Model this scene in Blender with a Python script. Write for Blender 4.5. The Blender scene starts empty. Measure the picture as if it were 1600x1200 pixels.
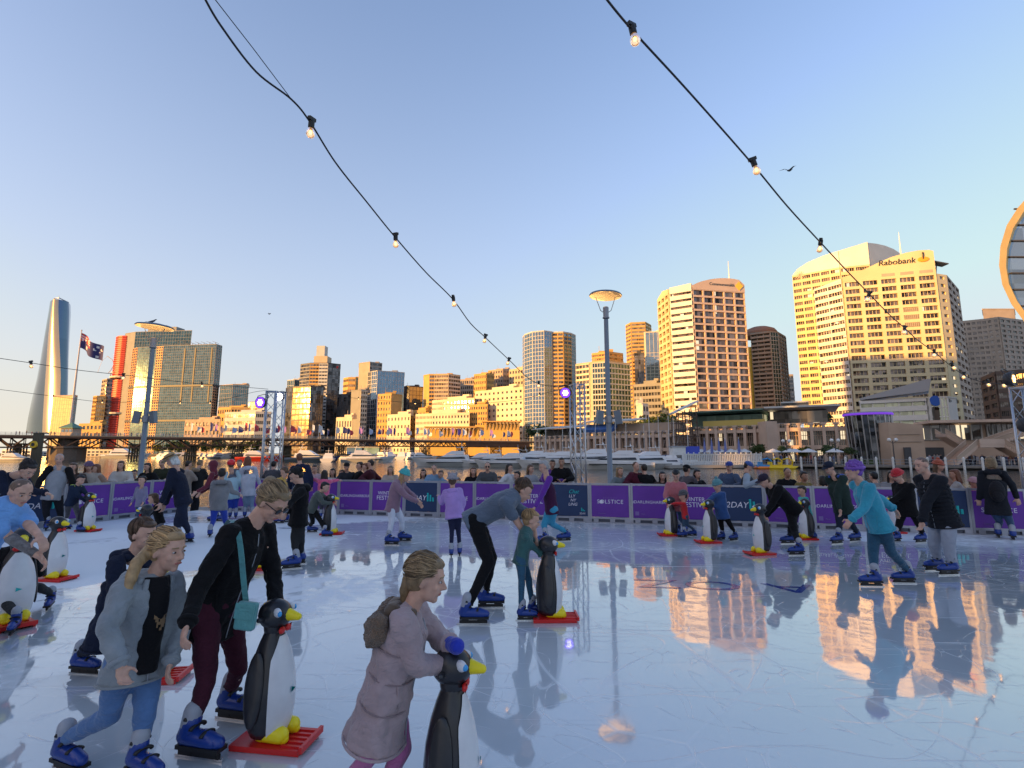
import bpy, math, random
from mathutils import Vector as V, Matrix, noise as mnoise
random.seed(7)
R = math.radians
sc = bpy.context.scene
# ---------------- camera ----------------
CAMZ, TH, F = 1.70, R(7.85), 783.0
cd = bpy.data.cameras.new('camera'); cam = bpy.data.objects.new('camera', cd)
sc.collection.objects.link(cam); sc.camera = cam
cam.location = (0, 0, CAMZ); cam.rotation_euler = (R(90) + TH, 0, 0)
cd.sensor_width = 36; cd.lens = F / 1600 * 36; cd.clip_start = 0.05; cd.clip_end = 20000
# ---------------- sky, sun, exposure ----------------
SUN_EL, SUN_AZ = 5.5, -120.0       # degrees; azimuth clockwise from +Y
w = bpy.data.worlds.new('World'); sc.world = w; w.use_nodes = True
nt = w.node_tree; bg = nt.nodes['Background']
sky = nt.nodes.new('ShaderNodeTexSky'); sky.sky_type = 'NISHITA'; sky.sun_disc = False
sky.sun_elevation = R(SUN_EL); sky.sun_rotation = R(SUN_AZ)
sky.air_density = 1.0; sky.dust_density = 2.5; sky.ozone_density = 3.0; sky.altitude = 10
# clear evening air: the Nishita sky, paler towards the horizon and warm on the side of the low sun
def wn_(t, **k):
    x = nt.nodes.new(t)
    for a, b in k.items(): setattr(x, a, b)
    return x
WL = nt.links.new
tint = wn_('ShaderNodeMix', data_type='RGBA', blend_type='MULTIPLY'); tint.inputs[0].default_value = 1; tint.inputs[7].default_value = (1.44, 1.06, 1.0, 1); WL(sky.outputs[0], tint.inputs[6])
wcap = wn_('ShaderNodeVectorMath', operation='MINIMUM'); wcap.inputs[1].default_value = (2.2, 1.7, 1.6); WL(tint.outputs[2], wcap.inputs[0])
wtc = wn_('ShaderNodeTexCoord'); wsx = wn_('ShaderNodeSeparateXYZ'); WL(wtc.outputs['Generated'], wsx.inputs[0])
wz = wn_('ShaderNodeMapRange'); wz.inputs[1].default_value = 0; wz.inputs[2].default_value = 1; wz.inputs[3].default_value = 1; wz.inputs[4].default_value = 0; WL(wsx.outputs[2], wz.inputs[0])
wp = wn_('ShaderNodeMath', operation='POWER'); wp.inputs[1].default_value = 1.84; WL(wz.outputs[0], wp.inputs[0])
wx = wn_('ShaderNodeMapRange', interpolation_type='SMOOTHSTEP'); wx.inputs[1].default_value = -.15; wx.inputs[2].default_value = -.95; WL(wsx.outputs[0], wx.inputs[0])
wl = wn_('ShaderNodeMath', operation='POWER'); wl.inputs[1].default_value = 5.0; WL(wz.outputs[0], wl.inputs[0])
wxm = wn_('ShaderNodeMath', operation='MULTIPLY'); WL(wx.outputs[0], wxm.inputs[0]); WL(wl.outputs[0], wxm.inputs[1])
whc = wn_('ShaderNodeMix', data_type='RGBA'); whc.inputs[6].default_value = (1.09, 1.18, 1.33, 1); whc.inputs[7].default_value = (1.62, 1.47, 1.12, 1); WL(wxm.outputs[0], whc.inputs[0])
wmx = wn_('ShaderNodeMix', data_type='RGBA'); WL(wp.outputs[0], wmx.inputs[0]); WL(wcap.outputs[0], wmx.inputs[6]); WL(whc.outputs[2], wmx.inputs[7]); WL(wmx.outputs[2], bg.inputs[0])
bg.inputs[1].default_value = 0.15
sd = bpy.data.lights.new('sun', 'SUN'); sun = bpy.data.objects.new('sun', sd); sc.collection.objects.link(sun)
sd.energy = 2.5; sd.angle = R(0.5); sd.color = (1.0, 0.50, 0.12)
S = V((math.sin(R(SUN_AZ)) * math.cos(R(SUN_EL)), math.cos(R(SUN_AZ)) * math.cos(R(SUN_EL)), math.sin(R(SUN_EL))))
sun.rotation_euler = S.to_track_quat('Z', 'Y').to_euler()
sc.view_settings.view_transform = 'Standard'; sc.view_settings.look = 'None'
sc.view_settings.exposure = 2.02; sc.view_settings.gamma = 1.0
sc.render.engine = 'CYCLES'
sc.cycles.max_bounces = 6; sc.cycles.glossy_bounces = 4; sc.cycles.transparent_max_bounces = 8
sc.cycles.caustics_reflective = False; sc.cycles.caustics_refractive = False
sc.cycles.use_denoising = True
# ---------------- projection helpers (camera pixel -> place) ----------------
cT, sT = math.cos(TH), math.sin(TH)
def ray(px, py):
    x = (px - 800) / F; u = (600 - py) / F
    return V((x, cT - u * sT, sT + u * cT))
def P(px, py, Y):
    r = ray(px, py); t = Y / r.y
    return V((r.x * t, Y, CAMZ + r.z * t))
def G(px, py, z=0.0):
    r = ray(px, py); t = (z - CAMZ) / r.z
    return V((r.x * t, r.y * t, z))
def PX(px, Y, Z):
    return (px - 800) / F * (Y * cT + (Z - CAMZ) * sT)
def ZY(py, Y):
    r = ray(800, py); return CAMZ + r.z / r.y * Y
# ---------------- object helpers ----------------
col = sc.collection
def meta(o, label=None, cat=None, group=None, kind=None):
    if label: o['label'] = label
    if cat: o['category'] = cat
    if group: o['group'] = group
    if kind: o['kind'] = kind
    return o
def empty(name, loc=(0, 0, 0), label=None, cat=None, group=None, rz=0.0):
    o = bpy.data.objects.new(name, None); col.objects.link(o)
    o.location = loc; o.rotation_euler = (0, 0, rz); o.empty_display_size = .2
    return meta(o, label, cat, group)
class MB:
    def __init__(s): s.v = []; s.f = []; s.m = []; s.sm = False
    def add(s, vs, fs, mi=0):
        n = len(s.v); s.v += [tuple(v) for v in vs]; s.f += [tuple(n + i for i in f) for f in fs]; s.m += [mi] * len(fs)
        return s
    def box(s, c, d, mi=0, rz=0.0, M=None):
        hx, hy, hz = d[0] / 2, d[1] / 2, d[2] / 2
        vs = [V((x, y, z)) for x in (-hx, hx) for y in (-hy, hy) for z in (-hz, hz)]
        if rz: 
            q = Matrix.Rotation(rz, 3, 'Z'); vs = [q @ v for v in vs]
        if M: vs = [M @ v for v in vs]
        c = V(c); vs = [v + c for v in vs]
        return s.add(vs, [(0, 1, 3, 2), (4, 6, 7, 5), (0, 4, 5, 1), (2, 3, 7, 6), (0, 2, 6, 4), (1, 5, 7, 3)], mi)
    def prism(s, pts, z0, z1, mi=0):
        n = len(pts); vs = [(p[0], p[1], z0) for p in pts] + [(p[0], p[1], z1 if not callable(z1) else z1(p)) for p in pts]
        fs = [(i, (i + 1) % n, n + (i + 1) % n, n + i) for i in range(n)]
        fs += [tuple(range(n - 1, -1, -1)), tuple(range(n, 2 * n))]
        return s.add(vs, fs, mi)
    def tube(s, pts, r, seg=8, mi=0, caps=True):
        pts = [V(p) for p in pts]; n = len(pts); rs = r if isinstance(r, (list, tuple)) else [r] * n
        prev = None; vs = []
        for i, p in enumerate(pts):
            d = (pts[min(i + 1, n - 1)] - pts[max(i - 1, 0)]); d.normalize()
            if prev is None:
                a = d.orthogonal().normalized()
            else:
                a = prev - d * prev.dot(d); a = a.normalized() if a.length > 1e-6 else d.orthogonal().normalized()
            prev = a; b = d.cross(a)
            vs += [p + (a * math.cos(2 * math.pi * k / seg) + b * math.sin(2 * math.pi * k / seg)) * rs[i] for k in range(seg)]
        fs = [(i * seg + k, i * seg + (k + 1) % seg, (i + 1) * seg + (k + 1) % seg, (i + 1) * seg + k) for i in range(n - 1) for k in range(seg)]
        if caps: fs += [tuple(range(seg - 1, -1, -1)), tuple((n - 1) * seg + k for k in range(seg))]
        return s.add(vs, fs, mi)
    def lathe(s, prof, c=(0, 0, 0), seg=16, mi=0, sx=1, sy=1, M=None):
        c = V(c); vs = []
        for r, z in prof:
            for k in range(seg):
                a = 2 * math.pi * k / seg; p = V((r * math.cos(a) * sx, r * math.sin(a) * sy, z))
                if M: p = M @ p
                vs.append(p + c)
        n = len(prof)
        fs = [(i * seg + k, i * seg + (k + 1) % seg, (i + 1) * seg + (k + 1) % seg, (i + 1) * seg + k) for i in range(n - 1) for k in range(seg)]
        fs += [tuple(range(seg - 1, -1, -1)), tuple((n - 1) * seg + k for k in range(seg))]
        return s.add(vs, fs, mi)
    def ell(s, c, rad, M=None, seg=14, rings=9, mi=0):
        prof = [(max(math.sin(math.pi * i / rings), .02), -math.cos(math.pi * i / rings)) for i in range(rings + 1)]
        c = V(c); n0 = len(s.v); vs = []
        for r, z in prof:
            for k in range(seg):
                a = 2 * math.pi * k / seg; p = V((r * math.cos(a) * rad[0], r * math.sin(a) * rad[1], z * rad[2]))
                if M: p = M @ p
                vs.append(p + c)
        n = len(prof)
        fs = [(i * seg + k, i * seg + (k + 1) % seg, (i + 1) * seg + (k + 1) % seg, (i + 1) * seg + k) for i in range(n - 1) for k in range(seg)]
        fs += [tuple(range(seg - 1, -1, -1)), tuple((n - 1) * seg + k for k in range(seg))]
        return s.add(vs, fs, mi)
    def cap(s, a, b, ra, rb, seg=12, mi=0):      # tapered capsule
        a = V(a); b = V(b); d = b - a; L = d.length
        if L < 1e-5: return s.ell(a, (ra, ra, ra))
        d.normalize(); pts = []; rs = []
        for i in range(4, -1, -1):
            t = i / 4 * math.pi / 2 * .97; pts.append(a - d * ra * math.sin(t)); rs.append(max(ra * math.cos(t), .001))
        for i in range(0, 5):
            t = i / 4 * math.pi / 2 * .97; pts.append(b + d * rb * math.sin(t)); rs.append(max(rb * math.cos(t), .001))
        return s.tube(pts, rs, seg, mi)
    def mesh(s, name, mats, smooth=False):
        me = bpy.data.meshes.new(name); me.from_pydata(s.v, [], s.f)
        for m in (mats if isinstance(mats, (list, tuple)) else [mats]): me.materials.append(m)
        if any(s.m): me.polygons.foreach_set('material_index', s.m)
        if smooth: me.polygons.foreach_set('use_smooth', [True] * len(me.polygons))
        me.update(); return me
    def obj(s, name, mats, parent=None, smooth=False, loc=None, label=None, cat=None, group=None, kind=None):
        o = bpy.data.objects.new(name, s.mesh(name, mats, smooth)); col.objects.link(o)
        if loc is not None: o.location = loc
        if parent: o.parent = parent
        return meta(o, label, cat, group, kind)
def place(me, name, parent=None, loc=(0, 0, 0), rot=(0, 0, 0), scale=None):
    o = bpy.data.objects.new(name, me); col.objects.link(o); o.location = loc; o.rotation_euler = rot
    if scale: o.scale = scale
    if parent: o.parent = parent
    return o
def copy_tree(o, parent=None):
    c = o.copy(); col.objects.link(c)
    if parent is not None: c.parent = parent
    for ch in KIDS.get(o.name, []) or list(o.children): copy_tree(ch, c)
    return c
KIDS = {}
# ---------------- materials ----------------
MATS = {}
def mat(name, c, rough=.6, metal=0.0, emit=None, es=0.0, bump=0.0, bs=20.0, var=0.0, vs=3.0, spec=.5, alpha=None, trans=0.0, ior=1.45, rnd=0.0, coat=0.0):
    if name in MATS: return MATS[name]
    m = bpy.data.materials.new(name); m.use_nodes = True; MATS[name] = m
    n = m.node_tree; b = n.nodes['Principled BSDF']; L = n.links.new
    b.inputs['Base Color'].default_value = (*c, 1); b.inputs['Roughness'].default_value = rough
    b.inputs['Metallic'].default_value = metal; b.inputs['IOR'].default_value = ior
    b.inputs['Specular IOR Level'].default_value = spec
    if trans: b.inputs['Transmission Weight'].default_value = trans
    if coat: b.inputs['Coat Weight'].default_value = coat; b.inputs['Coat Roughness'].default_value = .08
    if emit: b.inputs['Emission Color'].default_value = (*emit, 1); b.inputs['Emission Strength'].default_value = es
    tc = None
    if var or bump or rnd: tc = n.nodes.new('ShaderNodeTexCoord')
    src = None
    if var:
        t = n.nodes.new('ShaderNodeTexNoise'); t.inputs['Scale'].default_value = vs; t.inputs['Detail'].default_value = 5
        L(tc.outputs['Object'], t.inputs['Vector'])
        mp = n.nodes.new('ShaderNodeMapRange'); mp.inputs[1].default_value = .3; mp.inputs[2].default_value = .7
        mp.inputs[3].default_value = 1 - var; mp.inputs[4].default_value = 1 + var; L(t.outputs[0], mp.inputs[0])
        src = mp.outputs[0]
    if rnd:
        oi = n.nodes.new('ShaderNodeObjectInfo'); mp = n.nodes.new('ShaderNodeMapRange')
        mp.inputs[3].default_value = 1 - rnd; mp.inputs[4].default_value = 1 + rnd; L(oi.outputs['Random'], mp.inputs[0])
        if src:
            mu = n.nodes.new('ShaderNodeMath'); mu.operation = 'MULTIPLY'; L(src, mu.inputs[0]); L(mp.outputs[0], mu.inputs[1]); src = mu.outputs[0]
        else: src = mp.outputs[0]
    if src:
        hs = n.nodes.new('ShaderNodeHueSaturation'); hs.inputs['Color'].default_value = (*c, 1)
        L(src, hs.inputs['Value']); L(hs.outputs[0], b.inputs['Base Color'])
    if bump:
        t = n.nodes.new('ShaderNodeTexNoise'); t.inputs['Scale'].default_value = bs; t.inputs['Detail'].default_value = 4
        L(tc.outputs['Object'], t.inputs['Vector'])
        bp = n.nodes.new('ShaderNodeBump'); bp.inputs['Strength'].default_value = bump; bp.inputs['Distance'].default_value = .02
        L(t.outputs[0], bp.inputs['Height']); L(bp.outputs[0], b.inputs['Normal'])
    return m
def glassmat(name, c, metal=.75, rough=.06, cell=(2.6, 2.6, 3.9), var=.25, wav=.008, wsc=.25, lit=0.0):
    """coated window glass: tint changes pane by pane, panes not perfectly flat"""
    if name in MATS: return MATS[name]
    m = mat(name, c, rough=rough, metal=metal); n = m.node_tree; L = n.links.new; b = n.nodes['Principled BSDF']
    tc = n.nodes.new('ShaderNodeTexCoord')
    dv = n.nodes.new('ShaderNodeVectorMath'); dv.operation = 'DIVIDE'; dv.inputs[1].default_value = cell; L(tc.outputs['Object'], dv.inputs[0])
    fl = n.nodes.new('ShaderNodeVectorMath'); fl.operation = 'FLOOR'; L(dv.outputs[0], fl.inputs[0])
    wn = n.nodes.new('ShaderNodeTexWhiteNoise'); wn.noise_dimensions = '4D'; L(fl.outputs[0], wn.inputs['Vector'])
    oi = n.nodes.new('ShaderNodeObjectInfo'); ml = n.nodes.new('ShaderNodeMath'); ml.operation = 'MULTIPLY'; ml.inputs[1].default_value = 97.0; L(oi.outputs['Random'], ml.inputs[0]); L(ml.outputs[0], wn.inputs['W'])
    mp = n.nodes.new('ShaderNodeMapRange'); mp.inputs[3].default_value = 1 - var; mp.inputs[4].default_value = 1 + var; L(wn.outputs['Value'], mp.inputs[0])
    hs = n.nodes.new('ShaderNodeHueSaturation'); hs.inputs['Color'].default_value = (*c, 1); L(mp.outputs[0], hs.inputs['Value']); L(hs.outputs[0], b.inputs['Base Color'])
    t = n.nodes.new('ShaderNodeTexNoise'); t.inputs['Scale'].default_value = wsc; L(tc.outputs['Object'], t.inputs['Vector'])
    bp = n.nodes.new('ShaderNodeBump'); bp.inputs['Strength'].default_value = wav * 10; bp.inputs['Distance'].default_value = .35
    L(t.outputs[0], bp.inputs['Height']); L(bp.outputs[0], b.inputs['Normal'])
    if lit:
        gt = n.nodes.new('ShaderNodeMath'); gt.operation = 'GREATER_THAN'; gt.inputs[1].default_value = 1 - lit; L(wn.outputs['Value'], gt.inputs[0])
        mu = n.nodes.new('ShaderNodeMath'); mu.operation = 'MULTIPLY'; mu.inputs[1].default_value = .25; L(gt.outputs[0], mu.inputs[0])
        L(mu.outputs[0], b.inputs['Emission Strength']); b.inputs['Emission Color'].default_value = (1, .8, .5, 1)
    return m
TXT = {}
def text_mesh(s, size=1.0, ext=.004, space=1.0, shear=0.0):
    k = (s, size, ext, space, shear)
    if k in TXT: return TXT[k]
    cu = bpy.data.curves.new('text', 'FONT'); cu.body = s; cu.size = size; cu.extrude = ext; cu.align_x = 'CENTER'; cu.align_y = 'CENTER'
    cu.space_character = space; cu.shear = shear; cu.resolution_u = 3
    o = bpy.data.objects.new('text', cu); col.objects.link(o)
    me = bpy.data.meshes.new_from_object(o.evaluated_get(bpy.context.evaluated_depsgraph_get()))
    bpy.data.objects.remove(o); me = me.copy(); me.materials.clear(); TXT[k] = me; return me
def text_at(s, name, parent, loc, ang, size, m, ext=.004, space=1.0, shear=0.0, tilt=90, bold=False):
    """upright lettering; ang = direction (deg, about Z) of the reading direction"""
    me = text_mesh(s, size, ext, space, shear).copy(); me.materials.append(m)
    return place(me, name, parent, loc, (R(tilt), 0, R(ang)))
# ================= ground, ice, water =================
def n_new(n, t, **k):
    x = n.nodes.new(t)
    for a, b in k.items(): setattr(x, a, b)
    return x
def ice_material():
    m = mat('ice', (.30, .36, .47), rough=.06, ior=1.45); n = m.node_tree; L = n.links.new; b = n.nodes['Principled BSDF']
    tc = n_new(n, 'ShaderNodeTexCoord'); mpn = n_new(n, 'ShaderNodeMapping'); mpn.inputs['Scale'].default_value = (.16, .30, 1); L(tc.outputs['Object'], mpn.inputs[0])
    big = n_new(n, 'ShaderNodeTexNoise'); big.inputs['Scale'].default_value = 1.0; big.inputs['Detail'].default_value = 6; big.inputs['Distortion'].default_value = .6; L(mpn.outputs[0], big.inputs['Vector'])
    fine = n_new(n, 'ShaderNodeTexNoise'); fine.inputs['Scale'].default_value = 6; fine.inputs['Detail'].default_value = 8; L(tc.outputs['Object'], fine.inputs['Vector'])
    # scraped snow, mostly in the part of the rink towards the boards on the side of the corner
    sx = n_new(n, 'ShaderNodeSeparateXYZ'); L(tc.outputs['Object'], sx.inputs[0])
    side = n_new(n, 'ShaderNodeMapRange'); side.inputs[1].default_value = -1.0; side.inputs[2].default_value = -6.0; side.inputs[3].default_value = -.07; side.inputs[4].default_value = .13; L(sx.outputs[0], side.inputs[0])
    ad = n_new(n, 'ShaderNodeMath', operation='ADD'); L(big.outputs[0], ad.inputs[0]); L(side.outputs[0], ad.inputs[1])
    ad2 = n_new(n, 'ShaderNodeMath', operation='MULTIPLY_ADD'); L(fine.outputs[0], ad2.inputs[0]); ad2.inputs[1].default_value = .16; L(ad.outputs[0], ad2.inputs[2])
    snow = n_new(n, 'ShaderNodeMapRange', interpolation_type='SMOOTHSTEP'); snow.inputs[1].default_value = .60; snow.inputs[2].default_value = .67; L(ad2.outputs[0], snow.inputs[0])
    # skate scratches: thin long noise in three directions
    prev = None
    for i, (rz, sc_, th) in enumerate(((.35, 26, .70), (-.5, 22, .71), (1.3, 20, .73))):
        mp = n_new(n, 'ShaderNodeMapping'); mp.inputs['Rotation'].default_value = (0, 0, rz); mp.inputs['Scale'].default_value = (.5, sc_, 1); L(tc.outputs['Object'], mp.inputs[0])
        t = n_new(n, 'ShaderNodeTexNoise'); t.inputs['Scale'].default_value = .9; t.inputs['Detail'].default_value = 2; t.inputs['Distortion'].default_value = .8; L(mp.outputs[0], t.inputs['Vector'])
        r = n_new(n, 'ShaderNodeMapRange'); r.inputs[1].default_value = th - .02; r.inputs[2].default_value = th + .03; L(t.outputs[0], r.inputs[0])
        if prev is None: prev = r.outputs[0]
        else:
            mx = n_new(n, 'ShaderNodeMath', operation='MAXIMUM'); L(prev, mx.inputs[0]); L(r.outputs[0], mx.inputs[1]); prev = mx.outputs[0]
    for vsc, th, dist_ in ((.55, .0045, 1.2), (1.1, .006, 1.6), (2.3, .009, .9)):      # curved blade cuts
        dn = n_new(n, 'ShaderNodeTexNoise'); dn.inputs['Scale'].default_value = .35 * vsc; dn.inputs['Detail'].default_value = 1; L(tc.outputs['Object'], dn.inputs['Vector'])
        va = n_new(n, 'ShaderNodeVectorMath', operation='MULTIPLY_ADD'); va.inputs[1].default_value = (dist_ * 3, dist_ * 3, 0); L(dn.outputs['Color'], va.inputs[0]); L(tc.outputs['Object'], va.inputs[2])
        vo = n_new(n, 'ShaderNodeTexVoronoi', feature='DISTANCE_TO_EDGE'); vo.inputs['Scale'].default_value = vsc; L(va.outputs[0], vo.inputs['Vector'])
        r = n_new(n, 'ShaderNodeMapRange'); r.inputs[1].default_value = th * 1.6; r.inputs[2].default_value = th * .3; L(vo.outputs[0], r.inputs[0])
        gate = n_new(n, 'ShaderNodeMapRange'); gate.inputs[1].default_value = .44; gate.inputs[2].default_value = .58; L(fine.outputs[0] if vsc > 2 else big.outputs[0], gate.inputs[0])
        gm2 = n_new(n, 'ShaderNodeMath', operation='MULTIPLY'); L(r.outputs[0], gm2.inputs[0]); L(gate.outputs[0], gm2.inputs[1])
        mx = n_new(n, 'ShaderNodeMath', operation='MAXIMUM'); L(prev, mx.inputs[0]); L(gm2.outputs[0], mx.inputs[1]); prev = mx.outputs[0]
    sc2 = n_new(n, 'ShaderNodeMath', operation='MULTIPLY'); L(prev, sc2.inputs[0]); sc2.inputs[1].default_value = .55
    # frosted, duller ice towards the far boards
    fy = n_new(n, 'ShaderNodeMath', operation='MULTIPLY_ADD'); L(ad2.outputs[0], fy.inputs[0]); fy.inputs[1].default_value = 6.0; L(sx.outputs[1], fy.inputs[2])
    fr = n_new(n, 'ShaderNodeMapRange', interpolation_type='SMOOTHSTEP'); fr.inputs[1].default_value = 11.6; fr.inputs[2].default_value = 13.0; fr.inputs[4].default_value = .62; L(fy.outputs[0], fr.inputs[0])
    mask = n_new(n, 'ShaderNodeMath', operation='MAXIMUM'); L(snow.outputs[0], mask.inputs[0]); L(sc2.outputs[0], mask.inputs[1])
    # base colour
    cr = n_new(n, 'ShaderNodeMapRange'); cr.inputs[1].default_value = .3; cr.inputs[2].default_value = .7; L(big.outputs[0], cr.inputs[0])
    c1 = n_new(n, 'ShaderNodeMix', data_type='RGBA'); c1.inputs[6].default_value = ICE_A; c1.inputs[7].default_value = ICE_B; L(cr.outputs[0], c1.inputs[0])
    c2 = n_new(n, 'ShaderNodeMix', data_type='RGBA'); c2.inputs[7].default_value = (.76, .80, .83, 1); L(mask.outputs[0], c2.inputs[0]); L(c1.outputs[2], c2.inputs[6]); L(c2.outputs[2], b.inputs['Base Color'])
    # roughness: film of melt water, duller where it has frozen or been scraped
    r1 = n_new(n, 'ShaderNodeMapRange'); r1.inputs[1].default_value = .50; r1.inputs[2].default_value = .64; r1.inputs[3].default_value = .05; r1.inputs[4].default_value = .24; L(big.outputs[0], r1.inputs[0])
    r0 = n_new(n, 'ShaderNodeMix', data_type='FLOAT'); L(fr.outputs[0], r0.inputs[0]); L(r1.outputs[0], r0.inputs[2]); r0.inputs[3].default_value = .30
    r2 = n_new(n, 'ShaderNodeMix', data_type='FLOAT'); L(mask.outputs[0], r2.inputs[0]); L(r0.outputs[0], r2.inputs[2]); r2.inputs[3].default_value = .55; L(r2.outputs[0], b.inputs['Roughness'])
    # bump
    wv = n_new(n, 'ShaderNodeTexNoise'); wv.inputs['Scale'].default_value = 1.1; wv.inputs['Detail'].default_value = 3; L(tc.outputs['Object'], wv.inputs['Vector'])
    b1 = n_new(n, 'ShaderNodeBump'); b1.inputs['Strength'].default_value = 1; b1.inputs['Distance'].default_value = .005; L(wv.outputs[0], b1.inputs['Height'])
    b2 = n_new(n, 'ShaderNodeBump'); b2.inputs['Strength'].default_value = .5; b2.inputs['Distance'].default_value = .006; L(mask.outputs[0], b2.inputs['Height']); L(b1.outputs[0], b2.inputs['Normal'])
    b3 = n_new(n, 'ShaderNodeBump'); b3.inputs['Strength'].default_value = .4; b3.inputs['Distance'].default_value = .0008; L(fine.outputs[0], b3.inputs['Height']); L(b2.outputs[0], b3.inputs['Normal']); L(b3.outputs[0], b.inputs['Normal'])
    b.inputs['Coat Weight'].default_value = 1.0; b.inputs['Coat Roughness'].default_value = .035; b.inputs['Coat IOR'].default_value = 1.72
    inv = n_new(n, 'ShaderNodeMath', operation='SUBTRACT'); inv.inputs[0].default_value = 1; mk2 = n_new(n, 'ShaderNodeMath', operation='MAXIMUM'); L(mask.outputs[0], mk2.inputs[0]); L(fr.outputs[0], mk2.inputs[1]); L(mk2.outputs[0], inv.inputs[1]); L(inv.outputs[0], b.inputs['Coat Weight'])
    cb = n_new(n, 'ShaderNodeBump'); cb.inputs['Strength'].default_value = 1; cb.inputs['Distance'].default_value = .003; L(wv.outputs[0], cb.inputs['Height']); L(cb.outputs[0], b.inputs['Coat Normal'])
    return m
ICE_A, ICE_B = (.46, .52, .565, 1), (.60, .645, .675, 1)
def water_material():
    m = mat('water', (.035, .045, .045), rough=.07, ior=1.33); n = m.node_tree; L = n.links.new; b = n.nodes['Principled BSDF']
    tc = n_new(n, 'ShaderNodeTexCoord'); pv = None
    for sc_, sy, d in ((.25, .6, .25), (1.3, 2.5, .05)):
        mp = n_new(n, 'ShaderNodeMapping'); mp.inputs['Scale'].default_value = (sc_, sy * sc_, 1); L(tc.outputs['Object'], mp.inputs[0])
        t = n_new(n, 'ShaderNodeTexNoise'); t.inputs['Scale'].default_value = 1; t.inputs['Detail'].default_value = 4; L(mp.outputs[0], t.inputs['Vector'])
        bp = n_new(n, 'ShaderNodeBump'); bp.inputs['Strength'].default_value = .55; bp.inputs['Distance'].default_value = d; L(t.outputs[0], bp.inputs['Height'])
        if pv: L(pv.outputs[0], bp.inputs['Normal'])
        pv = bp
    L(pv.outputs[0], b.inputs['Normal']); b.inputs['Specular IOR Level'].default_value = .8
    return m
BLN = lambda x: 13.23 - .2407 * x                # back boards run along this line
CORNER = V((-9.40, 15.49, 0)); LDIR = V((-.354, -.935, 0)); BDIR = V((.972, -.234, 0)).normalized()
ice_pts = [CORNER, CORNER + BDIR * 32, V((24, -9, 0)), V((-19, -9, 0)), CORNER + LDIR * 16]
bm = MB(); bm.prism([(p.x, p.y) for p in ice_pts], -.2, 0.0)
bm.obj('ice', ice_material(), kind='structure')
conc = mat('paving', (.24, .22, .21), rough=.8, var=.25, vs=.8, bump=.3, bs=12)
bm = MB(); bm.prism([(-90, 21), (-14, 21), (60, 5.5), (90, 3), (90, -80), (-90, -80)], -2.5, -.45)
bm.obj('promenade', conc, kind='structure')
bm = MB(); bm.add([(-3000, 0, -1), (3000, 0, -1), (3000, 5200, -1), (-3000, 5200, -1)], [(0, 1, 2, 3)])
bm.obj('water', water_material(), kind='structure')
WZ = -1.0; QZ = -.35
# quay of the far side and the city ground behind it
q_edge = [(PX(820, 138, 0), 138), (PX(1000, 116, 0), 116), (PX(1150, 100, 0), 100), (PX(1300, 90, 0), 90), (PX(1600, 80, 0), 80), (150, 70)]
bm = MB(); bm.prism(q_edge + [(900, 60), (900, 1500), (-3, 1500), (-3, 330), (2, 200)], -2, QZ)
bm.obj('quay', mat('quay_concrete', (.20, .185, .17), rough=.85, var=.2, vs=.3), kind='structure')
bm = MB(); bm.prism([(-1400, 560), (-60, 430), (-3.5, 420), (-3.5, 1600), (-1400, 1600)], -2, 1.0)
bm.obj('city_ground', mat('city_ground', (.16, .15, .13), rough=.9, var=.3, vs=.05), kind='structure')
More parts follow.
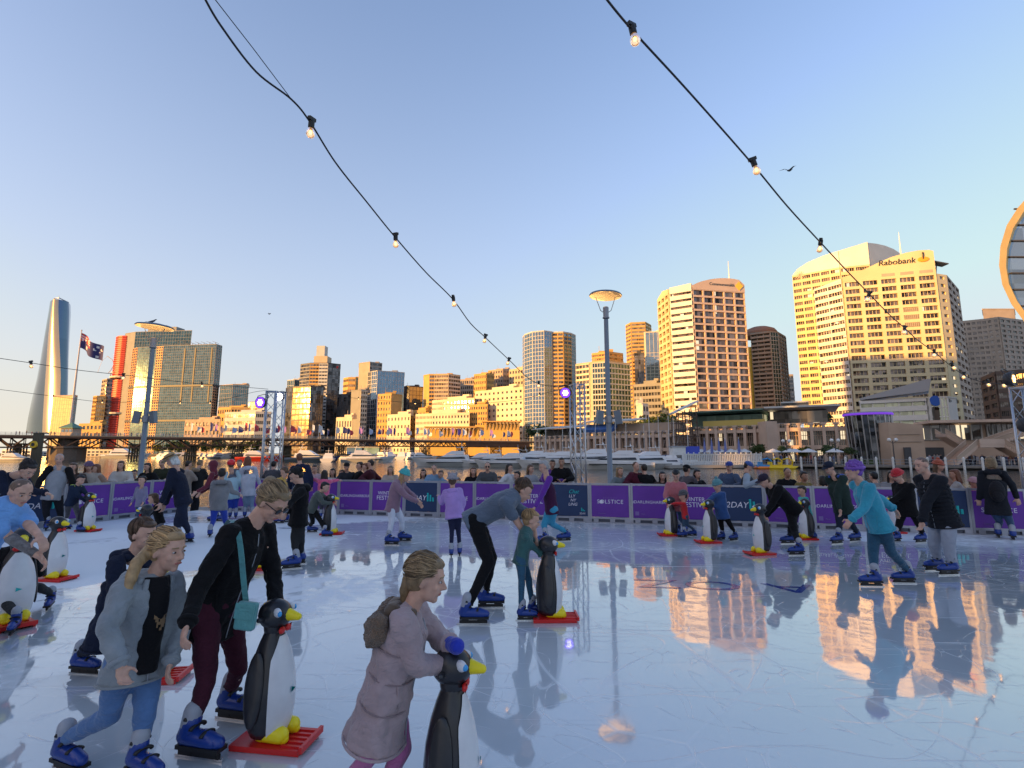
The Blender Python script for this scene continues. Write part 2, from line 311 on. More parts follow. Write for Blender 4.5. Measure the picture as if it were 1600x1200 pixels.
# ================= buildings =================
CITY_GROUP = 'city towers behind the harbour'
def facade(B, wall, A, Bp, z0, z1, floors, cols, style, wm, gm, proud=.5, sill=.42, pier=.3, bandname='window_band', maxwin=100, skip=None, top=0.0, mull=0, state=None):
    """wall relief between ground points A and Bp (seen from outside, A on the viewer's left); glass goes into separate parts of B"""
    A = V((A[0], A[1], 0)); Bp = V((Bp[0], Bp[1], 0)); d = Bp - A; L = d.length; d.normalize(); nrm = V((d.y, -d.x, 0)); ang = math.atan2(d.y, d.x)
    fh = (z1 - z0 - top) / floors; cw = L / max(cols, 1)
    def bx(mb, u0, u1, a0, a1, t0, t1, mi=0):
        c = A + d * ((u0 + u1) / 2) + nrm * ((t0 + t1) / 2); mb.box((c.x, c.y, (a0 + a1) / 2), (u1 - u0, t1 - t0, a1 - a0), mi, rz=ang)
    # glass
    gl = .06
    if style == 'grid':
        sh = fh * sill; pw = cw * pier
        for i in range(floors + 1):
            za = z0 + i * fh - (sh / 2 if i else 0); zb = z0 + i * fh + sh / 2
            if i == floors: zb = z1
            bx(wall, 0, L, za, zb, 0, proud)
        for j in range(cols + 1):
            u = j * cw; bx(wall, max(0, u - pw / 2), min(L, u + pw / 2), z0, z1, 0, proud - .03)
        for i in range(floors):
            for j in range(cols):
                if skip and skip(i, j): continue
                u0 = j * cw + pw / 2; u1 = (j + 1) * cw - pw / 2; a0 = z0 + i * fh + sh / 2; a1 = z0 + (i + 1) * fh - sh / 2
                c = A + d * ((u0 + u1) / 2) + nrm * (gl / 2 + .02)
                if state['n'] < maxwin and u1 - u0 > 0:
                    k = (round(u1 - u0, 2), round(a1 - a0, 2), gm.name, mull)
                    if k not in PANE:
                        mb = MB(); mb.box((0, 0, 0), (k[0], gl, k[1]), 0)
                        for q in range(1, mull): mb.box((-k[0] / 2 + k[0] * q / mull, -gl / 2 - .05, 0), (.14 if k[0] < 6 else .2, .1, k[1]), 1)
                        PANE[k] = mb.mesh('window', [gm, wm])
                    place(PANE[k], 'window', B, (c.x, c.y, (a0 + a1) / 2), (0, 0, ang)); state['n'] += 1
                else:
                    state['rest'].box((c.x, c.y, (a0 + a1) / 2), (u1 - u0, gl, a1 - a0), 0, rz=ang)
                    for q in range(1, mull):
                        uu = u0 + (u1 - u0) * q / mull; bx(state['rest'], uu - .08, uu + .08, a0, a1, gl, gl + .1, 1)
    elif style == 'band':
        sh = fh * sill
        for i in range(floors + 1):
            za = z0 + i * fh - (sh / 2 if i else 0); zb = z1 if i == floors else z0 + i * fh + sh / 2
            bx(wall, 0, L, za, zb, 0, proud)
        for j in range(cols + 1):
            u = min(max(j * cw, .15), L - .15); bx(wall, u - pier / 2, u + pier / 2, z0, z1, 0, proud * .6)
        for i in range(floors):
            mb = MB(); bx(mb, .1, L - .1, z0 + i * fh + sh / 2, z0 + (i + 1) * fh - sh / 2, .02, .1); mb.obj(bandname, gm, B)
    elif style == 'glass':
        nb = max(1, floors)
        mb = MB(); bx(mb, .05, L - .05, z0 + .1, z1 - .1, .02, .15); mb.obj('glazing', gm, B)
        for i in range(1, nb): bx(wall, 0, L, z0 + i * fh - .16, z0 + i * fh + .16, 0, .28)
        for j in range(cols + 1):
            u = min(max(j * cw, .12), L - .12); bx(wall, u - pier / 2, u + pier / 2, z0, z1, 0, .24)
    elif style == 'blank':
        pass
PANE = {}
def building(name, label, topy, corners, base, floors, styles, wm, gm, cat='building', back=25, z0=1.0, group=None, roof=None, cap=.8, ztop=None, crown=None, **kw):
    """corners: [(px, Y), ...] as seen from the rink, left to right; one style per face"""
    Y0 = sum(c[1] for c in corners) / len(corners)
    zt = ztop if ztop is not None else ZY(topy, min(c[1] for c in corners)); zb = z0 if base is None else base
    pts = [V((PX(px, Y, zt), Y, 0)) for px, Y in corners]
    a, b = pts[0], pts[-1]; dd = (b - a).normalized(); nb = V((-dd.y, dd.x, 0))
    if nb.y < 0: nb = -nb
    nb2 = V(((a + b) / 2).xy.to_3d()).normalized(); ra = a.xy.normalized().to_3d() * .96 + nb2 * .04; rb = b.xy.normalized().to_3d() * .96 + nb2 * .04; poly = [(p.x, p.y) for p in pts] + [((b + rb * back).x, (b + rb * back).y), ((a + ra * back).x, (a + ra * back).y)]
    cx = sum(p[0] for p in poly) / len(poly); cy = sum(p[1] for p in poly) / len(poly)
    B = empty(name, (cx, cy, zb), label, cat, group)
    wall = MB(); wall.prism(poly, zb, zt)
    # parapet / roof slab a little proud
    st = {'n': 0, 'rest': MB()}
    for i in range(len(pts) - 1):
        s = styles[i] if isinstance(styles, list) else styles
        if isinstance(s, str): s = dict(style=s)
        s = dict(kw, **s); g = s.pop('gm', gm); w_ = s.pop('wm', wm); fl = s.pop('floors', floors); cl = s.pop('cols', 4); sty = s.pop('style')
        if w_ is wm: facade(B, wall, pts[i], pts[i + 1], zb, zt, fl, cl, sty, wm, g, state=st, **s)
        else:
            w2 = MB(); facade(B, w2, pts[i], pts[i + 1], zb, zt, fl, cl, sty, w_, g, state=st, **s)
            if w2.v: w2.obj('facade', w_, B)
    if cap:
        for i in range(len(poly)):
            p = V((*poly[i], 0)); q = V((*poly[(i + 1) % len(poly)], 0)); c = (p + q) / 2; d = q - p
            wall.box((c.x, c.y, zt + cap / 2 + .004), (d.length, .5, cap), rz=math.atan2(d.y, d.x))
    wall.obj('wall', wm, B)
    if st['rest'].v: st['rest'].obj('window', [gm, wm], B, kind='stuff')
    for ch in B.children: pass
    for o in [o for o in col.objects if o.parent is B]:
        o.location = o.location - B.location
    rnd = random.Random(name + label)
    if crown is None: crown = 1
    if crown:
        mb = MB(); w1 = (b - a).length
        c = (a + b) / 2 + nb * back * .45
        mb.box((c.x, c.y, zt + 1.6), (w1 * .45, back * .4, 3.2), rz=math.atan2(dd.y, dd.x)); c2 = c + dd * w1 * .18
        mb.box((c2.x, c2.y, zt + 3.9), (w1 * .15, back * .2, 1.4), rz=math.atan2(dd.y, dd.x))
        c3 = c - dd * w1 * .2; mb.tube([(c3.x, c3.y, zt + 3), (c3.x, c3.y, zt + 7)], .12, 5)
        o = mb.obj('roof_plant_room', wm, B); o.location = -B.location
    B['_zt'] = zt
    return B, pts, zt, nb
def add_part(B, mb, name, m, **k):
    o = mb.obj(name, m, B, **k); o.location = -B.location; return o
# wall and glass stock
cream = mat('cream_panel', (.50, .41, .29), rough=.75, var=.12, vs=.12)
creamB = mat('pale_panel', (.62, .55, .42), rough=.7, var=.12, vs=.12)
pink = mat('pink_panel', (.56, .43, .35), rough=.8, var=.06, vs=.15)
sand = mat('sandstone', (.44, .33, .25), rough=.85, var=.15, vs=.25)
grey = mat('grey_panel', (.26, .26, .25), rough=.75, var=.1, vs=.15)
greyL = mat('pale_grey_panel', (.50, .50, .48), rough=.7, var=.08, vs=.15)
dark = mat('dark_panel', (.055, .055, .06), rough=.5, var=.1)
brown = mat('brown_panel', (.36, .30, .25), rough=.8, var=.12, vs=.15)
brownL = mat('tan_panel', (.40, .32, .26), rough=.8, var=.1, vs=.15)
ochre = mat('ochre_render', (.52, .33, .12), rough=.85, var=.12, vs=.2)
white = mat('white_panel', (.68, .68, .66), rough=.6, var=.05)
redp = mat('red_louvre', (.55, .05, .03), rough=.5, rnd=.15)
orangep = mat('orange_louvre', (.55, .24, .06), rough=.5, rnd=.15)
gdark = glassmat('dark_glass', (.11, .11, .115), metal=.5, var=.85)
gbrown = glassmat('bronze_glass', (.36, .23, .13), metal=.75, var=.6)
gblue = glassmat('blue_glass', (.16, .25, .34), metal=.8, cell=(3, 3, 3.9), var=.15)
gteal = glassmat('teal_glass', (.12, .19, .205), metal=.75, cell=(3, 3, 3.7), var=.25)
gteal2 = glassmat('deep_teal_glass', (.07, .13, .15), metal=.75, cell=(3, 3, 3.7), var=.3)
ggold = glassmat('clear_glass', (.34, .25, .12), metal=.0, cell=(4, 4, 4), var=.2, wav=.01, wsc=.12, rough=.5)
gsilver = glassmat('silver_glass', (.30, .33, .36), metal=.85, cell=(3, 3, 4), var=.08)
steel = mat('painted_steel', (.30, .32, .36), rough=.45, metal=.3)
alu = mat('aluminium', (.55, .56, .58), rough=.35, metal=.8)
def b(*a, **k): return building(*a, **k)

# ---- the red finned tower and its neighbours (far side of the bridge) ----
B, pts, zt, nb = b('office_tower', 'tall glass tower with a bright red finned end, standing behind the teal glass tower', 520, [(196, 812), (212, 800), (300, 790)], None, 36, ['blank', dict(style='glass', cols=22)], gteal2 and grey, gteal2, back=40, group=CITY_GROUP, ztop=ZY(519, 800))
for lo, hi in ((0.02, .32), (.335, .62), (.635, .985)):
    mb = MB(); c = pts[0] + V((5, 6, 0)); prof = []
    zA, zB = 1 + (zt - 1) * lo, 1 + (zt - 1) * hi; n = int((zB - zA) / 3.6)
    for i in range(n):
        za = zA + i * 3.6; prof += [(21, za), (21, za + 2.2), (19.2, za + 2.3), (19.2, za + 3.5)]
    mb.lathe(prof, (c.x - 6, c.y + 10, 0), 20); add_part(B, mb, 'sun_louvre', redp)
for lo in (.33, .63): 
    mb = MB(); c = pts[0]; mb.lathe([(20, 0), (20, 2.6)], (c.x - 1, c.y + 10, 1 + (zt - 1) * lo - 1.6), 20); add_part(B, mb, 'terrace_slab', creamB)
mb = MB(); c = (pts[1] + pts[2]) / 2 + nb * 12; mb.box((c.x - 6, c.y, zt + 4), (50, 18, 8), rz=-.1); mb.box((c.x - 14, c.y, zt + 9), (26, 14, 5), rz=-.1); add_part(B, mb, 'plant_screen', grey)
B, pts, zt, nb = b('office_tower', 'broad teal glass tower with orange finned edges, directly behind the street lamp with a bird', 538,
    [(208, 730), (216, 722), (246, 716), (256, 712), (338, 700), (347, 712)], None, 40,
    [dict(style='grid', wm=orangep, cols=3, sill=.3, pier=.3, gm=gbrown, maxwin=0), dict(style='glass', cols=9, wm=grey), dict(style='grid', wm=orangep, cols=3, sill=.3, pier=.3, gm=gbrown, maxwin=0), dict(style='glass', cols=26, wm=grey), dict(style='grid', wm=brown, cols=3, sill=.3, pier=.25, gm=gbrown, maxwin=0)],
    grey, gteal, back=45, group=CITY_GROUP, ztop=ZY(541, 712))
for f_ in (.30, .62):
    mb = MB()
    for i in range(5):
        p, q = pts[i], pts[i + 1]; d = q - p; c = (p + q) / 2 + V((d.y, -d.x, 0)).normalized() * .5
        mb.box((c.x, c.y, 1 + (zt - 1) * f_), (d.length + .4, 1.4, 2.6), rz=math.atan2(d.y, d.x))
    add_part(B, mb, 'terrace_slab', dark)
for k in (.42, .62, .93):
    mb = MB(); p, q = pts[3], pts[4]; d = q - p; c = p + d * k + V((d.y, -d.x, 0)).normalized() * .4
    mb.box((c.x, c.y, zt * .72), (2.2, .5, zt * .5), rz=math.atan2(d.y, d.x)); add_part(B, mb, 'dark_recess', dark)
mb = MB()
for k in range(7):
    p, q = pts[3], pts[4]; c = p + (q - p) * (.25 + k * .11) + nb * 8; mb.box((c.x, c.y, zt + 5), (7, 6, .4), M=Matrix.Rotation(.35, 3, 'Y')); mb.box((c.x, c.y, zt + 2.5), (.5, .5, 5))
add_part(B, mb, 'solar_panel_frame', dark)
b('office_tower', 'low teal glass block with a tan upper corner beside the broad teal tower', 601, [(344, 700), (364, 690), (389, 696)], None, 16, [dict(style='glass', cols=7), dict(style='glass', cols=8)], brownL, gteal, back=30, group=CITY_GROUP)
b('building_under_construction', 'narrow unfinished tower of bare golden floors beside the red finned tower', 592, [(160, 820), (168, 806), (182, 812)], None, 18, [dict(style='grid', cols=3, maxwin=0), dict(style='band', cols=3)], brownL, gdark, back=25, group=CITY_GROUP, cat='building')
b('apartment_building', 'short golden brown building at the foot of the unfinished tower', 619, [(146, 800), (152, 795), (166, 800)], None, 14, [dict(style='grid', cols=3, maxwin=40), dict(style='grid', cols=4, maxwin=40)], ochre, gbrown, back=20, group=CITY_GROUP)
# crane on the unfinished tower
cr = empty('tower_crane', (PX(172, 815, 120), 815, ZY(592, 815)), 'thin luffing crane standing on the unfinished tower under the flag', 'crane')
mb = MB(); mb.tube([(0, 0, 0), (0, 0, 10)], .7, 5); mb.obj('mast', mat('crane_paint', (.5, .38, .2), rough=.6), cr)
mb = MB(); mb.tube([(-4, 0, 10), (-1, 0, 14), (4, 0, 24), (0, 0, 32), (-9, 0, 38)], .45, 5); mb.tube([(-9, 0, 38), (-17, 0, 30), (-22, 0, 10)], .15, 4); mb.obj('jib', MATS['crane_paint'], cr)
mb = MB(); mb.box((3, 0, 11), (4, 2.5, 3)); mb.obj('cab', white, cr)
# ---- the twisting glass tower at the far end ----
def crown_tower():
    Y = 860
    rows = [(1.0, 672), (.25, 620), (.45, 575), (.62, 545), (.8, 505), (1, 470)]
    lv = [(676, 40, 66, 92, 108), (650, 44, 67, 91, 107), (620, 50, 69, 94, 106), (590, 57, 71, 95, 106.5), (560, 63, 73, 94, 106.8), (530, 69, 75, 92.5, 107.3), (500, 75.5, 78, 91.5, 107.8), (484, 79, 80, 91.2, 107.9), (470, 81, 82, 91.5, 107.2)]
    B = empty('skyscraper', (PX(90, Y, 100), Y, 1), 'very tall curving glass skyscraper that narrows to a flat top, far off beyond the bridge', 'skyscraper', CITY_GROUP)
    P4 = []
    for i, (py, a, m1, m2, c) in enumerate(lv):
        z = ZY(py, Y)
        tw = i / 8
        pa = V((PX(a, Y + 26, z), Y + 26, z)); p1 = V((PX(m1, Y - 6, z), Y - 6, z)); p2 = V((PX(m2, Y - 14 + 6 * tw, z), Y - 14 + 6 * tw, z)); pc = V((PX(c, Y + 10, z), Y + 10, z)); pb = V((PX((a + c) / 2 + 6, Y + 60, z), Y + 60, z))
        P4.append([pa, p1, p2, pc, pb])
    gA = glassmat('slate_glass', (.11, .15, .20), metal=.85, cell=(50, 50, 50), var=.1, wsc=.05); gB = glassmat('champagne_glass', (.36, .31, .25), metal=.7, cell=(50, 50, 50), var=.05, rough=.22, wsc=.05); gC = glassmat('navy_glass', (.12, .17, .24), metal=.85, cell=(50, 50, 50), var=.1, wsc=.05)
    for k, (nm, g) in enumerate((('side_glazing', gA), ('front_glazing', gB), ('side_glazing', gC), ('back_glazing', gA), ('back_glazing', gA))):
        mb = MB(); vs = []; fs = []
        n = 6
        for i in range(len(P4)):
            p, q = P4[i][k], P4[i][(k + 1) % 5]
            nrm = (q - p).cross(V((0, 0, 1))).normalized()
            for j in range(n + 1):
                t = j / n; vs.append(p.lerp(q, t) + nrm * (math.sin(t * math.pi) * (3.0 if k < 3 else 6)))
        for i in range(len(P4) - 1):
            for j in range(n): fs.append((i * (n + 1) + j, i * (n + 1) + j + 1, (i + 1) * (n + 1) + j + 1, (i + 1) * (n + 1) + j))
        mb.add(vs, fs); add_part(B, mb, nm, g, smooth=True)
    mb = MB(); mb.add([p for p in P4[-1]], [(0, 1, 2, 3, 4)]); add_part(B, mb, 'roof', steel)
    mb = MB(); t = P4[-1]; mb.tube([t[0] + V((0, 0, 1)), t[1] + V((3, 0, 2.5)), t[2] + V((0, 0, 3)), t[3] + V((0, 0, 0))], .8, 5); mb.tube([t[2], t[2] + V((0, 0, 7))], .3, 4); add_part(B, mb, 'roof_edge', steel)
    b('hotel_podium', 'low mirror glass block with a dark top slab at the foot of the curving skyscraper', 619, [(84, 800), (116, 790), (121, 800)], None, 14, [dict(style='glass', cols=9, wm=brownL), dict(style='glass', cols=3, gm=gteal2)], brownL, ggold, back=30, group=CITY_GROUP, cap=2.2, crown=0)
crown_tower()
# ---- towers in the middle ----
def stepped(name, label, spec, **k): return b(name, label, *spec, group=CITY_GROUP, **k)
stepped('office_tower', 'dark block with golden window strips in front of the tower with a pale lift core', (604, [(447, 470), (458, 462), (486, 455), (506, 462)], None, 12, [dict(style='glass', cols=3, gm=gdark), dict(style='band', cols=5, gm=gbrown, sill=.25), dict(style='glass', cols=5, gm=gdark)], dark, gdark), back=30)
B, pts, zt, nb = stepped('office_tower', 'dark glass tower with gold striped middle and a tall pale lift core on top', (568, [(470, 520), (485, 512), (499, 512), (513, 512), (532, 520)], None, 26, [dict(style='band', cols=3, wm=grey, gm=gdark, sill=.3), dict(style='band', cols=3, wm=ochre, gm=gdark, sill=.4), dict(style='band', cols=3, wm=greyL, gm=gdark, sill=.55), dict(style='glass', cols=8, gm=gdark)], dark, gdark), back=35, crown=0)
mb = MB(); x = PX(498, 520, zt); h = ZY(540, 520); mb.box((x + 1, 525, (zt + h) / 2), (8.6, 9, h - zt)); add_part(B, mb, 'lift_core', greyL)
mb = MB(); h2 = ZY(558, 520); mb.box((x + 4, 520, (zt + h2) / 2), (14, 12, h2 - zt)); add_part(B, mb, 'lift_lobby', cream)
mb = MB(); mb.box((x + 19, 517.5, zt - 3), (5, .4, 2.5)); add_part(B, mb, 'roof_sign', mat('red_sign', (.6, .03, .02), rough=.5))
stepped('office_tower', 'small pale grey plant floor block left of the dark tower with the mast core', (594, [(449, 560), (460, 555), (470, 560)], None, 14, 'glass', greyL, gteal), back=20)
stepped('office_tower', 'round golden tower half hidden left of the tall orange tower', (590, [(537, 700), (545, 690), (556, 690), (562, 700)], None, 14, 'band', ochre, gbrown), back=30, sill=.55)
stepped('office_tower', 'dark block between the mast core tower and the grey concrete tower', (616, [(528, 480), (552, 474)], None, 12, 'glass', dark, gdark), back=25, cols=10)
stepped('office_tower', 'plain grey concrete tower with a pale side, in front of the blue glass tower', (610, [(549, 470), (564, 464), (574, 468)], None, 14, [dict(style='blank'), dict(style='grid', cols=3, wm=creamB, maxwin=42)], grey, gdark), back=25)  # the second face has a paler panel than the first
stepped('office_tower', 'tall orange tower with a flat curved crown behind the blue glass tower', (566, [(561, 640), (578, 630), (597, 640)], None, 24, [dict(style='blank'), dict(style='band', cols=5, wm=brown)], brownL, gdark), back=30)
stepped('office_tower', 'blue mirror glass tower with white edges, beside the tall orange tower', (580, [(575, 510), (581, 505), (590, 500), (632, 512)], None, 20, [dict(style='glass', cols=3, wm=white, gm=gsilver), dict(style='glass', cols=3, wm=white, gm=gblue), dict(style='glass', cols=10, wm=steel, gm=gblue)], steel, gblue), back=30)
stepped('apartment_building', 'small gold building dotted with square windows in front of the blue glass tower', (616, [(591, 420), (612, 414), (628, 424)], None, 10, [dict(style='grid', cols=5, sill=.5, pier=.5, maxwin=50), dict(style='blank')], ochre, gdark), back=15)
stepped('office_tower', 'very dark glass block with silvery strips between the blue tower and the gold striped tower', (604, [(620, 520), (640, 512), (661, 520)], None, 16, [dict(style='glass', cols=5, gm=gdark), dict(style='glass', cols=4, gm=gsilver)], dark, gdark), back=30)
stepped('office_tower', 'gold striped tower with a rounded top storey, right of the very dark glass block', (585, [(662, 500), (671, 492), (679, 492), (701, 490), (719, 500)], None, 20, [dict(style='blank'), dict(style='band', cols=2, gm=gdark), dict(style='band', cols=6, wm=cream, gm=gbrown), dict(style='band', cols=5, wm=creamB, gm=gdark)], ochre, gdark), back=30)
stepped('office_tower', 'grey brown block seen between the gold striped tower and the golden window grid blocks', (593, [(717, 560), (742, 555)], None, 14, 'grid', brown, gdark), back=25, cols=8, maxwin=0)
stepped('apartment_building', 'shorter golden block with a square window grid behind the middle wing of the cream hotel', (584, [(741, 470), (760, 462), (772, 466)], None, 14, 'grid', ochre, gdark), back=20, cols=6, sill=.5, pier=.5, maxwin=100)
stepped('apartment_building', 'taller golden block with a square window grid behind the tallest wing of the cream hotel', (577, [(763, 500), (786, 488), (802, 494)], None, 18, 'grid', brownL, gdark), back=20, cols=6, sill=.5, pier=.45, maxwin=100)
stepped('apartment_building', 'slim golden block squeezed between the window grid blocks and the curved blue tower', (576, [(796, 480), (818, 470)], None, 15, 'grid', cream, gdark), back=20, cols=5, sill=.5, pier=.45, maxwin=75)
# long cream hotel in three stepped wings
stepped('hotel_wing', 'lowest stepped wing of the long cream hotel, above the golden arcade', (646, [(650, 372), (676, 366), (734, 356)], None, 7, 'grid', creamB, gdark), back=18, cols=12, sill=.55, pier=.55, maxwin=100, cat='hotel')
stepped('hotel_wing', 'middle wing of the long cream hotel with a row of tall top windows', (623, [(676, 385), (692, 378), (742, 365)], None, 10, 'grid', creamB, gdark), back=18, cols=9, sill=.55, pier=.55, maxwin=100, cat='hotel')
stepped('hotel_wing', 'gold tinted recessed wing joining the two larger wings of the cream hotel', (633, [(733, 362), (762, 356)], None, 9, 'grid', ochre, gdark), back=18, cols=8, sill=.5, pier=.45, maxwin=80, cat='hotel')
stepped('hotel_wing', 'tallest plain wing of the long cream hotel beside the curved blue glass tower', (606, [(743, 372), (818, 345)], None, 11, 'grid', creamB, gdark), back=18, cols=11, sill=.6, pier=.6, maxwin=100, cat='hotel')
# golden arcade with slanting fins below the hotel
A_ = empty('arcade', (PX(740, 330, 8), 330, 1), 'long low golden arcade with a row of curved fins below the cream hotel', 'arcade')
zA = ZY(665, 330); x0, x1 = PX(668, 336, 8), PX(742, 332, 8); x2, x3 = PX(756, 330, 8), PX(812, 326, 8)
mb = MB(); mb.box(((x0 + x1) / 2, 338, zA / 2 - 1), (x1 - x0, 10, zA - 2)); mb.box(((x2 + x3) / 2, 334, zA / 2), (x3 - x2, 10, zA + 3)); mb.box(((x1 + x2) / 2, 336, zA / 2), (x2 - x1, 8, zA + 1)); add_part(A_, mb, 'wall', mat('golden_render', (.60, .40, .12), rough=.8, var=.1))
for (a, c, n, zz) in ((x0, x1, 13, zA - 2), (x2, x3, 10, zA + 1.5)):
    for i in range(n):
        x = a + (c - a) * (i + .5) / n; mb = MB(); mb.tube([(x + 1.1, 328.6, zz + .6), (x + .2, 328.2, zz - 1.2), (x - .2, 328.4, zz - 4.5)], [.55, .4, .15], 5); add_part(A_, mb, 'fin', brown)
mb = MB(); mb.box(((x0 + x1) / 2, 332, zA - 1), (x1 - x0 + 2, 9, .8)); mb.box(((x2 + x3) / 2, 328.5, zA + 2.4), (x3 - x2 + 2, 8, .8)); add_part(A_, mb, 'roof', ochre)
stepped('apartment_building', 'plain golden building left of the long cream hotel', (642, [(641, 400), (666, 392)], None, 8, 'grid', ochre, gdark), back=18, cols=5, sill=.6, pier=.6, maxwin=40)
stepped('warehouse', 'low pale golden building with a flat roof in front of the small gold building', (648, [(606, 395), (642, 385)], None, 5, 'grid', creamB, gdark), back=18, cols=7, sill=.6, pier=.6, maxwin=40)
stepped('shop_building', 'low pale block with a yellow roof storey behind the bridge flags', (653, [(526, 420), (551, 415)], None, 3, 'grid', creamB, gdark), back=18, cols=6, sill=.5, pier=.5, maxwin=40)
stepped('shop_building', 'low yellow block under the teal glass block by the bridge', (637, [(341, 560), (362, 552), (390, 556)], None, 6, 'grid', ochre, gdark), back=18, cols=6, sill=.5, pier=.4, maxwin=40)
stepped('shop_building', 'long low pale block with grey balconies behind the purple stage lamp', (644, [(352, 480), (400, 470), (424, 474)], None, 6, 'band', greyL, gdark), back=18, cols=8, sill=.5)
stepped('shop_building', 'low sandy building with a sloping parapet at the foot of the broad teal tower', (656, [(290, 520), (345, 510)], None, 4, 'grid', sand, gdark), back=18, cols=10, sill=.5, pier=.4, maxwin=50)
stepped('shop_building', 'low gold building beside the small clock turret of the bridge', (662, [(124, 600), (160, 590)], None, 4, 'grid', ochre, gdark), back=18, cols=6, sill=.5, pier=.4, maxwin=50)
stepped('office_tower', 'dark slab behind the purple stage lamp on the truss mast', (628, [(388, 640), (412, 634)], None, 12, 'glass', dark, gdark), back=18, cols=6)
# curved blue glass tower with a gold window grid half
stepped('office_tower', 'rounded blue glass tower joined to a gold grid of balconies, above the cream hotel', (518, [(817, 346), (820, 338), (832, 330), (850, 327), (862, 330), (863, 331), (880, 330), (892, 334), (899, 340)], None, 30,
    [dict(style='glass', cols=2), dict(style='glass', cols=3), dict(style='glass', cols=4), dict(style='glass', cols=3), dict(style='blank'), dict(style='grid', cols=2, wm=ochre, gm=gdark, pier=.16), dict(style='grid', cols=2, wm=ochre, gm=gdark, pier=.16), dict(style='glass', cols=4, gm=gteal2)], greyL, gblue), back=25)
# stepped teal tower behind the lamp
stepped('office_tower', 'teal glass hotel tower with stepped gold top floors behind the tall street lamp', (566, [(900, 300), (921, 294), (925, 293), (946, 290), (984, 298)], None, 17, [dict(style='band', cols=4, wm=creamB, gm=gdark, sill=.4), dict(style='blank'), dict(style='band', cols=5, wm=greyL, gm=gteal2, sill=.26, proud=.3), dict(style='band', cols=8, wm=greyL, gm=gteal2, sill=.26, proud=.3)], cream, gteal), back=22, crown=0)
stepped('office_tower', 'set back gold upper storeys of the teal hotel with a little domed crown', (551, [(925, 306), (950, 300), (973, 306)], ZY(600, 300), 8, 'band', ochre, gbrown), back=16, cols=5, sill=.5)
stepped('office_tower', 'tall slim golden tower of narrow stripes beside the tower with silver window strips', (504, [(978, 470), (986, 460), (1008, 458), (1017, 470)], None, 34, 'band', ochre, gbrown), back=30, cols=2, sill=.5)
stepped('office_tower', 'tower with a pale stone top and silver window strips beside the pink grid tower', (519, [(1006, 400), (1008, 396), (1033, 394)], None, 30, [dict(style='blank'), dict(style='glass', cols=4, gm=gsilver)], creamB, gsilver), back=30, top=14)
stepped('office_tower', 'grey ribbed office block below the tower with silver window strips', (600, [(990, 290), (1036, 282)], None, 11, 'band', grey, gdark), back=20, cols=10, sill=.5)
stepped('office_tower', 'narrow grey block with a plain flank at the foot of the teal hotel tower', (632, [(994, 262), (1003, 258), (1012, 262)], None, 6, [dict(style='blank'), dict(style='grid', cols=2, maxwin=12)], greyL, gdark), back=12)
stepped('office_tower', 'dark slim tower edge seen behind the tall golden striped tower', (552, [(991, 430), (1006, 428)], None, 25, 'glass', dark, gdark), back=15, cols=5)
# ================= towers and waterfront on the right =================
gold = mat('gold_stone', (.62, .52, .32), rough=.75, var=.10, vs=.08)
goldL = mat('pale_gold_stone', (.70, .67, .62), rough=.75, var=.10, vs=.08)
gwin = glassmat('brown_window', (.14, .11, .10), metal=.5, cell=(1.6, 3, 5), var=.95, lit=.02)
def slab_poly(B, name, m, A, Bq, uz, t0=0.0, t1=-1.0):
    """flat wall piece with an outline: (u along A-Bq in 0..1, z), running from t0 outwards to t1 inwards"""
    A = V((A[0], A[1], 0)); Bq = V((Bq[0], Bq[1], 0)); d = Bq - A; n = V((d.y, -d.x, 0)).normalized()
    k = len(uz); vs = []
    for t in (t0, t1): vs += [A + d * u + n * t + V((0, 0, z)) for u, z in uz]
    fs = [tuple(range(k)), tuple(range(2 * k - 1, k - 1, -1))] + [(i + k, (i + 1) % k + k, (i + 1) % k, i) for i in range(k)]
    mb = MB(); mb.add(vs, fs); return add_part(B, mb, name, m)
# --- pink stone grid tower ---
B, pts, zt, nb = building('office_tower', 'big pink stone tower with a square window grid and a curved crown', 452, [(1030, 278), (1047, 262), (1081, 256), (1162, 262)], None, 23,
    [dict(style='grid', cols=3, wm=gold, gm=gwin, sill=.42, pier=.3, proud=1.2, maxwin=100), dict(style='band', cols=1, wm=goldL, gm=gwin, sill=.62, proud=1.4), dict(style='grid', cols=5, wm=pink, gm=gbrown, sill=.27, pier=.13, proud=.8)],
    gold, gwin, back=30, group=CITY_GROUP, crown=0, cap=0)
A, C = pts[2], pts[3]
arch = [(0, zt - .1), (1, zt - .1), (1, zt + 4.2)] + [(1 - t, zt + 2 + 5.2 * math.sin(math.pi * min(1, .28 + t * .72)) ** .8) for t in (.1, .2, .3, .4, .5, .6, .7, .8, .9)] + [(0, zt + 2)]
slab_poly(B, 'curved_parapet', pink, A, C, arch, 1.0, -12)
slab_poly(B, 'curved_parapet', goldL, pts[1], pts[2], [(0, zt - .1), (1, zt - .1), (1, zt + 3), (0, zt + 2.4)], 1.4, -10)
slab_poly(B, 'curved_parapet', gold, pts[0], pts[1], [(0, zt - .1), (1, zt - .1), (1, zt + 2), (.5, zt + 3.5), (0, zt + 1)], 1.2, -10)
mb = MB(); q = A.lerp(C, .83) + V((0, 6, 0)); mb.tube([(q.x, q.y, zt + 4), (q.x, q.y, zt + 20)], [.5, .12], 6); add_part(B, mb, 'mast', white)
ang = math.degrees(math.atan2((C - A).y, (C - A).x)); nn = V(((C - A).y, -(C - A).x, 0)).normalized()
dtx = mat('dark_lettering', (.03, .03, .035), rough=.6); ytx = mat('yellow_sign', (.85, .55, .05), rough=.4)
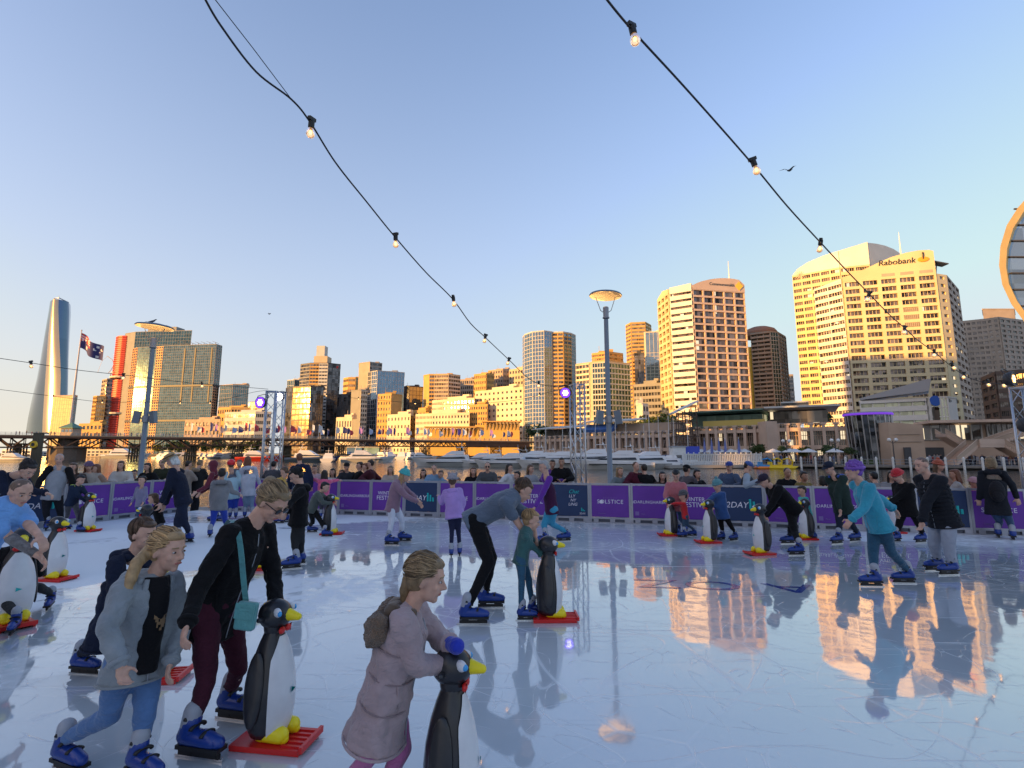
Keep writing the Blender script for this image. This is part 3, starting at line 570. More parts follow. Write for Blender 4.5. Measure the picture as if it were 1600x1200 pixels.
q = A.lerp(C, .56) + nn * 1.06; o = text_at('Commonwealth', 'sign_lettering', B, V((q.x, q.y, zt + 3.4)) - B.location, ang, 2.3, dtx, .05)
mb = MB(); q = A.lerp(C, .89) + nn * 1.2; mb.box((q.x, q.y, zt + 3.2), (3.4, .3, 3.4), M=Matrix.Rotation(R(ang), 3, 'Z') @ Matrix.Rotation(R(45), 3, 'Y')); add_part(B, mb, 'sign_emblem', ytx)
building('office_tower', 'bright yellow slice of a building wedged beside the pink stone tower', 542, [(1166, 300), (1174, 300)], None, 12, 'blank', mat('yellow_render', (.75, .50, .08), rough=.7), gdark, back=15, group=CITY_GROUP, crown=0, cap=0)
# --- brown residential tower ---
B, pts, zt, nb = building('apartment_tower', 'brown apartment tower with stacked balconies and a domed roof between the two big stone towers', 519, [(1173, 300), (1203, 294), (1215, 296), (1227, 308)], None, 29,
    [dict(style='band', cols=3, wm=brownL, gm=gdark, sill=.45, proud=1.6), dict(style='glass', cols=3, gm=gteal, wm=greyL), dict(style='grid', cols=3, wm=brown, gm=gdark, maxwin=0)], brown, gdark, back=20, group=CITY_GROUP, crown=0)
mb = MB(); c = (pts[0] + pts[2]) / 2 + V((2, 9, 0)); mb.lathe([(10, zt), (10, zt + 2.5), (8.5, zt + 4.5), (5, zt + 6)], (c.x, c.y, 0), 16); add_part(B, mb, 'roof', mat('roof_brown', (.30, .17, .12), rough=.8))
building('apartment_tower', 'very slim distant tower in the gap beside the gold bank tower', 586, [(1230, 520), (1239, 520)], None, 18, 'band', brown, gdark, back=12, group=CITY_GROUP, crown=0, cols=2)
# --- the bank towers ---
B, pts, zt, nb = building('bank_tower', 'tall gold stone tower with a curved vaulted roof behind the bank sign tower', 414, [(1238, 282), (1312, 268), (1358, 264), (1424, 282)], None, 27,
    [dict(style='grid', cols=5, wm=gold, gm=gwin, sill=.5, pier=.16, proud=.9, mull=4), dict(style='grid', cols=2, wm=gold, gm=gwin, sill=.5, pier=.1, proud=.9, mull=6), dict(style='grid', cols=3, wm=greyL, gm=gwin, sill=.55, pier=.1, proud=.6, mull=6, maxwin=0)], gold, gwin, back=30, group=CITY_GROUP, crown=0, cap=0)
slab_poly(B, 'curved_parapet', goldL, pts[0], pts[1], [(0, zt - .1), (1, zt - .1), (1, zt + 9.5), (.7, zt + 8.5), (.35, zt + 6.3), (.12, zt + 3.5), (0, zt)], .9, -14)
slab_poly(B, 'curved_parapet', goldL, pts[1], pts[2], [(0, zt - .1), (1, zt - .1), (1, zt + 13), (0, zt + 9.5)], .9, -14)
slab_poly(B, 'vaulted_roof', greyL, pts[2], pts[3], [(0, zt - .1), (1, zt - .1), (1, zt + 3), (.93, zt + 8), (.8, zt + 11.5), (.6, zt + 13.5), (.4, zt + 14), (.2, zt + 13.6), (0, zt + 12.6)], .6, -25)
ang = math.degrees(math.atan2((pts[1] - pts[0]).y, (pts[1] - pts[0]).x)); nn = V(((pts[1] - pts[0]).y, -(pts[1] - pts[0]).x, 0)).normalized()
mb = MB(); q = pts[0].lerp(pts[1], .17) + nn * 1.0
for k in range(6):
    a = math.pi * k / 6; mb.box((q.x, q.y, zt - .3), (4.6, .15, .35), M=Matrix.Rotation(R(ang), 3, 'Z') @ Matrix.Rotation(a, 3, 'Y'))
add_part(B, mb, 'sign_emblem', pink)
mb = MB(); mb.box((pts[1].lerp(pts[2], .1).x, pts[1].y - 1, zt + 5), (1.0, .2, 1.0)); add_part(B, mb, 'sign_emblem', ytx)
B, pts, zt, nb = building('bank_tower', 'gold stone tower with the bank name and an orange disc on its curved parapet', 428, [(1273, 262), (1316, 250), (1461, 238), (1477, 240), (1496, 262)], None, 23,
    [dict(style='grid', cols=2, wm=goldL, gm=gwin, sill=.5, pier=.06, proud=1.0, mull=5), dict(style='grid', cols=5, wm=gold, gm=gwin, sill=.40, pier=.2, proud=1.0, mull=4, skip=lambda i, j: j == 3 and i in (16, 17, 18)), dict(style='grid', cols=1, wm=gold, gm=gwin, sill=.6, pier=.6, proud=.6), dict(style='grid', cols=3, wm=brownL, gm=gwin, sill=.5, pier=.3, proud=.6)],
    gold, gwin, back=32, group=CITY_GROUP, crown=0, cap=0, maxwin=100)
A, C = pts[1], pts[2]; top = ZY(391, 238)
slab_poly(B, 'curved_parapet', gold, A, C, [(0, zt - .1), (1, zt - .1), (1, top - .8), (.96, top), (.85, top + .3), (.72, top - .2), (.55, top - 1.8), (.4, top - 4.2), (.25, top - 6.8), (.1, top - 9), (0, top - 10)], 1.0, -16)
slab_poly(B, 'curved_parapet', goldL, pts[0], pts[1], [(0, zt - .1), (1, zt - .1), (1, zt + 1.6), (0, zt - .0)], 1.0, -12)
ang = math.degrees(math.atan2((C - A).y, (C - A).x)); nn = V(((C - A).y, -(C - A).x, 0)).normalized()
q = A.lerp(C, .60) + nn * 1.3; text_at('Rabobank', 'sign_lettering', B, V((q.x, q.y, top - 4.6)) - B.location, ang, 4.0, dtx, .08, shear=.15)
mb = MB(); q = A.lerp(C, .885) + nn * 1.3; Mz = Matrix.Rotation(R(ang), 3, 'Z'); mb.ell((q.x, q.y, top - 4.6), (2.5, .3, 1.3), M=Mz); add_part(B, mb, 'sign_emblem', mat('orange_sign', (.85, .33, .02), rough=.4))
mb = MB(); mb.tube([(q.x - .2, q.y - .2, top - 4.6), (q.x - .1, q.y - .2, top - 1.6)], .3, 6); mb.ell((q.x - .1, q.y - .2, top - 1.4), (.4, .3, .5)); add_part(B, mb, 'sign_emblem', dtx)
mb = MB()
fh = (zt - 1) / 23; c = A.lerp(C, .7) + nn * .75; w_ = (C - A).length / 5
for k in range(9): 
    u = A.lerp(C, .62 + .02 * k) + nn * .8; mb.box((u.x, u.y, 1 + fh * 17.5), (.5, .3, fh * 2.5), rz=R(ang))
add_part(B, mb, 'louvre_panel', brown)
for k in range(3):
    mb = MB(); u = A.lerp(C, .5 + .2 * k) + nn * 1.02; mb.box((u.x, u.y, zt + 1.4), (w_ * .7, .06, 1.5), rz=R(ang)); add_part(B, mb, 'blank_panel', brownL)
mb = MB(); q = A.lerp(C, .84) + V((0, 10, 0)); mb.tube([(q.x, q.y, top - 2), (q.x, q.y, top + 15)], [.5, .1], 6); add_part(B, mb, 'mast', white)
mb = MB(); q = C + V((2, 2, 0)); mb.box((q.x + 2, q.y, zt + 6), (7, 4, .5), M=Matrix.Rotation(.2, 3, 'Y')); mb.tube([(q.x, q.y, zt), (q.x + 1, q.y, zt + 6)], .3, 5); add_part(B, mb, 'window_cleaning_cradle', dark)
# --- brown slabs at the right edge ---
building('office_tower', 'broad brown slab full of small windows behind the gold bank sign tower', 497, [(1492, 320), (1541, 312), (1560, 308), (1612, 318)], None, 26,
    [dict(style='grid', cols=6, sill=.5, pier=.35, mull=3), dict(style='grid', cols=2, sill=.5, pier=.5), dict(style='grid', cols=6, sill=.5, pier=.35, gm=gsilver, mull=2)], brown, gdark, back=30, group=CITY_GROUP, maxwin=100)
building('office_tower', 'squat plant tower on top of the broad brown slab', 484, [(1535, 330), (1585, 330)], ZY(500, 330), 1, 'blank', brown, gdark, back=20, group=CITY_GROUP, crown=0)
building('office_building', 'dark brown office building with wide black windows behind the low terrace building', 577, [(1534, 205), (1556, 190), (1640, 180)], None, 9, [dict(style='grid', cols=2, sill=.5, pier=.3, mull=3), dict(style='grid', cols=6, sill=.45, pier=.15, mull=4)], mat('umber_panel', (.12, .09, .075), rough=.8, var=.1), gdark, back=25, group=CITY_GROUP, crown=0, maxwin=60)
# --- low white terraced building with a blue disc sign ---
wy = 170
B, pts, zt, nb = building('terraced_building', 'white terraced office with a sloping roof and blue disc sign below the bank towers', 621, [(1343, 176), (1446, 166), (1452, 164), (1480, 162), (1494, 166)], None, 6,
    [dict(style='band', cols=5, gm=glassmat('green_glass', (.45, .48, .36), metal=.3, cell=(1.5, 1.5, 4), var=.3), wm=white, sill=.55, proud=1.6), dict(style='blank'), dict(style='glass', cols=5, gm=MATS['green_glass'], wm=white), dict(style='blank')], white, gdark, back=20, crown=0, cap=.4)
slab_poly(B, 'sloping_roof', steel, pts[0], pts[2], [(0.02, zt + .5), (1, zt + 2.2), (1.05, zt + 6.2), (1.0, zt + 6.2), (0.02, zt + 1.1)], 1.5, -8)
mb = MB(); q = pts[2].lerp(pts[3], .22); mb.lathe([(.1, -.1), (1.7, -.1), (1.7, .1), (.1, .1)], (q.x, q.y - .7, zt - 1), 20, M=Matrix.Rotation(R(90), 3, 'X')); add_part(B, mb, 'blue_disc_sign', mat('blue_sign', (.02, .12, .55), rough=.35))
mb = MB(); mb.box((q.x, q.y - .5, zt / 2 - 1), (2, .4, zt - 4)); add_part(B, mb, 'dark_glass_strip', gdark)
text_at('nab', 'sign_lettering', B, V((q.x + 4, q.y - .9, zt - 1)) - B.location, 0, 1.6, dtx, .05)
# --- waterfront arcade buildings ---
peach = mat('peach_stone', (.56, .42, .33), rough=.85, var=.12, vs=.3)
gsh = glassmat('shop_glass', (.14, .13, .12), metal=.35, cell=(1.2, 1.2, 2.2), var=.6, wav=.02, lit=.07)
def arcade(label, px0, px1, Y0, Y1, topy, bays, back=14, z0=QZ, lower=True, roof=True):
    zt = ZY(topy, (Y0 + Y1) / 2); a = V((PX(px0, Y0, zt), Y0, 0)); c = V((PX(px1, Y1, zt), Y1, 0)); d = c - a; L = d.length; dn = d.normalized(); n = V((dn.y, -dn.x, 0)); an = math.atan2(d.y, d.x)
    m0 = (a + c) / 2; B = empty('waterfront_arcade', (m0.x, m0.y, z0), label, 'arcade', 'waterfront arcades')
    fh = (zt - z0) / 2; mb = MB()
    cc = m0 - n * (back / 2 + .85); mb.box((cc.x, cc.y, (zt + z0) / 2), (L, back, zt - z0), rz=an)          # body behind the colonnade
    for z in (z0 + fh, zt): 
        q = m0 - n * .5; mb.box((q.x, q.y, z - .35), (L, 2.2, .75), rz=an)
    add_part(B, mb, 'wall', peach)
    for i in range(bays + 1):
        q = a + dn * min(max(L * i / bays, .35), L - .35) + n * .35; mb = MB(); mb.box((q.x, q.y, (zt + .5 + z0) / 2), (.55, 1.0, zt + .5 - z0), rz=an); mb.box((q.x, q.y, zt + .7), (.95, 1.2, .35), rz=an); add_part(B, mb, 'column', peach)
    for i in range(bays):
        for fl in range(2):
            q = a + dn * (L * (i + .5) / bays) - n * .75; w_ = L / bays - .55; h = fh - .7; mb = MB(); zc = z0 + fl * fh + h / 2 + .05
            mb.box((q.x, q.y, zc), (w_, .1, h), 0, rz=an)
            for k in (1, 2, 3):
                qq = q + dn * (w_ * (k / 4 - .5)) + n * .1; mb.box((qq.x, qq.y, zc), (.1, .1, h), 1, rz=an)
            qq = q + n * .1; mb.box((qq.x, qq.y, zc + h * .18), (w_, .1, .1), 1, rz=an); add_part(B, mb, 'window', [gsh, peach])
    if roof:
        mb = MB()
        for z in (zt + .9, zt + .5):
            q = m0 + n * .4; mb.box((q.x, q.y, z), (L, .06, .06), rz=an)
        for i in range(bays * 5):
            q = a + dn * (L * (i + .5) / (bays * 5)) + n * .4; mb.box((q.x, q.y, zt + .45), (.05, .05, .9), rz=an)
        add_part(B, mb, 'railing', steel)
    return B, a, c, zt, n, an
ar = [arcade('far end of the waterfront arcade, two storeys behind yachts and the silver truss mast', 838, 905, 146, 134, 686, 8),
      arcade('waterfront arcade of two peach storeys behind the masts right of the street lamp', 912, 1056, 132, 117, 680, 14),
      arcade('waterfront arcade section with a green glass upper floor behind the row of closed blue umbrellas', 1078, 1196, 116, 106, 672, 8),
      arcade('waterfront arcade section with five wide dark bays, just left of the purple rimmed drum', 1212, 1326, 104, 98, 668, 6)]
def roofpiece(i, u0, u1, z0, h, dep, m, name, out=1.0, tilt=.12):
    B, a, c, zt, n, an = ar[i]; p = a.lerp(c, u0); q = a.lerp(c, u1); L = (q - p).length; m_ = (p + q) / 2 - n * (dep / 2 - out)
    mb = MB(); Mx = Matrix.Rotation(an, 3, 'Z') @ Matrix.Rotation(tilt, 3, 'X'); mb.box((m_.x, m_.y, zt + z0), (L, dep, h), M=Mx); return add_part(B, mb, name, m)
ggr = glassmat('green_roof_glass', (.20, .30, .26), metal=.4, cell=(1.5, 1.5, 2), var=.3)
roofpiece(0, 0, 1.0, 3.3, .25, 8, greyL, 'canopy_roof', 2); roofpiece(0, .1, .9, 1.6, 2.6, 3, dark, 'upper_floor', -2, 0)
roofpiece(1, .02, .36, 1.9, .9, 3, mat('blue_awning', (.06, .14, .38), rough=.7), 'blue_awning', 1.2, .5); roofpiece(1, .0, .6, 4.0, .25, 8, greyL, 'canopy_roof', 1)
roofpiece(1, .3, 1.0, 1.8, 2.4, 4, sand, 'upper_floor', -3, 0)
roofpiece(2, 0, .95, 2.0, 2.8, 6, ggr, 'upper_floor', -2, 0); roofpiece(2, -.05, 1.0, 3.8, .3, 9, mat('green_steel', (.12, .22, .18), rough=.5), 'canopy_roof', 1.5, -.08); roofpiece(2, .2, 1.0, 1.4, 1.4, .4, mat('yellow_awning', (.55, .42, .12), rough=.7), 'yellow_awning', .4, 0)
roofpiece(3, -.1, .75, 2.4, 2.4, 6, gsh, 'upper_floor', -3, 0); roofpiece(3, -.15, .9, 4.0, .35, 10, greyL, 'canopy_roof', 1.5, -.05)
roofpiece(3, .1, .5, 5.6, .3, 6, greyL, 'canopy_roof', -2, .05)
roofpiece(3, .1, .5, 4.9, 1.2, 5, gdark, 'roof_lounge', -2.5, 0)
# stone link between the third and the fourth section
mb = MB(); x0, x1 = PX(1196, 104, 5), PX(1214, 103, 5); mb.box(((x0 + x1) / 2, 107, 4.4), (x1 - x0 + .4, 8, 7.6)); o = mb.obj('stone_pier', peach, None, label='plain peach stone pier between two arcade sections on the waterfront', cat='wall')
# open lattice stair tower
lt = empty('lattice_tower', (PX(1070, 113, 5), 113, QZ), 'rusty open steel lattice tower with a slanting white top beside the peach arcade', 'tower')
rust = mat('rusty_steel', (.10, .07, .055), rough=.7)
for sx_ in (-2.6, -.9, .9, 2.6):
    for sy in (-1.5, 1.5):
        mb = MB(); mb.tube([(sx_, sy, 0), (sx_ * .85, sy, 11.5 + sx_ * .3)], .13, 5); mb.obj('post', rust, lt)
for k in range(7):
    mb = MB(); z = 1.2 + k * 1.5; mb.box((0, -1.6, z), (5.2, .12, .15)); mb.box((0, 1.6, z), (5.2, .12, .15)); mb.tube([(-2.6, -1.6, z), (2.6, -1.6, z + 1.5)], .07, 4); mb.tube([(2.6, -1.7, z), (-2.6, -1.7, z + 1.5)], .07, 4); mb.obj('brace', rust, lt)
mb = MB(); mb.box((0, 0, 12.2), (6.4, 3.4, .35), M=Matrix.Rotation(-.45, 3, 'Y')); mb.obj('sloping_top', white, lt)
# --- glass drum with a purple rim ---
dz0, dz1 = QZ, ZY(646, 92); dc = V((PX(1361, 96, 5), 96, 0)); rr = (PX(1393, 92, 6) - PX(1328, 92, 6)) / 2
D = empty('glass_drum', (dc.x, dc.y, QZ), 'dark leaning glass drum with a glowing purple rim on the waterfront', 'pavilion')
mb = MB(); seg = 26; vs = []
tilt = 1.15
def drum_pt(a, z, r=1.0):
    k = (z - dz0) / (dz1 - dz0); ra = rr * (.93 + .07 * k) * r; return V((dc.x + math.cos(a) * ra - k * .35, dc.y + math.sin(a) * ra, z))
rings = [dz0 + (dz1 - dz0) * i / 12 for i in range(13)]
for z in rings: vs += [drum_pt(2 * math.pi * k / seg, z) for k in range(seg)]
mb.add(vs, [(i * seg + k, i * seg + (k + 1) % seg, (i + 1) * seg + (k + 1) % seg, (i + 1) * seg + k) for i in range(12) for k in range(seg)] + [tuple(12 * seg + k for k in range(seg))]); add_part(D, mb, 'glazing', glassmat('drum_glass', (.10, .11, .12), metal=.65, cell=(1.2, 1.2, .7), var=.8))
for k in range(seg):
    a = 2 * math.pi * k / seg
    if math.sin(a) < .35: mb = MB(); mb.tube([drum_pt(a, z, 1.01) for z in rings], .07 if k % 2 else .12, 5); add_part(D, mb, 'mullion', alu)
mb = MB(); mb.tube([drum_pt(2 * math.pi * k / 40, dz1 + .05, 1.02) for k in range(41)], .22, 6); add_part(D, mb, 'lit_rim', mat('purple_light', (.2, .05, .5), emit=(.30, .08, 1.0), es=.12))
mb = MB(); mb.tube([drum_pt(2 * math.pi * k / 40, dz1 + .3, 1.0) for k in range(41)], .16, 6); add_part(D, mb, 'roof_edge', steel)
mb = MB(); mb.lathe([(rr * .95, QZ), (rr * .95, .5)], (dc.x, dc.y, 0), 26); add_part(D, mb, 'planted_kerb', mat('hedge_green', (.05, .08, .03), rough=.9, bump=1, bs=3, var=.4))
# --- plain sandstone block with a doorway ---
B = empty('stone_block', (PX(1418, 93, 4), 93, QZ), 'plain low sandstone block with one doorway, right of the glass drum', 'building')
x0, x1 = PX(1390, 90, 4), PX(1444, 87, 4); zt = ZY(664, 88)
mb = MB(); p0, p1 = (x0, 90), (x1, 87); mb.prism([p0, p1, (x1 + 1, 99), (x0, 101)], QZ, lambda p: zt + (.6 if p[0] < x1 - 1 else .0)); add_part(B, mb, 'wall', sand)
mb = MB(); q = V(p0).lerp(V(p1), .55) if False else V((x0 + (x1 - x0) * .55, 90 - 3 * .55 - .1)); mb.box((q.x, q.y + .1, 1.2), (1.9, .3, 3.0)); add_part(B, mb, 'doorway', dark)
for z in (zt - 1.6, zt - 2.9): 
    mb = MB(); mb.box(((x0 + x1) / 2, 88.38, z), (x1 - x0, .12, .07), rz=math.atan2(-3, x1 - x0)); add_part(B, mb, 'string_course', brown)
# --- terrace building with crossing stairs ---
B = empty('terrace_building', (PX(1530, 90, 4), 90, QZ), 'low stone terrace building with crossing stair flights on the far quay', 'building')
x0, x1 = PX(1440, 100, 5), PX(1680, 92, 5); zt = ZY(658, 92)
mb = MB(); mb.prism([(x0, 100), (x1, 92), (x1, 120), (x0, 120)], QZ, zt); mb.box(((x0 + x1) / 2, 94.5, zt + .1), (x1 - x0 + 3, 8, .5), rz=math.atan2(-8, x1 - x0)); add_part(B, mb, 'wall', peach)
def onl(px, z, out=.0):    # a point on the front of the terrace
    u = (PX(px, 95, z) - x0) / (x1 - x0); return V((x0 + (x1 - x0) * u, 100 - 8 * u - out, z))
for pa, pb, za, zb in ((1447, 1545, 4.2, zt - .4), (1552, 1600, 4.0, zt - .4)):
    mb = MB(); p, q = onl(pa, 5, .15), onl(pb, 5, .15); c = (p + q) / 2; mb.box((c.x, c.y, (za + zb) / 2), ((q - p).length, .3, zb - za), 0, rz=math.atan2(-8, x1 - x0))
    for k in range(9):
        v = p.lerp(q, k / 8); mb.box((v.x, v.y - .25, (za + zb) / 2), (.18, .2, zb - za), 1)
    add_part(B, mb, 'window', [gsh, white])
mb = MB(); p, q = onl(1446, 3, .2), onl(1500, 3, .2); c = (p + q) / 2; mb.box((c.x, c.y, 1.3), ((q - p).length, .3, 3.0), rz=math.atan2(-8, x1 - x0)); add_part(B, mb, 'undercroft', dark)
def stair(a, c_, w_=2.2, nm='stair_flight'):
    mb = MB(); n = 16
    for k in range(n):
        p = a.lerp(c_, (k + .5) / n); mb.box((p.x, p.y, p.z), ((c_ - a).xy.length / n + .05, w_, .55))
    add_part(B, mb, nm, peach)
    mb = MB()
    for s_ in (-w_ / 2, w_ / 2):
        mb.tube([a + V((0, s_, 1.1)), c_ + V((0, s_, 1.1))], .09, 5)
        d = c_ - a; mb.add([a + V((0, s_, .25)), c_ + V((0, s_, .25)), c_ + V((0, s_, 1.0)), a + V((0, s_, 1.0))], [(0, 1, 2, 3)]); mb.add([a + V((0, s_ + .06, .25)), c_ + V((0, s_ + .06, .25)), c_ + V((0, s_ + .06, 1.0)), a + V((0, s_ + .06, 1.0))], [(3, 2, 1, 0)])
    add_part(B, mb, 'balustrade', sand)
L1 = V((PX(1518, 87, 3.8), 87, 2.9)); L2 = V((PX(1556, 87, 3.8), 86.5, 2.9))
mb = MB(); c = (L1 + L2) / 2; mb.box(c, ((L2 - L1).length, 2.6, .5)); mb.box(c + V((0, -1.3, .7)), ((L2 - L1).length, .1, .9)); add_part(B, mb, 'landing', peach)
stair(L1, V((PX(1478, 87, 1), 86, -.1))); stair(L2, V((PX(1602, 85, 1), 84, -.1))); stair(L1 + V((0, 2.6, 0)), V((PX(1476, 90, 6), 91, zt - 2.6))); stair(L2 + V((0, 2.6, 0)), V((PX(1600, 90, 6), 88, zt - 1.6)))
# --- the ribbon shaped building at the edge of the view ---
B = empty('ribbon_building', (150, 118, QZ), 'curved glass building wrapped by a thick golden band at the edge of the view', 'building')
Yr = 118
def rp(px, py): q = P(px, py, Yr); return V((q.x, Yr, q.z))
ctr = [(1612, 300), (1590, 325), (1573, 352), (1563, 385), (1561, 415), (1566, 445), (1580, 475), (1602, 505), (1640, 545), (1700, 590), (1780, 640)]
tp = [(1700, 258), (1650, 275)]
outl = [rp(*p) for p in tp + ctr]
wd = 34
EX = V((.80, .60, 0)) * 30
mb = MB(); n = len(outl); vs = []
for i, p in enumerate(outl):
    t = (outl[min(i + 1, n - 1)] - outl[max(i - 1, 0)]).normalized(); nr = V((-t.z, 0, t.x)) * -1
    k = 1.7
    vs += [p, p + nr * -k * 1.0, p + EX + nr * -k, p + EX]
fs = []
for i in range(n - 1):
    for k in range(4): fs.append((i * 4 + k, i * 4 + (k + 1) % 4, (i + 1) * 4 + (k + 1) % 4, (i + 1) * 4 + k))
mb.add(vs, fs); add_part(B, mb, 'golden_band', mat('gold_cladding', (.80, .50, .16), rough=.35, metal=.5, var=.08, vs=.4))
inner = [vs[i * 4 + 1] + V((0, 1.2, 0)) for i in range(n)]
mb = MB(); far = [V((175, Yr + 1.2, p.z)) for p in inner]
vs = []
for p, q in zip(inner, far): vs += [p, V((max(q.x, p.x + 1), p.y, p.z))]
mb.add(vs, [(2 * i, 2 * i + 1, 2 * i + 3, 2 * i + 2) for i in range(n - 1)]); add_part(B, mb, 'glazing', glassmat('ribbon_glass', (.30, .36, .40), metal=.8, cell=(4, 4, 3.6), var=.4, wav=.06))
for k in range(14):
    z = 8 + k * 4.2; mb = MB(); xx = [p.x for p in inner if abs(p.z - z) < 6]
    if xx: x_ = min(xx) + 2.0; mb.box(((x_ + 175) / 2, Yr + 1.0, z), (175 - x_, .3, .35)); add_part(B, mb, 'floor_line', dark)
# unseen blocks, added and sized to shade the rink and the tower feet
def shade_block(label, u0, u1, q0, q1, h, fl):
    ux, uy = S.x / math.hypot(S.x, S.y), S.y / math.hypot(S.x, S.y)
    def pt(u, q): return (ux * u + uy * q, uy * u - ux * q)
    B = empty('unseen_shade_block', (*pt((u0 + u1) / 2, (q0 + q1) / 2), -.4), label, 'hotel')
    c = [pt(u0, q0), pt(u0, q1), pt(u1, q1), pt(u1, q0)]; mb = MB(); mb.prism(c, -.4, h); 
    add_part(B, mb, 'wall', cream)
    A, C = V((*c[1], 0)), V((*c[0], 0)); A, C = (A, C)
    d = C - A; n = V((d.y, -d.x, 0)).normalized()
    cen = V((*pt((u0 + u1) / 2, (q0 + q1) / 2), 0))
    if n.dot((A + C) / 2 - cen) < 0: n = -n
    for i in range(fl):
        z = (h - 2) * (i + .6) / fl; mb = MB(); m_ = (A + C) / 2 + n * .1; mb.box((m_.x, m_.y, z), (d.length * .95, .25, h / fl * .5), rz=math.atan2(d.y, d.x)); add_part(B, mb, 'window_band', gdark)
shade_block('wide low block added out of view beside the rink to shade the ice', 104, 124, -70, 59, 44, 11)
shade_block('tall block added out of view to shade the feet of the bank towers', 106, 128, 60, 134, 86, 22)
# ================= bridge, boats, quay life =================
lattice = mat('bridge_brown', (.085, .05, .036), rough=.7, var=.2, vs=.5)
timber = mat('old_timber', (.10, .085, .06), rough=.9, var=.3, vs=.8)
BA, BB = V((PX(-120, 184, 8.6), 184, 8.6)), V((PX(838, 305, 8.6), 305, 8.6)); bd = (BB - BA).normalized(); bn = V((bd.y, -bd.x, 0)); bang = math.atan2(bd.y, bd.x); bL = (BB - BA).length
def onb(px, z=8.6, off=0.0):      # point of the bridge axis that shows at column px
    lo, hi = 0.0, 1.0
    for _ in range(40):
        m_ = (lo + hi) / 2; p = BA.lerp(BB, m_); x = 800 + p.x * F / (p.y * cT + (z - CAMZ) * sT)
        if x < px: lo = m_
        else: hi = m_
    return V((*BA.lerp(BB, lo).xy, z)) + bn * off
BR = empty('bridge', (*((BA + BB) / 2).xy, -1), 'long dark truss bridge on timber piers crossing the harbour', 'bridge')
mb = MB(); c = (BA + BB) / 2; mb.box((c.x, c.y, 8.35), (bL, 12, .5), rz=bang); add_part(BR, mb, 'deck', mat('bridge_deck', (.32, .27, .20), rough=.8))
mb = MB()
for off in (6.1, -6.1):
    q = c + bn * off; mb.box((q.x, q.y, 7.85), (bL, .25, .8), rz=bang)
add_part(BR, mb, 'edge_beam', lattice)
mb = MB()
for z in (9.1, 9.6):
    for off in (6, -6): q = c + bn * off; mb.box((q.x, q.y, z), (bL, .07, .07), rz=bang)
n = int(bL / 1.6)
for i in range(n): q = BA.lerp(BB, i / n) + bn * 6; mb.box((q.x, q.y, 9.1), (.08, .08, 1.1), rz=bang)
add_part(BR, mb, 'railing', greyL)
piers = [-60, 30, 108, 215, 300, 372, 449, 533, 602, 664, 722, 775, 820]
pp = [onb(p) for p in piers]
for i, p in enumerate(pp):
    mb = MB(); big = piers[i] == 108
    if big:
        mb.lathe([(6, -1.5), (6, 3.5), (6.6, 3.6), (6.6, 4.4), (3.2, 4.5), (3.2, 7.9)], (p.x, p.y, 0), 18)
    else:
        for k in range(5):
            for j in (-1, 1): q = p + bd * ((k - 2) * .95) + bn * (j * 3.5); mb.tube([(q.x, q.y, -2.5), (q.x + (k - 2) * -.15, q.y, 5.4)], .26, 6)
        for z in (.6, 5.2): mb.box((p.x, p.y, z), (5.6, 8.5, .55), rz=bang)
        for j in (-1, 1): 
            a = p + bn * (j * 3.8); mb.tube([a + bd * -2.2 + V((0, 0, -8)), a + bd * 2.2 + V((0, 0, -3.4))], .16, 5); mb.tube([a + bd * 2.2 + V((0, 0, -8)), a + bd * -2.2 + V((0, 0, -3.4))], .16, 5)
    add_part(BR, mb, 'pier', timber if not big else mat('pier_stone', (.15, .12, .10), rough=.9, var=.2))
for i in range(len(pp) - 1):
    a, e = pp[i], pp[i + 1]; L_ = (e - a).length; nn_ = max(4, int(L_ / 2.6)); mb = MB()
    if piers[i] >= 722:
        for off in (5.8,): 
            q = (a + e) / 2 + bn * off; mb.box((q.x, q.y, 6.6), (L_, .3, 2.6), rz=bang)
    for off in (5.6, -5.6):
        A2, E2 = a + bn * off, e + bn * off; zb_ = 3.9 if piers[i] < 250 else 5.2; nn_ = max(4, int(L_ / (4.6 if piers[i] < 250 else 2.6)))
        m_ = (A2 + E2) / 2; mb.box((m_.x, m_.y, zb_), (L_, .4, .45), rz=bang); mb.box((m_.x, m_.y, 7.55), (L_, .3, .3), rz=bang)
        for k in range(nn_):
            p0 = A2.lerp(E2, k / nn_); p1 = A2.lerp(E2, (k + 1) / nn_); up = (k < nn_ / 2)
            z0_, z1_ = (zb_, 7.6) if up else (7.6, zb_)
            mb.tube([(p0.x, p0.y, z0_), (p1.x, p1.y, z1_)], .3 if piers[i] < 250 else .24, 4); mb.box((p1.x, p1.y, (7.6 + zb_) / 2), (.22, .22, 7.6 - zb_), rz=bang)
    add_part(BR, mb, 'truss_span', lattice)
# control cabin and flag pole on the pivot pier
CP = onb(114, 8.6, 3)
K = empty('control_cabin', CP, 'small bridge control cabin with a green hipped roof under the flag pole', 'cabin')
mb = MB(); mb.box((0, 0, 1.4), (4.6, 4.2, 2.8)); mb.obj('wall', brownL, K)
for sx_ in (-1.5, 0, 1.5): mb = MB(); mb.box((sx_, -2.14, 1.9), (1.1, .1, 1.1)); mb.obj('window', gsilver, K)
mb = MB(); mb.lathe([(3.9, 2.8), (3.9, 3.2), (1.2, 4.6), (.4, 5.1)], (0, 0, 0), 4, M=Matrix.Rotation(R(45), 3, 'Z')); mb.obj('roof', mat('copper_green', (.10, .22, .18), rough=.7), K)
FP = onb(109, 8.6, 1)
K = empty('flagpole', FP, 'tall flagpole on the bridge with a dark blue star flag flying from its top', 'flagpole')
ftop = ZY(517, FP.y); h = ftop - 8.6
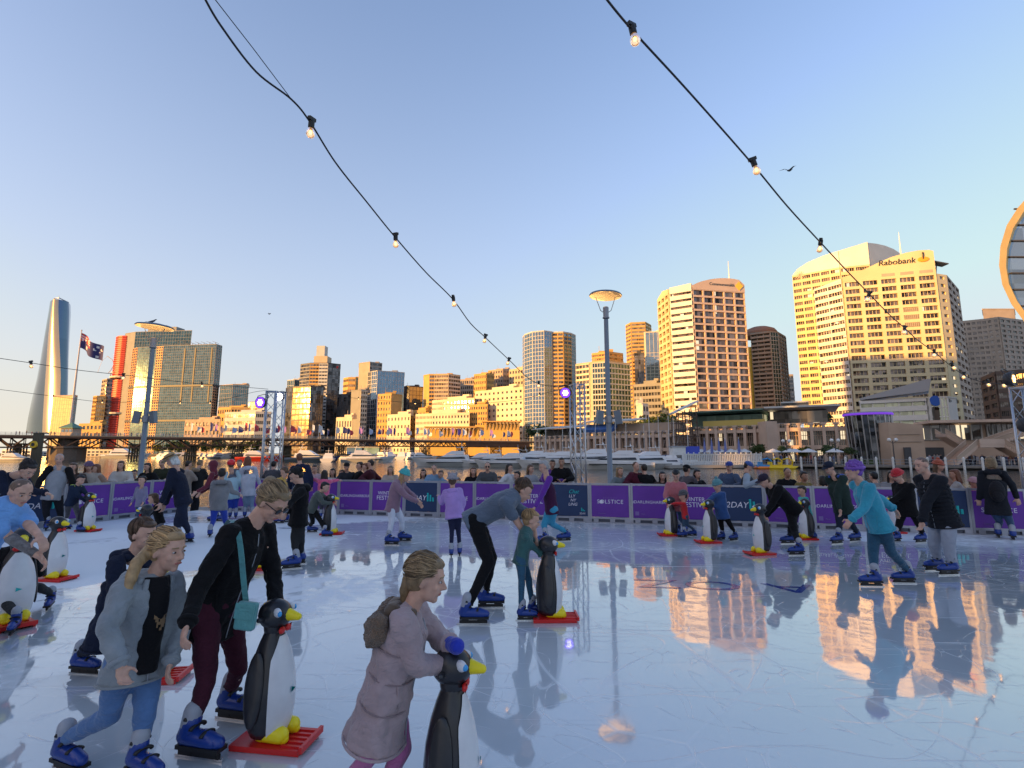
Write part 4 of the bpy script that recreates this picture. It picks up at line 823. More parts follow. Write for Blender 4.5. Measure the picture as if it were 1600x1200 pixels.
mb = MB(); mb.tube([(0, 0, 0), (0, 0, h)], [.55, .16], 8); mb.ell((0, 0, h + .2), (.3, .3, .3), seg=8, rings=5); mb.obj('pole', mat('pole_white', (.55, .5, .48), rough=.5), K)
def flag_pt(u, v):
    x = u * 11.5; return V((x * .93, math.sin(u * 9) * .9 - x * .1, h - 1.2 - v * 6.2 - u * 6.0 + math.sin(u * 7 + 1) * .5))
def flag_mat():
    m = mat('flag_cloth', (.02, .03, .12), rough=.8); n = m.node_tree; L = n.links.new
    return m
fb = MB(); NU, NV = 24, 14
fb.add([flag_pt(i / NU, j / NV) for j in range(NV + 1) for i in range(NU + 1)], [(j * (NU + 1) + i, j * (NU + 1) + i + 1, (j + 1) * (NU + 1) + i + 1, (j + 1) * (NU + 1) + i) for j in range(NV) for i in range(NU)])
def fcol(u, v):
    if u < .5 and v < .5:
        a, c = u * 2, v * 2; dx, dy = abs(a - .5), abs(c - .5)
        if dx < .05 or dy < .1: return 2
        if dx < .09 or dy < .17: return 1
        if abs(dx * 1.0 - dy) < .03: return 2
        if abs(dx - dy) < .12: return 2 if (a < .5) == (c < .5) else 1
        return 0
    for su, sv, r_ in ((.25, .76, .075), (.75, .2, .05), (.75, .85, .05), (.65, .45, .05), (.86, .38, .05), (.8, .55, .035)):
        if (u - su) ** 2 * 3.4 + (v - sv) ** 2 < r_ ** 2 * 2: return 1
    return 0
fb.m = [fcol((i + .5) / NU, (j + .5) / NV) for j in range(NV) for i in range(NU)]
NU2 = 1
o = fb.obj('flag', [mat('flag_blue', (.04, .04, .15), rough=.8), mat('flag_white', (.75, .72, .70), rough=.8), mat('flag_red', (.75, .06, .03), rough=.8)], K, smooth=True)
# small flags along the bridge
FC = [('purple', (.25, .14, .50)), ('pale blue', (.42, .52, .75)), ('white', (.72, .70, .70)), ('red', (.55, .08, .10)), ('navy', (.07, .08, .22))]
fproto = {}
for i in range(58):
    px = 300 + i * 8.9 + random.uniform(-3, 3); nm, c = random.choice(FC)
    q = onb(px, 8.6, random.choice((-5, 4.5, 5))); hh = random.uniform(4.5, 7.2)
    K = empty('street_flag', q, f'{nm} street flag on a slim white pole, one of many along the bridge', 'flag', f'{nm} flags along the bridge', rz=random.uniform(-.6, .6))
    k = (nm, i % 3)
    if k not in fproto:
        m1 = MB(); m1.tube([(0, 0, 0), (0, 0, 8)], [.11, .06], 5); m2 = MB(); sl = (i % 3) * .5
        m2.add([(.08, 0, 7.9), (1.1 + sl, .15, 7.4 - sl), (1.4 + sl, -.1, 5.6 - sl), (.9 + sl, .15, 3.6), (.08, 0, 3.4), (.5, .12, 5.6)], [(0, 1, 5), (1, 2, 5), (2, 3, 5), (3, 4, 5), (4, 0, 5)])
        fproto[k] = (m1.mesh('pole', white), m2.mesh('flag', mat('flag_' + nm.replace(' ', '_') + '_cloth', c, rough=.8)))
    for me, n_ in zip(fproto[k], ('pole', 'flag')): o = place(me, n_, K, scale=(1, 1, hh / 8))
# parked cars / people on the bridge are only a few pixels: a walking crowd
def crowd(name, label, spots, z):
    mb = MB(); pal = len(CROWD)
    for (x, y) in spots:
        h_ = random.uniform(1.5, 1.85); m_ = random.randrange(pal); mb.cap((x, y, z + .1), (x, y, z + h_ * .5), .10, .15, 5, random.choice((0, 1, 2))); mb.cap((x, y, z + h_ * .5), (x, y, z + h_ * .8), .19, .2, 5, m_); mb.ell((x, y, z + h_ * .93), (.1, .1, .13), seg=6, rings=4, mi=pal)
    return mb.obj(name, CROWD + [mat('skin_far', (.45, .28, .2), rough=.6)], label=label, cat='crowd', kind='stuff')
CROWD = [mat('cloth_far_%d' % i, c, rough=.9) for i, c in enumerate([(.03, .03, .04), (.05, .06, .1), (.2, .2, .2), (.4, .38, .36), (.35, .08, .08), (.1, .15, .3), (.5, .5, .55), (.25, .15, .1)])]
crowd('bridge_crowd', 'tiny people walking along the bridge deck', [tuple((onb(random.uniform(10, 800), 8.6, random.uniform(-5, 5))).xy) for _ in range(70)], 8.6)
qs = []
for _ in range(240):
    px = random.uniform(1085, 1620); Yq = 108 - (px - 1085) / 515 * 24 + random.uniform(0, 6) - 1
    qs.append((PX(px, Yq, 1), Yq))
crowd('quay_crowd', 'tiny people strolling along the far waterfront', qs, QZ)
# quay edge: timber boardwalk, fender piles with white tops
def qpt(px):
    for (xa, ya), (xb, yb) in zip(q_edge, q_edge[1:]):
        for k in range(101):
            x = xa + (xb - xa) * k / 100; y = ya + (yb - ya) * k / 100
            if 800 + x * F / (y * cT - .8 * sT) >= px: return V((x, y, QZ))
    return V((xb, yb, QZ))
mb = MB()
for i in range(5):
    a, e = V((*q_edge[i], 0)), V((*q_edge[i + 1], 0)); d = (e - a); m_ = (a + e) / 2; mb.box((m_.x, m_.y - .8, QZ - .16), (d.length, 2.4, .35), rz=math.atan2(d.y, d.x)); mb.box((m_.x, m_.y - 2.0, QZ - .2), (d.length, .15, .3), rz=math.atan2(d.y, d.x))
mb.obj('boardwalk', mat('boardwalk', (.22, .20, .18), rough=.85, var=.15), kind='structure')
pm1 = MB(); pm1.tube([(0, 0, -2.5), (0, 0, .75)], .17, 8); pm1 = pm1.mesh('pile_shaft', white)
pm2 = MB(); pm2.lathe([(.19, .75), (.19, .85), (.05, 1.1)], seg=8); pm2 = pm2.mesh('pile_cap', white)
px = 1160
while px < 1630:
    q = qpt(px); K = empty('mooring_pile', (q.x, q.y - 2.3, 0), 'slim white mooring pile standing at the edge of the far boardwalk', 'pile', 'white mooring piles along the quay')
    place(pm1, 'pile_shaft', K); place(pm2, 'pile_cap', K); px += 19 + (px - 1160) * .03
# railing along quay
mb = MB()
for i in range(2, 5):
    a, e = V((*q_edge[i], 0)), V((*q_edge[i + 1], 0)); d = (e - a); 
    for z in (QZ + .5, QZ + 1.0): m_ = (a + e) / 2; mb.box((m_.x, m_.y - .6, z), (d.length, .06, .06), rz=math.atan2(d.y, d.x))
    for k in range(int(d.length / 1.2)): q = a + d * (k * 1.2 / d.length); mb.box((q.x, q.y - .6, QZ + .5), (.06, .06, 1.0))
mb.obj('quay_railing', steel, label='long steel railing along the far waterfront boardwalk', cat='railing')
# ---------------- boats ----------------
gel = mat('boat_white', (.72, .73, .74), rough=.25); bwin = mat('boat_window', (.02, .025, .03), rough=.1); bnavy = mat('boat_navy', (.02, .05, .16), rough=.3); bred = mat('boat_red', (.5, .04, .03), rough=.4)
def hull_mesh(L_, W, H, m, rake=.12):
    mb = MB(); n = 12; vs = []
    for i in range(n + 1):
        t = i / n; x = (t - .5) * L_; wq = W / 2 * (1 - max(0, (t - .55) / .45) ** 2.0); sh = H * (1 + .35 * t * t); rk = rake * L_ * (t ** 3)
        vs += [(x, -wq * .55 - .01, -.35), (x + rk * .6, -wq, sh * .6), (x + rk, -wq * .98 - .01, sh), (x + rk, wq * .98 + .01, sh), (x + rk * .6, wq, sh * .6), (x, wq * .55 + .01, -.35)]
    fs = [(i * 6 + k, i * 6 + k + 1, (i + 1) * 6 + k + 1, (i + 1) * 6 + k) for i in range(n) for k in range(5)]
    fs += [(0, 1, 2, 3, 4, 5), tuple(n * 6 + k for k in (5, 4, 3, 2, 1, 0))]
    return mb.add(vs, fs).mesh('hull', m)
def cabin_mesh(L_, W, H, z, x, m, sl=.35):
    mb = MB(); a, c = x - L_ / 2, x + L_ / 2
    vs = [(a, -W / 2, z), (c, -W / 2 * .8, z), (c, W / 2 * .8, z), (a, W / 2, z), (a + .2, -W / 2 * .85, z + H), (c - L_ * sl, -W / 2 * .7, z + H), (c - L_ * sl, W / 2 * .7, z + H), (a + .2, W / 2 * .85, z + H)]
    mb.add(vs, [(3, 2, 1, 0), (4, 5, 6, 7), (0, 1, 5, 4), (1, 2, 6, 5), (2, 3, 7, 6), (3, 0, 4, 7)]); return mb.mesh('cabin', m)
H1 = {k: hull_mesh(11, 3.6, 1.35, m) for k, m in (('w', gel), ('n', bnavy), ('r', bred))}
C1, C1w, C2 = cabin_mesh(6.2, 2.9, 1.25, 1.4, -.4, gel), cabin_mesh(5.6, 2.98, .5, 1.75, -.25, bwin, .3), cabin_mesh(3.4, 2.3, .8, 2.7, -1.0, gel)
s_ = MB(); s_.box((-.2, 0, .95), (8.0, 3.62, .16)); S1 = s_.mesh('side_window', bwin)
s_ = MB(); s_.tube([(-2.6, 0, 3.4), (-2.2, 0, 4.7)], .08, 5); s_.box((-2.0, 0, 4.3), (1.4, 1.8, .1)); s_.tube([(-2.2, 0, 4.3), (-2.2, 0, 5.6)], .03, 4); A1 = s_.mesh('radar_arch', gel)
s_ = MB(); s_.tube([(5.8, 0, 2.5), (4.6, -1.1, 2.35), (1, -1.6, 2.0), (-3, -1.6, 1.9)], .03, 4); s_.tube([(5.8, 0, 2.5), (4.6, 1.1, 2.35), (1, 1.6, 2.0), (-3, 1.6, 1.9)], .03, 4); Rl = s_.mesh('guard_rail', alu)
def yacht(px, py, label, sc_=1.0, ang=0, colr='w', group='motor yachts moored in the marina', Y=None):
    q = G(px, py, WZ) if Y is None else V((PX(px, Y, WZ), Y, WZ)); K = empty('motor_yacht', q, label, 'yacht', group, rz=R(ang)); K.scale = (sc_, sc_, sc_ * .78)
    for me, n_ in ((H1[colr], 'hull'), (C1, 'cabin'), (C1w, 'cabin_window'), (C2, 'flybridge'), (S1, 'side_window'), (A1, 'radar_arch'), (Rl, 'guard_rail')): place(me, n_, K)
    return K
yl = [(702, 728.5, 'long low white motor yacht nearest the bridge end, its dark stripe above the orange water', 1.15, 178), (764, 729, 'white motor yacht second from the bridge end of the marina', .95, 172), (792, 730, 'white motor yacht with its bow overlapping the next, left of the tall flybridge yacht', 1.0, 165),
      (826, 729.5, 'tall white flybridge yacht moored just left of the silver truss mast', 1.15, 176), (868, 731, 'white motor yacht half hidden behind the silver truss mast', 1.1, 170), (918, 732, 'large white motor yacht between the truss mast and the street lamp pole', 1.25, 174),
      (962, 733, 'white motor yacht whose stern is crossed by the tall street lamp pole', 1.15, 168), (1004, 732, 'broad white cruiser just right of the street lamp pole', 1.1, 182), (1042, 731, 'small white cruiser at the head of the pontoon beside the kiosk', .85, 140),
      (746, 726.5, 'white yacht in the second row of the marina, its bow behind the first two', 1.0, 174), (806, 727, 'white yacht of the second row just above the orange reflection', 1.0, 176), (848, 727, 'white yacht of the second row left of the truss mast', 1.05, 175), (893, 728, 'white yacht of the second row framed by the truss mast', 1.0, 172), (940, 728.5, 'white yacht of the second row left of the lamp pole', 1.0, 170), (985, 729, 'white yacht of the second row right of the lamp pole', 1.0, 176)]
for px, py, lb, s0, an in yl: yacht(px, py, lb, s0, an)
for px, py, lb, s0, an, c_ in [(404, 720, 'red hulled harbour boat with a white cabin behind the purple stage lamp mast', 1.3, 5, 'r'), (486, 722, 'dark blue hulled harbour boat under the bridge between two piers', 1.3, 3, 'n'),
      (515, 722, 'small white boat close to the blue hulled harbour boat', 1.0, 100, 'w'), (572, 722, 'white boat under the bridge left of the middle pier', 1.3, 10, 'w'), (196, 716, 'large white ferry passing behind the street lamp pole by the bridge pivot', 1.9, 4, 'w'), (24, 722, 'white boat moored under the bridge at the edge of the view', 1.0, 2, 'w')]:
    yacht(px, py, lb, s0, an, c_, 'boats lying beyond the bridge')
for i in range(16): yacht(258 + i * 9.5, 717.0, 'small white boat in the tight row beyond the bridge, below the green trees', random.uniform(.9, 1.2), random.uniform(60, 120), 'w', 'row of small white boats beyond the bridge')
for i in range(9): yacht(548 + i * 14 + random.uniform(-3, 3), 718.0, 'small white boat seen between the bridge piers in front of the far wharf', random.uniform(.8, 1.2), random.uniform(0, 180), 'w', 'small boats between the bridge piers')
# far wharf under the bridge with murals
K = empty('wharf_shed', (PX(610, 395, 0), 395, .8), 'long low blue painted wharf shed seen between the bridge piers', 'shed')
for i in range(5): mb = MB(); x = PX(555 + i * 27, 395, 2); mb.box((x, 395, 3.5), (11.5, 5, 5)); add_part(K, mb, 'wall_panel', mat('mural_%d' % (i % 3), [(.10, .22, .45), (.25, .42, .45), (.30, .28, .42)][i % 3], rough=.7, var=.4, vs=.15))
mb = MB(); mb.box((PX(610, 395, 2), 395, 6.3), (66, 7, .6)); add_part(K, mb, 'roof', greyL); mb = MB(); mb.box((PX(610, 395, 2), 391, .2), (70, 6, 1.0)); add_part(K, mb, 'wharf_deck', timber)
# sailing boats: hull, mast, boom
sh = hull_mesh(9, 2.8, 1.1, gel, .08); sm = MB(); sm.tube([(.8, 0, 1), (.8, 0, 12.5)], [.10, .06], 6); sm.box((.8, 0, 8), (.05, 1.6, .05)); sm = sm.mesh('mast', white)
sb = MB(); sb.tube([(.8, 0, 2.3), (-3.4, 0, 2.4)], .14, 6); sb = sb.mesh('boom', bnavy); sr = MB()
for p in ((5, 0, 1.3), (-4.4, 0, 1.1), (.8, 1.3, 1.1), (.8, -1.3, 1.1)): sr.tube([(.8, 0, 12.4 if p[1] == 0 else 8), p], .02, 3)
sr = sr.mesh('rigging', steel); sc_m = cabin_mesh(3.4, 1.8, .55, 1.1, .4, gel)
for i, (px, py) in enumerate([(858, 727), (884, 727), (905, 727), (936, 727), (968, 728), (984, 728), (1012, 728), (1022, 729), (1036, 729), (1052, 729), (1060, 729), (1082, 730)]):
    q = G(px, py - 1.0, WZ); K = empty('sailing_boat', q, 'moored sailing boat showing a bare white mast among the marina yachts', 'sailing boat', 'bare masted sailing boats in the marina', rz=R(random.uniform(150, 200))); s0 = random.uniform(.72, 1.0); K.scale = (s0,) * 3
    for me, n_ in ((sh, 'hull'), (sm, 'mast'), (sb, 'boom'), (sr, 'rigging'), (sc_m, 'cabin')): place(me, n_, K)
# pontoon with white railings, kiosk
q0, q1 = G(1040, 732.5, WZ), G(1195, 731, WZ)
mb = MB(); c = (q0 + q1) / 2; d = q1 - q0; mb.box((c.x, c.y, -.65), (d.length, 2.4, .5), rz=math.atan2(d.y, d.x)); mb.obj('pontoon', mat('pontoon', (.35, .33, .30), rough=.8), kind='structure')
K = empty('pontoon_fence', (c.x, c.y, -.4), 'dense white picket fence along the ferry pontoon', 'fence', rz=math.atan2(d.y, d.x)); mb = MB()
for k in range(46):
    x = (k / 45 - .5) * d.length * .8 + 1.5; mb.box((x, 0, 1.0), (.18, .12, 2.0 + .5 * (k % 3 == 0)))
mb.obj('picket', white, K, kind='stuff'); mb = MB(); mb.box((1.5, 0, 1.9), (d.length * .8, .14, .14)); mb.box((1.5, 0, .6), (d.length * .8, .14, .14)); mb.obj('rail', white, K)
q = G(1063, 731.5, WZ) + V((0, 1, 0)); K = empty('ticket_kiosk', (q.x, q.y, -.4), 'white ticket kiosk with a blue notice panel on the pontoon', 'kiosk')
mb = MB(); mb.box((0, 0, 1.6), (2.4, 1.6, 3.2)); mb.obj('wall', white, K); mb = MB(); mb.box((-.2, -.84, 1.3), (1.2, .1, .9)); mb.obj('window', gdark, K); mb = MB(); mb.box((2.7, 0, 2.6), (2.6, .2, 1.5)); mb.obj('notice_panel', mat('blue_panel', (.05, .08, .5), rough=.5), K); mb = MB(); mb.box((0, 0, 3.3), (2.9, 2.0, .2)); mb.obj('roof', steel, K)
mb = MB(); mb.tube([(2.0, 0, -.3), (2.0, 0, 2)], .08, 6); mb.obj('post', steel, K)
# yellow and blue pedal boats
yb = mat('pedal_yellow', (.85, .58, .02), rough=.35); ob = mat('pedal_orange', (.85, .25, .03), rough=.35); bb = mat('pedal_blue', (.05, .3, .65), rough=.35)
for px, an, lb, ms in ((1196, 5, 'blue and orange pedal boat beside the two yellow ones', (ob, bb)), (1212, 0, 'yellow pedal boat with a curved slide, the middle of three', (yb, yb)), (1228, -8, 'yellow pedal boat nearest the boardwalk piles', (yb, yb))):
    q = G(px, 732.5, WZ); K = empty('pedal_boat', q, lb, 'pedal boat', 'pedal boats at the end of the pontoon', rz=R(an)); K.scale = (.85, .85, .72)
    for s0 in (-.7, .7): mb = MB(); mb.tube([(-2, s0, .2), (-1.7, s0, .25), (1.4, s0, .25), (2.1, s0, .6)], [.15, .35, .35, .1], 8); mb.obj('float', ms[0], K, smooth=True)
    mb = MB(); mb.box((-.2, 0, .7), (2.6, 1.5, .5)); mb.box((-1.1, 0, 1.2), (.3, 1.4, .9)); mb.obj('seat_body', ms[1], K); mb = MB(); mb.tube([(1.2, 0, .7), (1.4, 0, 1.9), (.6, 0, 2.5), (-.5, 0, 2.2)], .17, 7); mb.obj('slide', ms[1], K, smooth=True)
# trees on the quay: clipped crowns made of many leaves
leafm = mat('leaf_green', (.055, .085, .025), rough=.7, var=.5, vs=1.5); leafy = mat('leaf_yellow_green', (.16, .17, .03), rough=.7, var=.4, vs=1.5)
def crown(r, n, seed, flat=.75, leaf=.28):
    rd = random.Random(seed); mb = MB()
    cl = [(V((rd.uniform(-1, 1), rd.uniform(-1, 1), rd.uniform(-.8, .8))), rd.uniform(.35, .6)) for _ in range(9)]
    for i in range(n):
        c, cr_ = rd.choice(cl); v = V((rd.gauss(0, 1), rd.gauss(0, 1), rd.gauss(0, 1))).normalized() * cr_ * rd.uniform(.55, 1.05) + c * .6
        p = V((v.x * r, v.y * r, v.z * r * flat)); a = V((rd.gauss(0, 1), rd.gauss(0, 1), rd.gauss(0, 1))).normalized() * leaf * rd.uniform(.6, 1.3); c2 = a.orthogonal().normalized() * leaf * .7
        mb.add([p - a, p + c2, p + a, p - c2], [(0, 1, 2, 3)])
    return mb
CM = [crown(1, 700, s, .8, .11).mesh('crown', leafm) for s in range(3)]; CY = crown(1, 700, 9, .8, .11).mesh('crown', leafy)
TM = MB(); TM.tube([(0, 0, 0), (.03, 0, .5), (0, .02, 1.0)], [.07, .055, .04], 7); TM.tube([(0, 0, .75), (.2, .1, 1.1)], [.03, .015], 5); TM.tube([(0, 0, .8), (-.2, -.05, 1.15)], [.03, .015], 5); TM = TM.mesh('trunk', mat('bark', (.12, .09, .07), rough=.9))
def tree(x, y, z, r, th, label, group, me=None, name='tree'):
    K = empty(name, (x, y, z), label, 'tree', group); K.rotation_euler = (0, 0, random.uniform(0, 6)); place(me or random.choice(CM), 'crown', K, (0, 0, th + r * .55), scale=(r, r, r)); place(TM, 'trunk', K, scale=(th, th, th)); return K
for i, (px, r) in enumerate([(1192, 1.8), (1231, 1.5), (1262, 1.5), (1304, 1.6), (1340, 1.2)]):
    q = qpt(px) + V((1, 3.5, 0)); tree(q.x, q.y, QZ, r, 1.6, ['clipped round tree right of the closed blue umbrellas', 'round tree beside a twin globe lamp, left of the wide arcade bays', 'thin crowned tree in front of the second wide arcade bay', 'round tree standing before the red awning near the glass drum', 'low bush like tree hugging the foot of the glass drum'][i], 'small clipped trees along the quay', CY if i == 2 else None)
for i, (px, py, Y_, r) in enumerate([(1281, 655, 118, 3.6), (844, 676, 150, 3.4), (1040, 668, 190, 7), (1020, 672, 190, 6), (1092, 672, 128, 1.6)]):
    z = ZY(py, Y_); tree(PX(px, Y_, z), Y_, z - r * 1.3, r, r * .9, ['roof garden tree above the wide arcade bays', 'small tree behind the far end of the arcade', 'yellow lit tree at the foot of the pink stone tower', 'leafy tree left of the yellow lit tree below the grey ribbed block', 'small dark tree beside the lattice stair tower'][i], 'trees between the waterfront buildings', CY if i == 2 else None)
for i in range(9):
    px = 246 + i * 19; tree(PX(px, 345, 0), 345, -.2, 4.2 + (i % 3), 3.2, 'yellow green tree at the end of the row beyond the bridge' if i == 0 else 'dark green tree in the hedge like row beyond the bridge', 'row of trees beyond the bridge', CY if i == 0 else None)
mb = MB(); mb.box((PX(320, 352, 0), 352, -.6), (95, 14, 1.6)); mb.obj('far_bank', mat('far_bank', (.14, .12, .10), rough=.9), kind='structure')
for i, px in enumerate((30, 62, 150, 180)):
    Yh = 330; K, *_ = building('shop_building', ['low white boat shed under the bridge at the edge of the view', 'low grey terminal building under the bridge beside the wooden sign post', 'low pale terminal behind the bridge right of the pivot pier', 'low cream ferry terminal roof behind the street lamp pole'][i], 704 + i % 2 * 3, [(px - 26, Yh + i * 4), (px + 26, Yh + i * 4)], -.5, 2, 'grid', [white, greyL, creamB, sand][i], gdark, back=8, crown=0, cols=8, maxwin=16, group='low buildings under the bridge')
# parasols, closed blue umbrellas, lamps with globes
cu = MB(); cu.lathe([(.05, 0), (.3, .15), (.34, .6), (.16, 2.6), (.03, 3.4)], (0, 0, 1.6), 8); cu = cu.mesh('canopy', mat('umbrella_blue', (.16, .2, .45), rough=.8)); cp = MB(); cp.tube([(0, 0, 0), (0, 0, 5.2)], .06, 6); cp = cp.mesh('pole', white)
for i, px in enumerate((1104, 1115, 1126, 1137, 1158)):
    q = qpt(px) + V((0, 1.0, 0)); K = empty('closed_umbrella', (q.x, q.y, QZ), ['leftmost', 'second', 'third', 'fourth', 'last and separate'][i] + ' of the five tall closed blue umbrellas on the quay', 'umbrella', 'closed blue umbrellas on the quay'); place(cu, 'canopy', K); place(cp, 'pole', K)
pu = MB(); pu.lathe([(1.5, 2.2), (1.45, 2.32), (.1, 2.9)], seg=8); pu = pu.mesh('canopy', white); ppz = MB(); ppz.tube([(0, 0, 0), (0, 0, 2.8)], .05, 5); ppz = ppz.mesh('pole', steel)
for px in (1102, 1118, 1134, 1150, 1164, 1172, 1218, 1246, 1254, 1276, 1318):
    q = qpt(px) + V((0, 2.4, 0)); K = empty('parasol', (q.x, q.y, QZ), 'small open white parasol on the quay before the arcade', 'parasol', 'open white parasols on the quay'); place(pu, 'canopy', K); place(ppz, 'pole', K)
lp = MB(); lp.tube([(0, 0, 0), (0, 0, 4.2)], [.12, .07], 7); lp.tube([(-.6, 0, 4.1), (0, 0, 3.7), (.6, 0, 4.1)], .05, 5); lp = lp.mesh('post', dark); gl = MB(); gl.ell((0, 0, 0), (.3, .3, .3), seg=10, rings=7); gl = gl.mesh('globe', mat('lamp_globe', (.8, .8, .78), rough=.3))
for px, lb in ((1236, 'twin globe lamp between the two clipped trees by the wide arcade'), (1314, 'twin globe lamp left of the glass drum'), (1407, 'twin globe lamp before the sandstone block')):
    q = qpt(px) + V((0, 1.5, 0)); K = empty('globe_lamp', (q.x, q.y, QZ), lb, 'lamp', 'twin globe lamps on the quay'); place(lp, 'post', K)
    for s0 in (-.6, .6): place(gl, 'globe', K, (s0, 0, 4.35))
# near side left: timber post with a round yellow sign, white railing
q = P(58, 700, 24); K = empty('sign_post', (q.x, q.y, -.45), 'brown timber post with a round yellow and black marine sign at its head', 'sign')
mb = MB(); mb.box((0, 0, 1.4), (.28, .28, 3.4)); mb.obj('post', timber, K); Rx = Matrix.Rotation(R(90), 3, 'X')
mb = MB(); mb.lathe([(.02, -.03), (.17, -.03), (.17, .03), (.02, .03)], (0, -.2, 2.55), 16, M=Rx); mb.obj('sign_disc', ytx, K); mb = MB(); mb.lathe([(.02, -.01), (.08, -.01), (.08, .01), (.02, .01)], (0, -.24, 2.55), 12, M=Rx); mb.obj('disc_centre', dark, K)
K = empty('white_railing', (-13.5, 19.5, -.45), 'white picket railing behind the boards by the rink corner', 'railing'); mb = MB()
for k in range(12): mb.box((k * .22 - 1.2, 0, .75), (.05, .04, 1.1))
mb.obj('picket', white, K, kind='stuff'); mb = MB(); mb.box((0, 0, 1.25), (2.6, .06, .06)); mb.box((0, 0, .25), (2.6, .06, .06)); mb.obj('rail', white, K)
# ================= rink boards, masts, lamps, festoons, penguins =================
purple = mat('banner_purple', (.14, .036, .32), rough=.5, var=.12, vs=2, bump=.15, bs=6); navyb = mat('banner_navy', (.018, .04, .11), rough=.5, var=.1, vs=2, bump=.15, bs=6)
wtx = mat('white_print', (.75, .72, .80), rough=.6); ttx = mat('teal_print', (.02, .45, .45), rough=.6); gtx = mat('faint_print', (.22, .14, .38), rough=.6)
frame_m = mat('barrier_frame', (.36, .37, .42), rough=.4, metal=.5, var=.1)
def s_at(px, O, D):
    lo, hi = (-5.0, 40.0) if D.y > -.5 else (-2.0, 11.0)
    f_ = lambda s: 800 + (O + D * s).x * F / ((O + D * s).y * cT - .9 * sT)
    sg = 1 if f_(10) > f_(0) else -1
    for _ in range(50):
        m_ = (lo + hi) / 2
        if (f_(m_) - px) * sg < 0: lo = m_
        else: hi = m_
    return lo
pf = MB()
for z in (.935, .115): pf.box((0, 0, z), (.99, .045, .045))
for x in (-.475, .475): pf.box((x, 0, .47), (.045, .05, .94))
pf.box((-.475, 0, .95), (.05, .06, .03)); pf.box((0, 0, .012), (.99, .12, .024))
for x in (-.35, .05, .4): pf.box((x, -.03, .06), (.12, .03, .07))
pf = pf.mesh('frame', frame_m)
pb = MB(); pb.box((0, -.01, .525), (.90, .018, .76)); PBp, PBn = pb.mesh('banner', purple), pb.mesh('banner', navyb)
pk = MB(); pk.box((0, .01, .06), (.95, .02, .09)); pk = pk.mesh('kick_board', mat('kick_board', (.10, .11, .14), rough=.6, var=.3))
def logo_2day(par):
    text_at('2DAY', 'lettering', par, (-.10, -.022, .5), 0, .19, wtx, .001, shear=.2)
    for k, h in enumerate((.22, .17, .10)): mb = MB(); mb.tube([(.19 + k * .075, -.024, .42), (.19 + k * .075, -.024, .42 + h)], .026, 8); mb.obj('logo_bar', ttx, par)
def panel(p, ang, kind, label, variant=False):
    K = empty('barrier_panel', p, label, 'barrier', 'printed barrier panels around the rink', rz=ang)
    place(pf, 'frame', K); place(pk, 'kick_board', K)
    bn_ = place(PBn if kind == 3 else PBp, 'banner', K)
    if kind == 0:
        text_at('SYDNEY', 'lettering', bn_, (0, -.022, .60), 0, .05, gtx, .001, 2.2); text_at('SOLSTICE', 'lettering', bn_, (0, -.022, .51), 0, .135, wtx, .001, 1.12)
        mb = MB(); mb.lathe([(.01, -.002), (.045, -.002), (.045, .002), (.01, .002)], (-.215, -.024, .51), 14, M=Matrix.Rotation(R(90), 3, 'X')); mb.obj('logo_disc', wtx, bn_)
        text_at('Destination', 'lettering', bn_, (-.20, -.022, .23), 0, .04, gtx, .001)
    elif kind == 1:
        text_at('#DARLINGHARBOUR', 'lettering', bn_, (.0, -.022, .52), 0, .098, wtx, .001, 1.05)
        mb = MB(); mb.box((-.36, -.021, .25), (.09, .004, .09)); mb.obj('logo_square', gtx, bn_); text_at('Place', 'lettering', bn_, (-.22, -.022, .24), 0, .045, gtx, .001)
    elif kind == 2:
        text_at('WINTER', 'lettering', bn_, (-.04, -.022, .61), 0, .13, wtx, .001); text_at('FESTIVAL', 'lettering', bn_, (0, -.022, .48), 0, .16, wtx, .001)
    elif variant:
        text_at('Chat', 'lettering', bn_, (.10, -.022, .74), 0, .13, ttx, .001, 1, .4); text_at('LLY', 'lettering', bn_, (.06, -.022, .63), 0, .10, wtx, .001, 1, .2); text_at('NY', 'lettering', bn_, (.09, -.022, .53), 0, .10, wtx, .001, 1, .2); text_at('LING', 'lettering', bn_, (.08, -.022, .43), 0, .10, wtx, .001, 1, .2)
        for k, h in enumerate((.08, .05, .02)): mb = MB(); mb.tube([(.30 + k * .035, -.024, .27), (.30 + k * .035, -.024, .27 + h)], .013, 6); mb.obj('logo_bar', ttx, bn_)
        text_at('2DAY', 'lettering', bn_, (.32, -.022, .21), 0, .06, wtx, .001)
    else: logo_2day(bn_)
NM = ['purple SOLSTICE barrier panel', 'purple DARLINGHARBOUR barrier panel', 'purple WINTER FESTIVAL barrier panel', 'navy 2DAY barrier panel']
WH = {0: 'just right of the silver truss mast', 1: 'below the woman with long hair and the maroon hoodie', 2: 'partly hidden by the man in the pink jumper', 3: 'behind the child in the blue coat', 4: 'behind the dark bending skater', 5: 'behind the toddler in teal', 6: 'behind the skater in blue and green layers', 7: 'behind the skater with the red beanie', 8: 'right of the bald skater', 9: 'behind the woman with the backpack', 10: 'at the edge of the view past the backpack',
      -1: 'with a slogan, left of the silver truss mast', -2: 'behind the purple clad adult and child', -3: 'behind the stooping man in grey', -4: 'behind the child in the lilac coat', -5: 'between the teal hat girl and the lilac coat child', -6: 'behind the teal hat girl', -7: 'between the dark penguin and the teal hat girl', -8: 'above the dark penguin and its pusher', -9: 'behind the boy in black', -10: 'behind the girl in mustard', -11: 'behind the girl in the white hoodie', -12: 'nearest the corner of the rink', -13: 'closing the rink corner', -14: 'last before the corner'}
s0 = s_at(921, CORNER, BDIR); bang2 = math.atan2(BDIR.y, BDIR.x)
k = 0
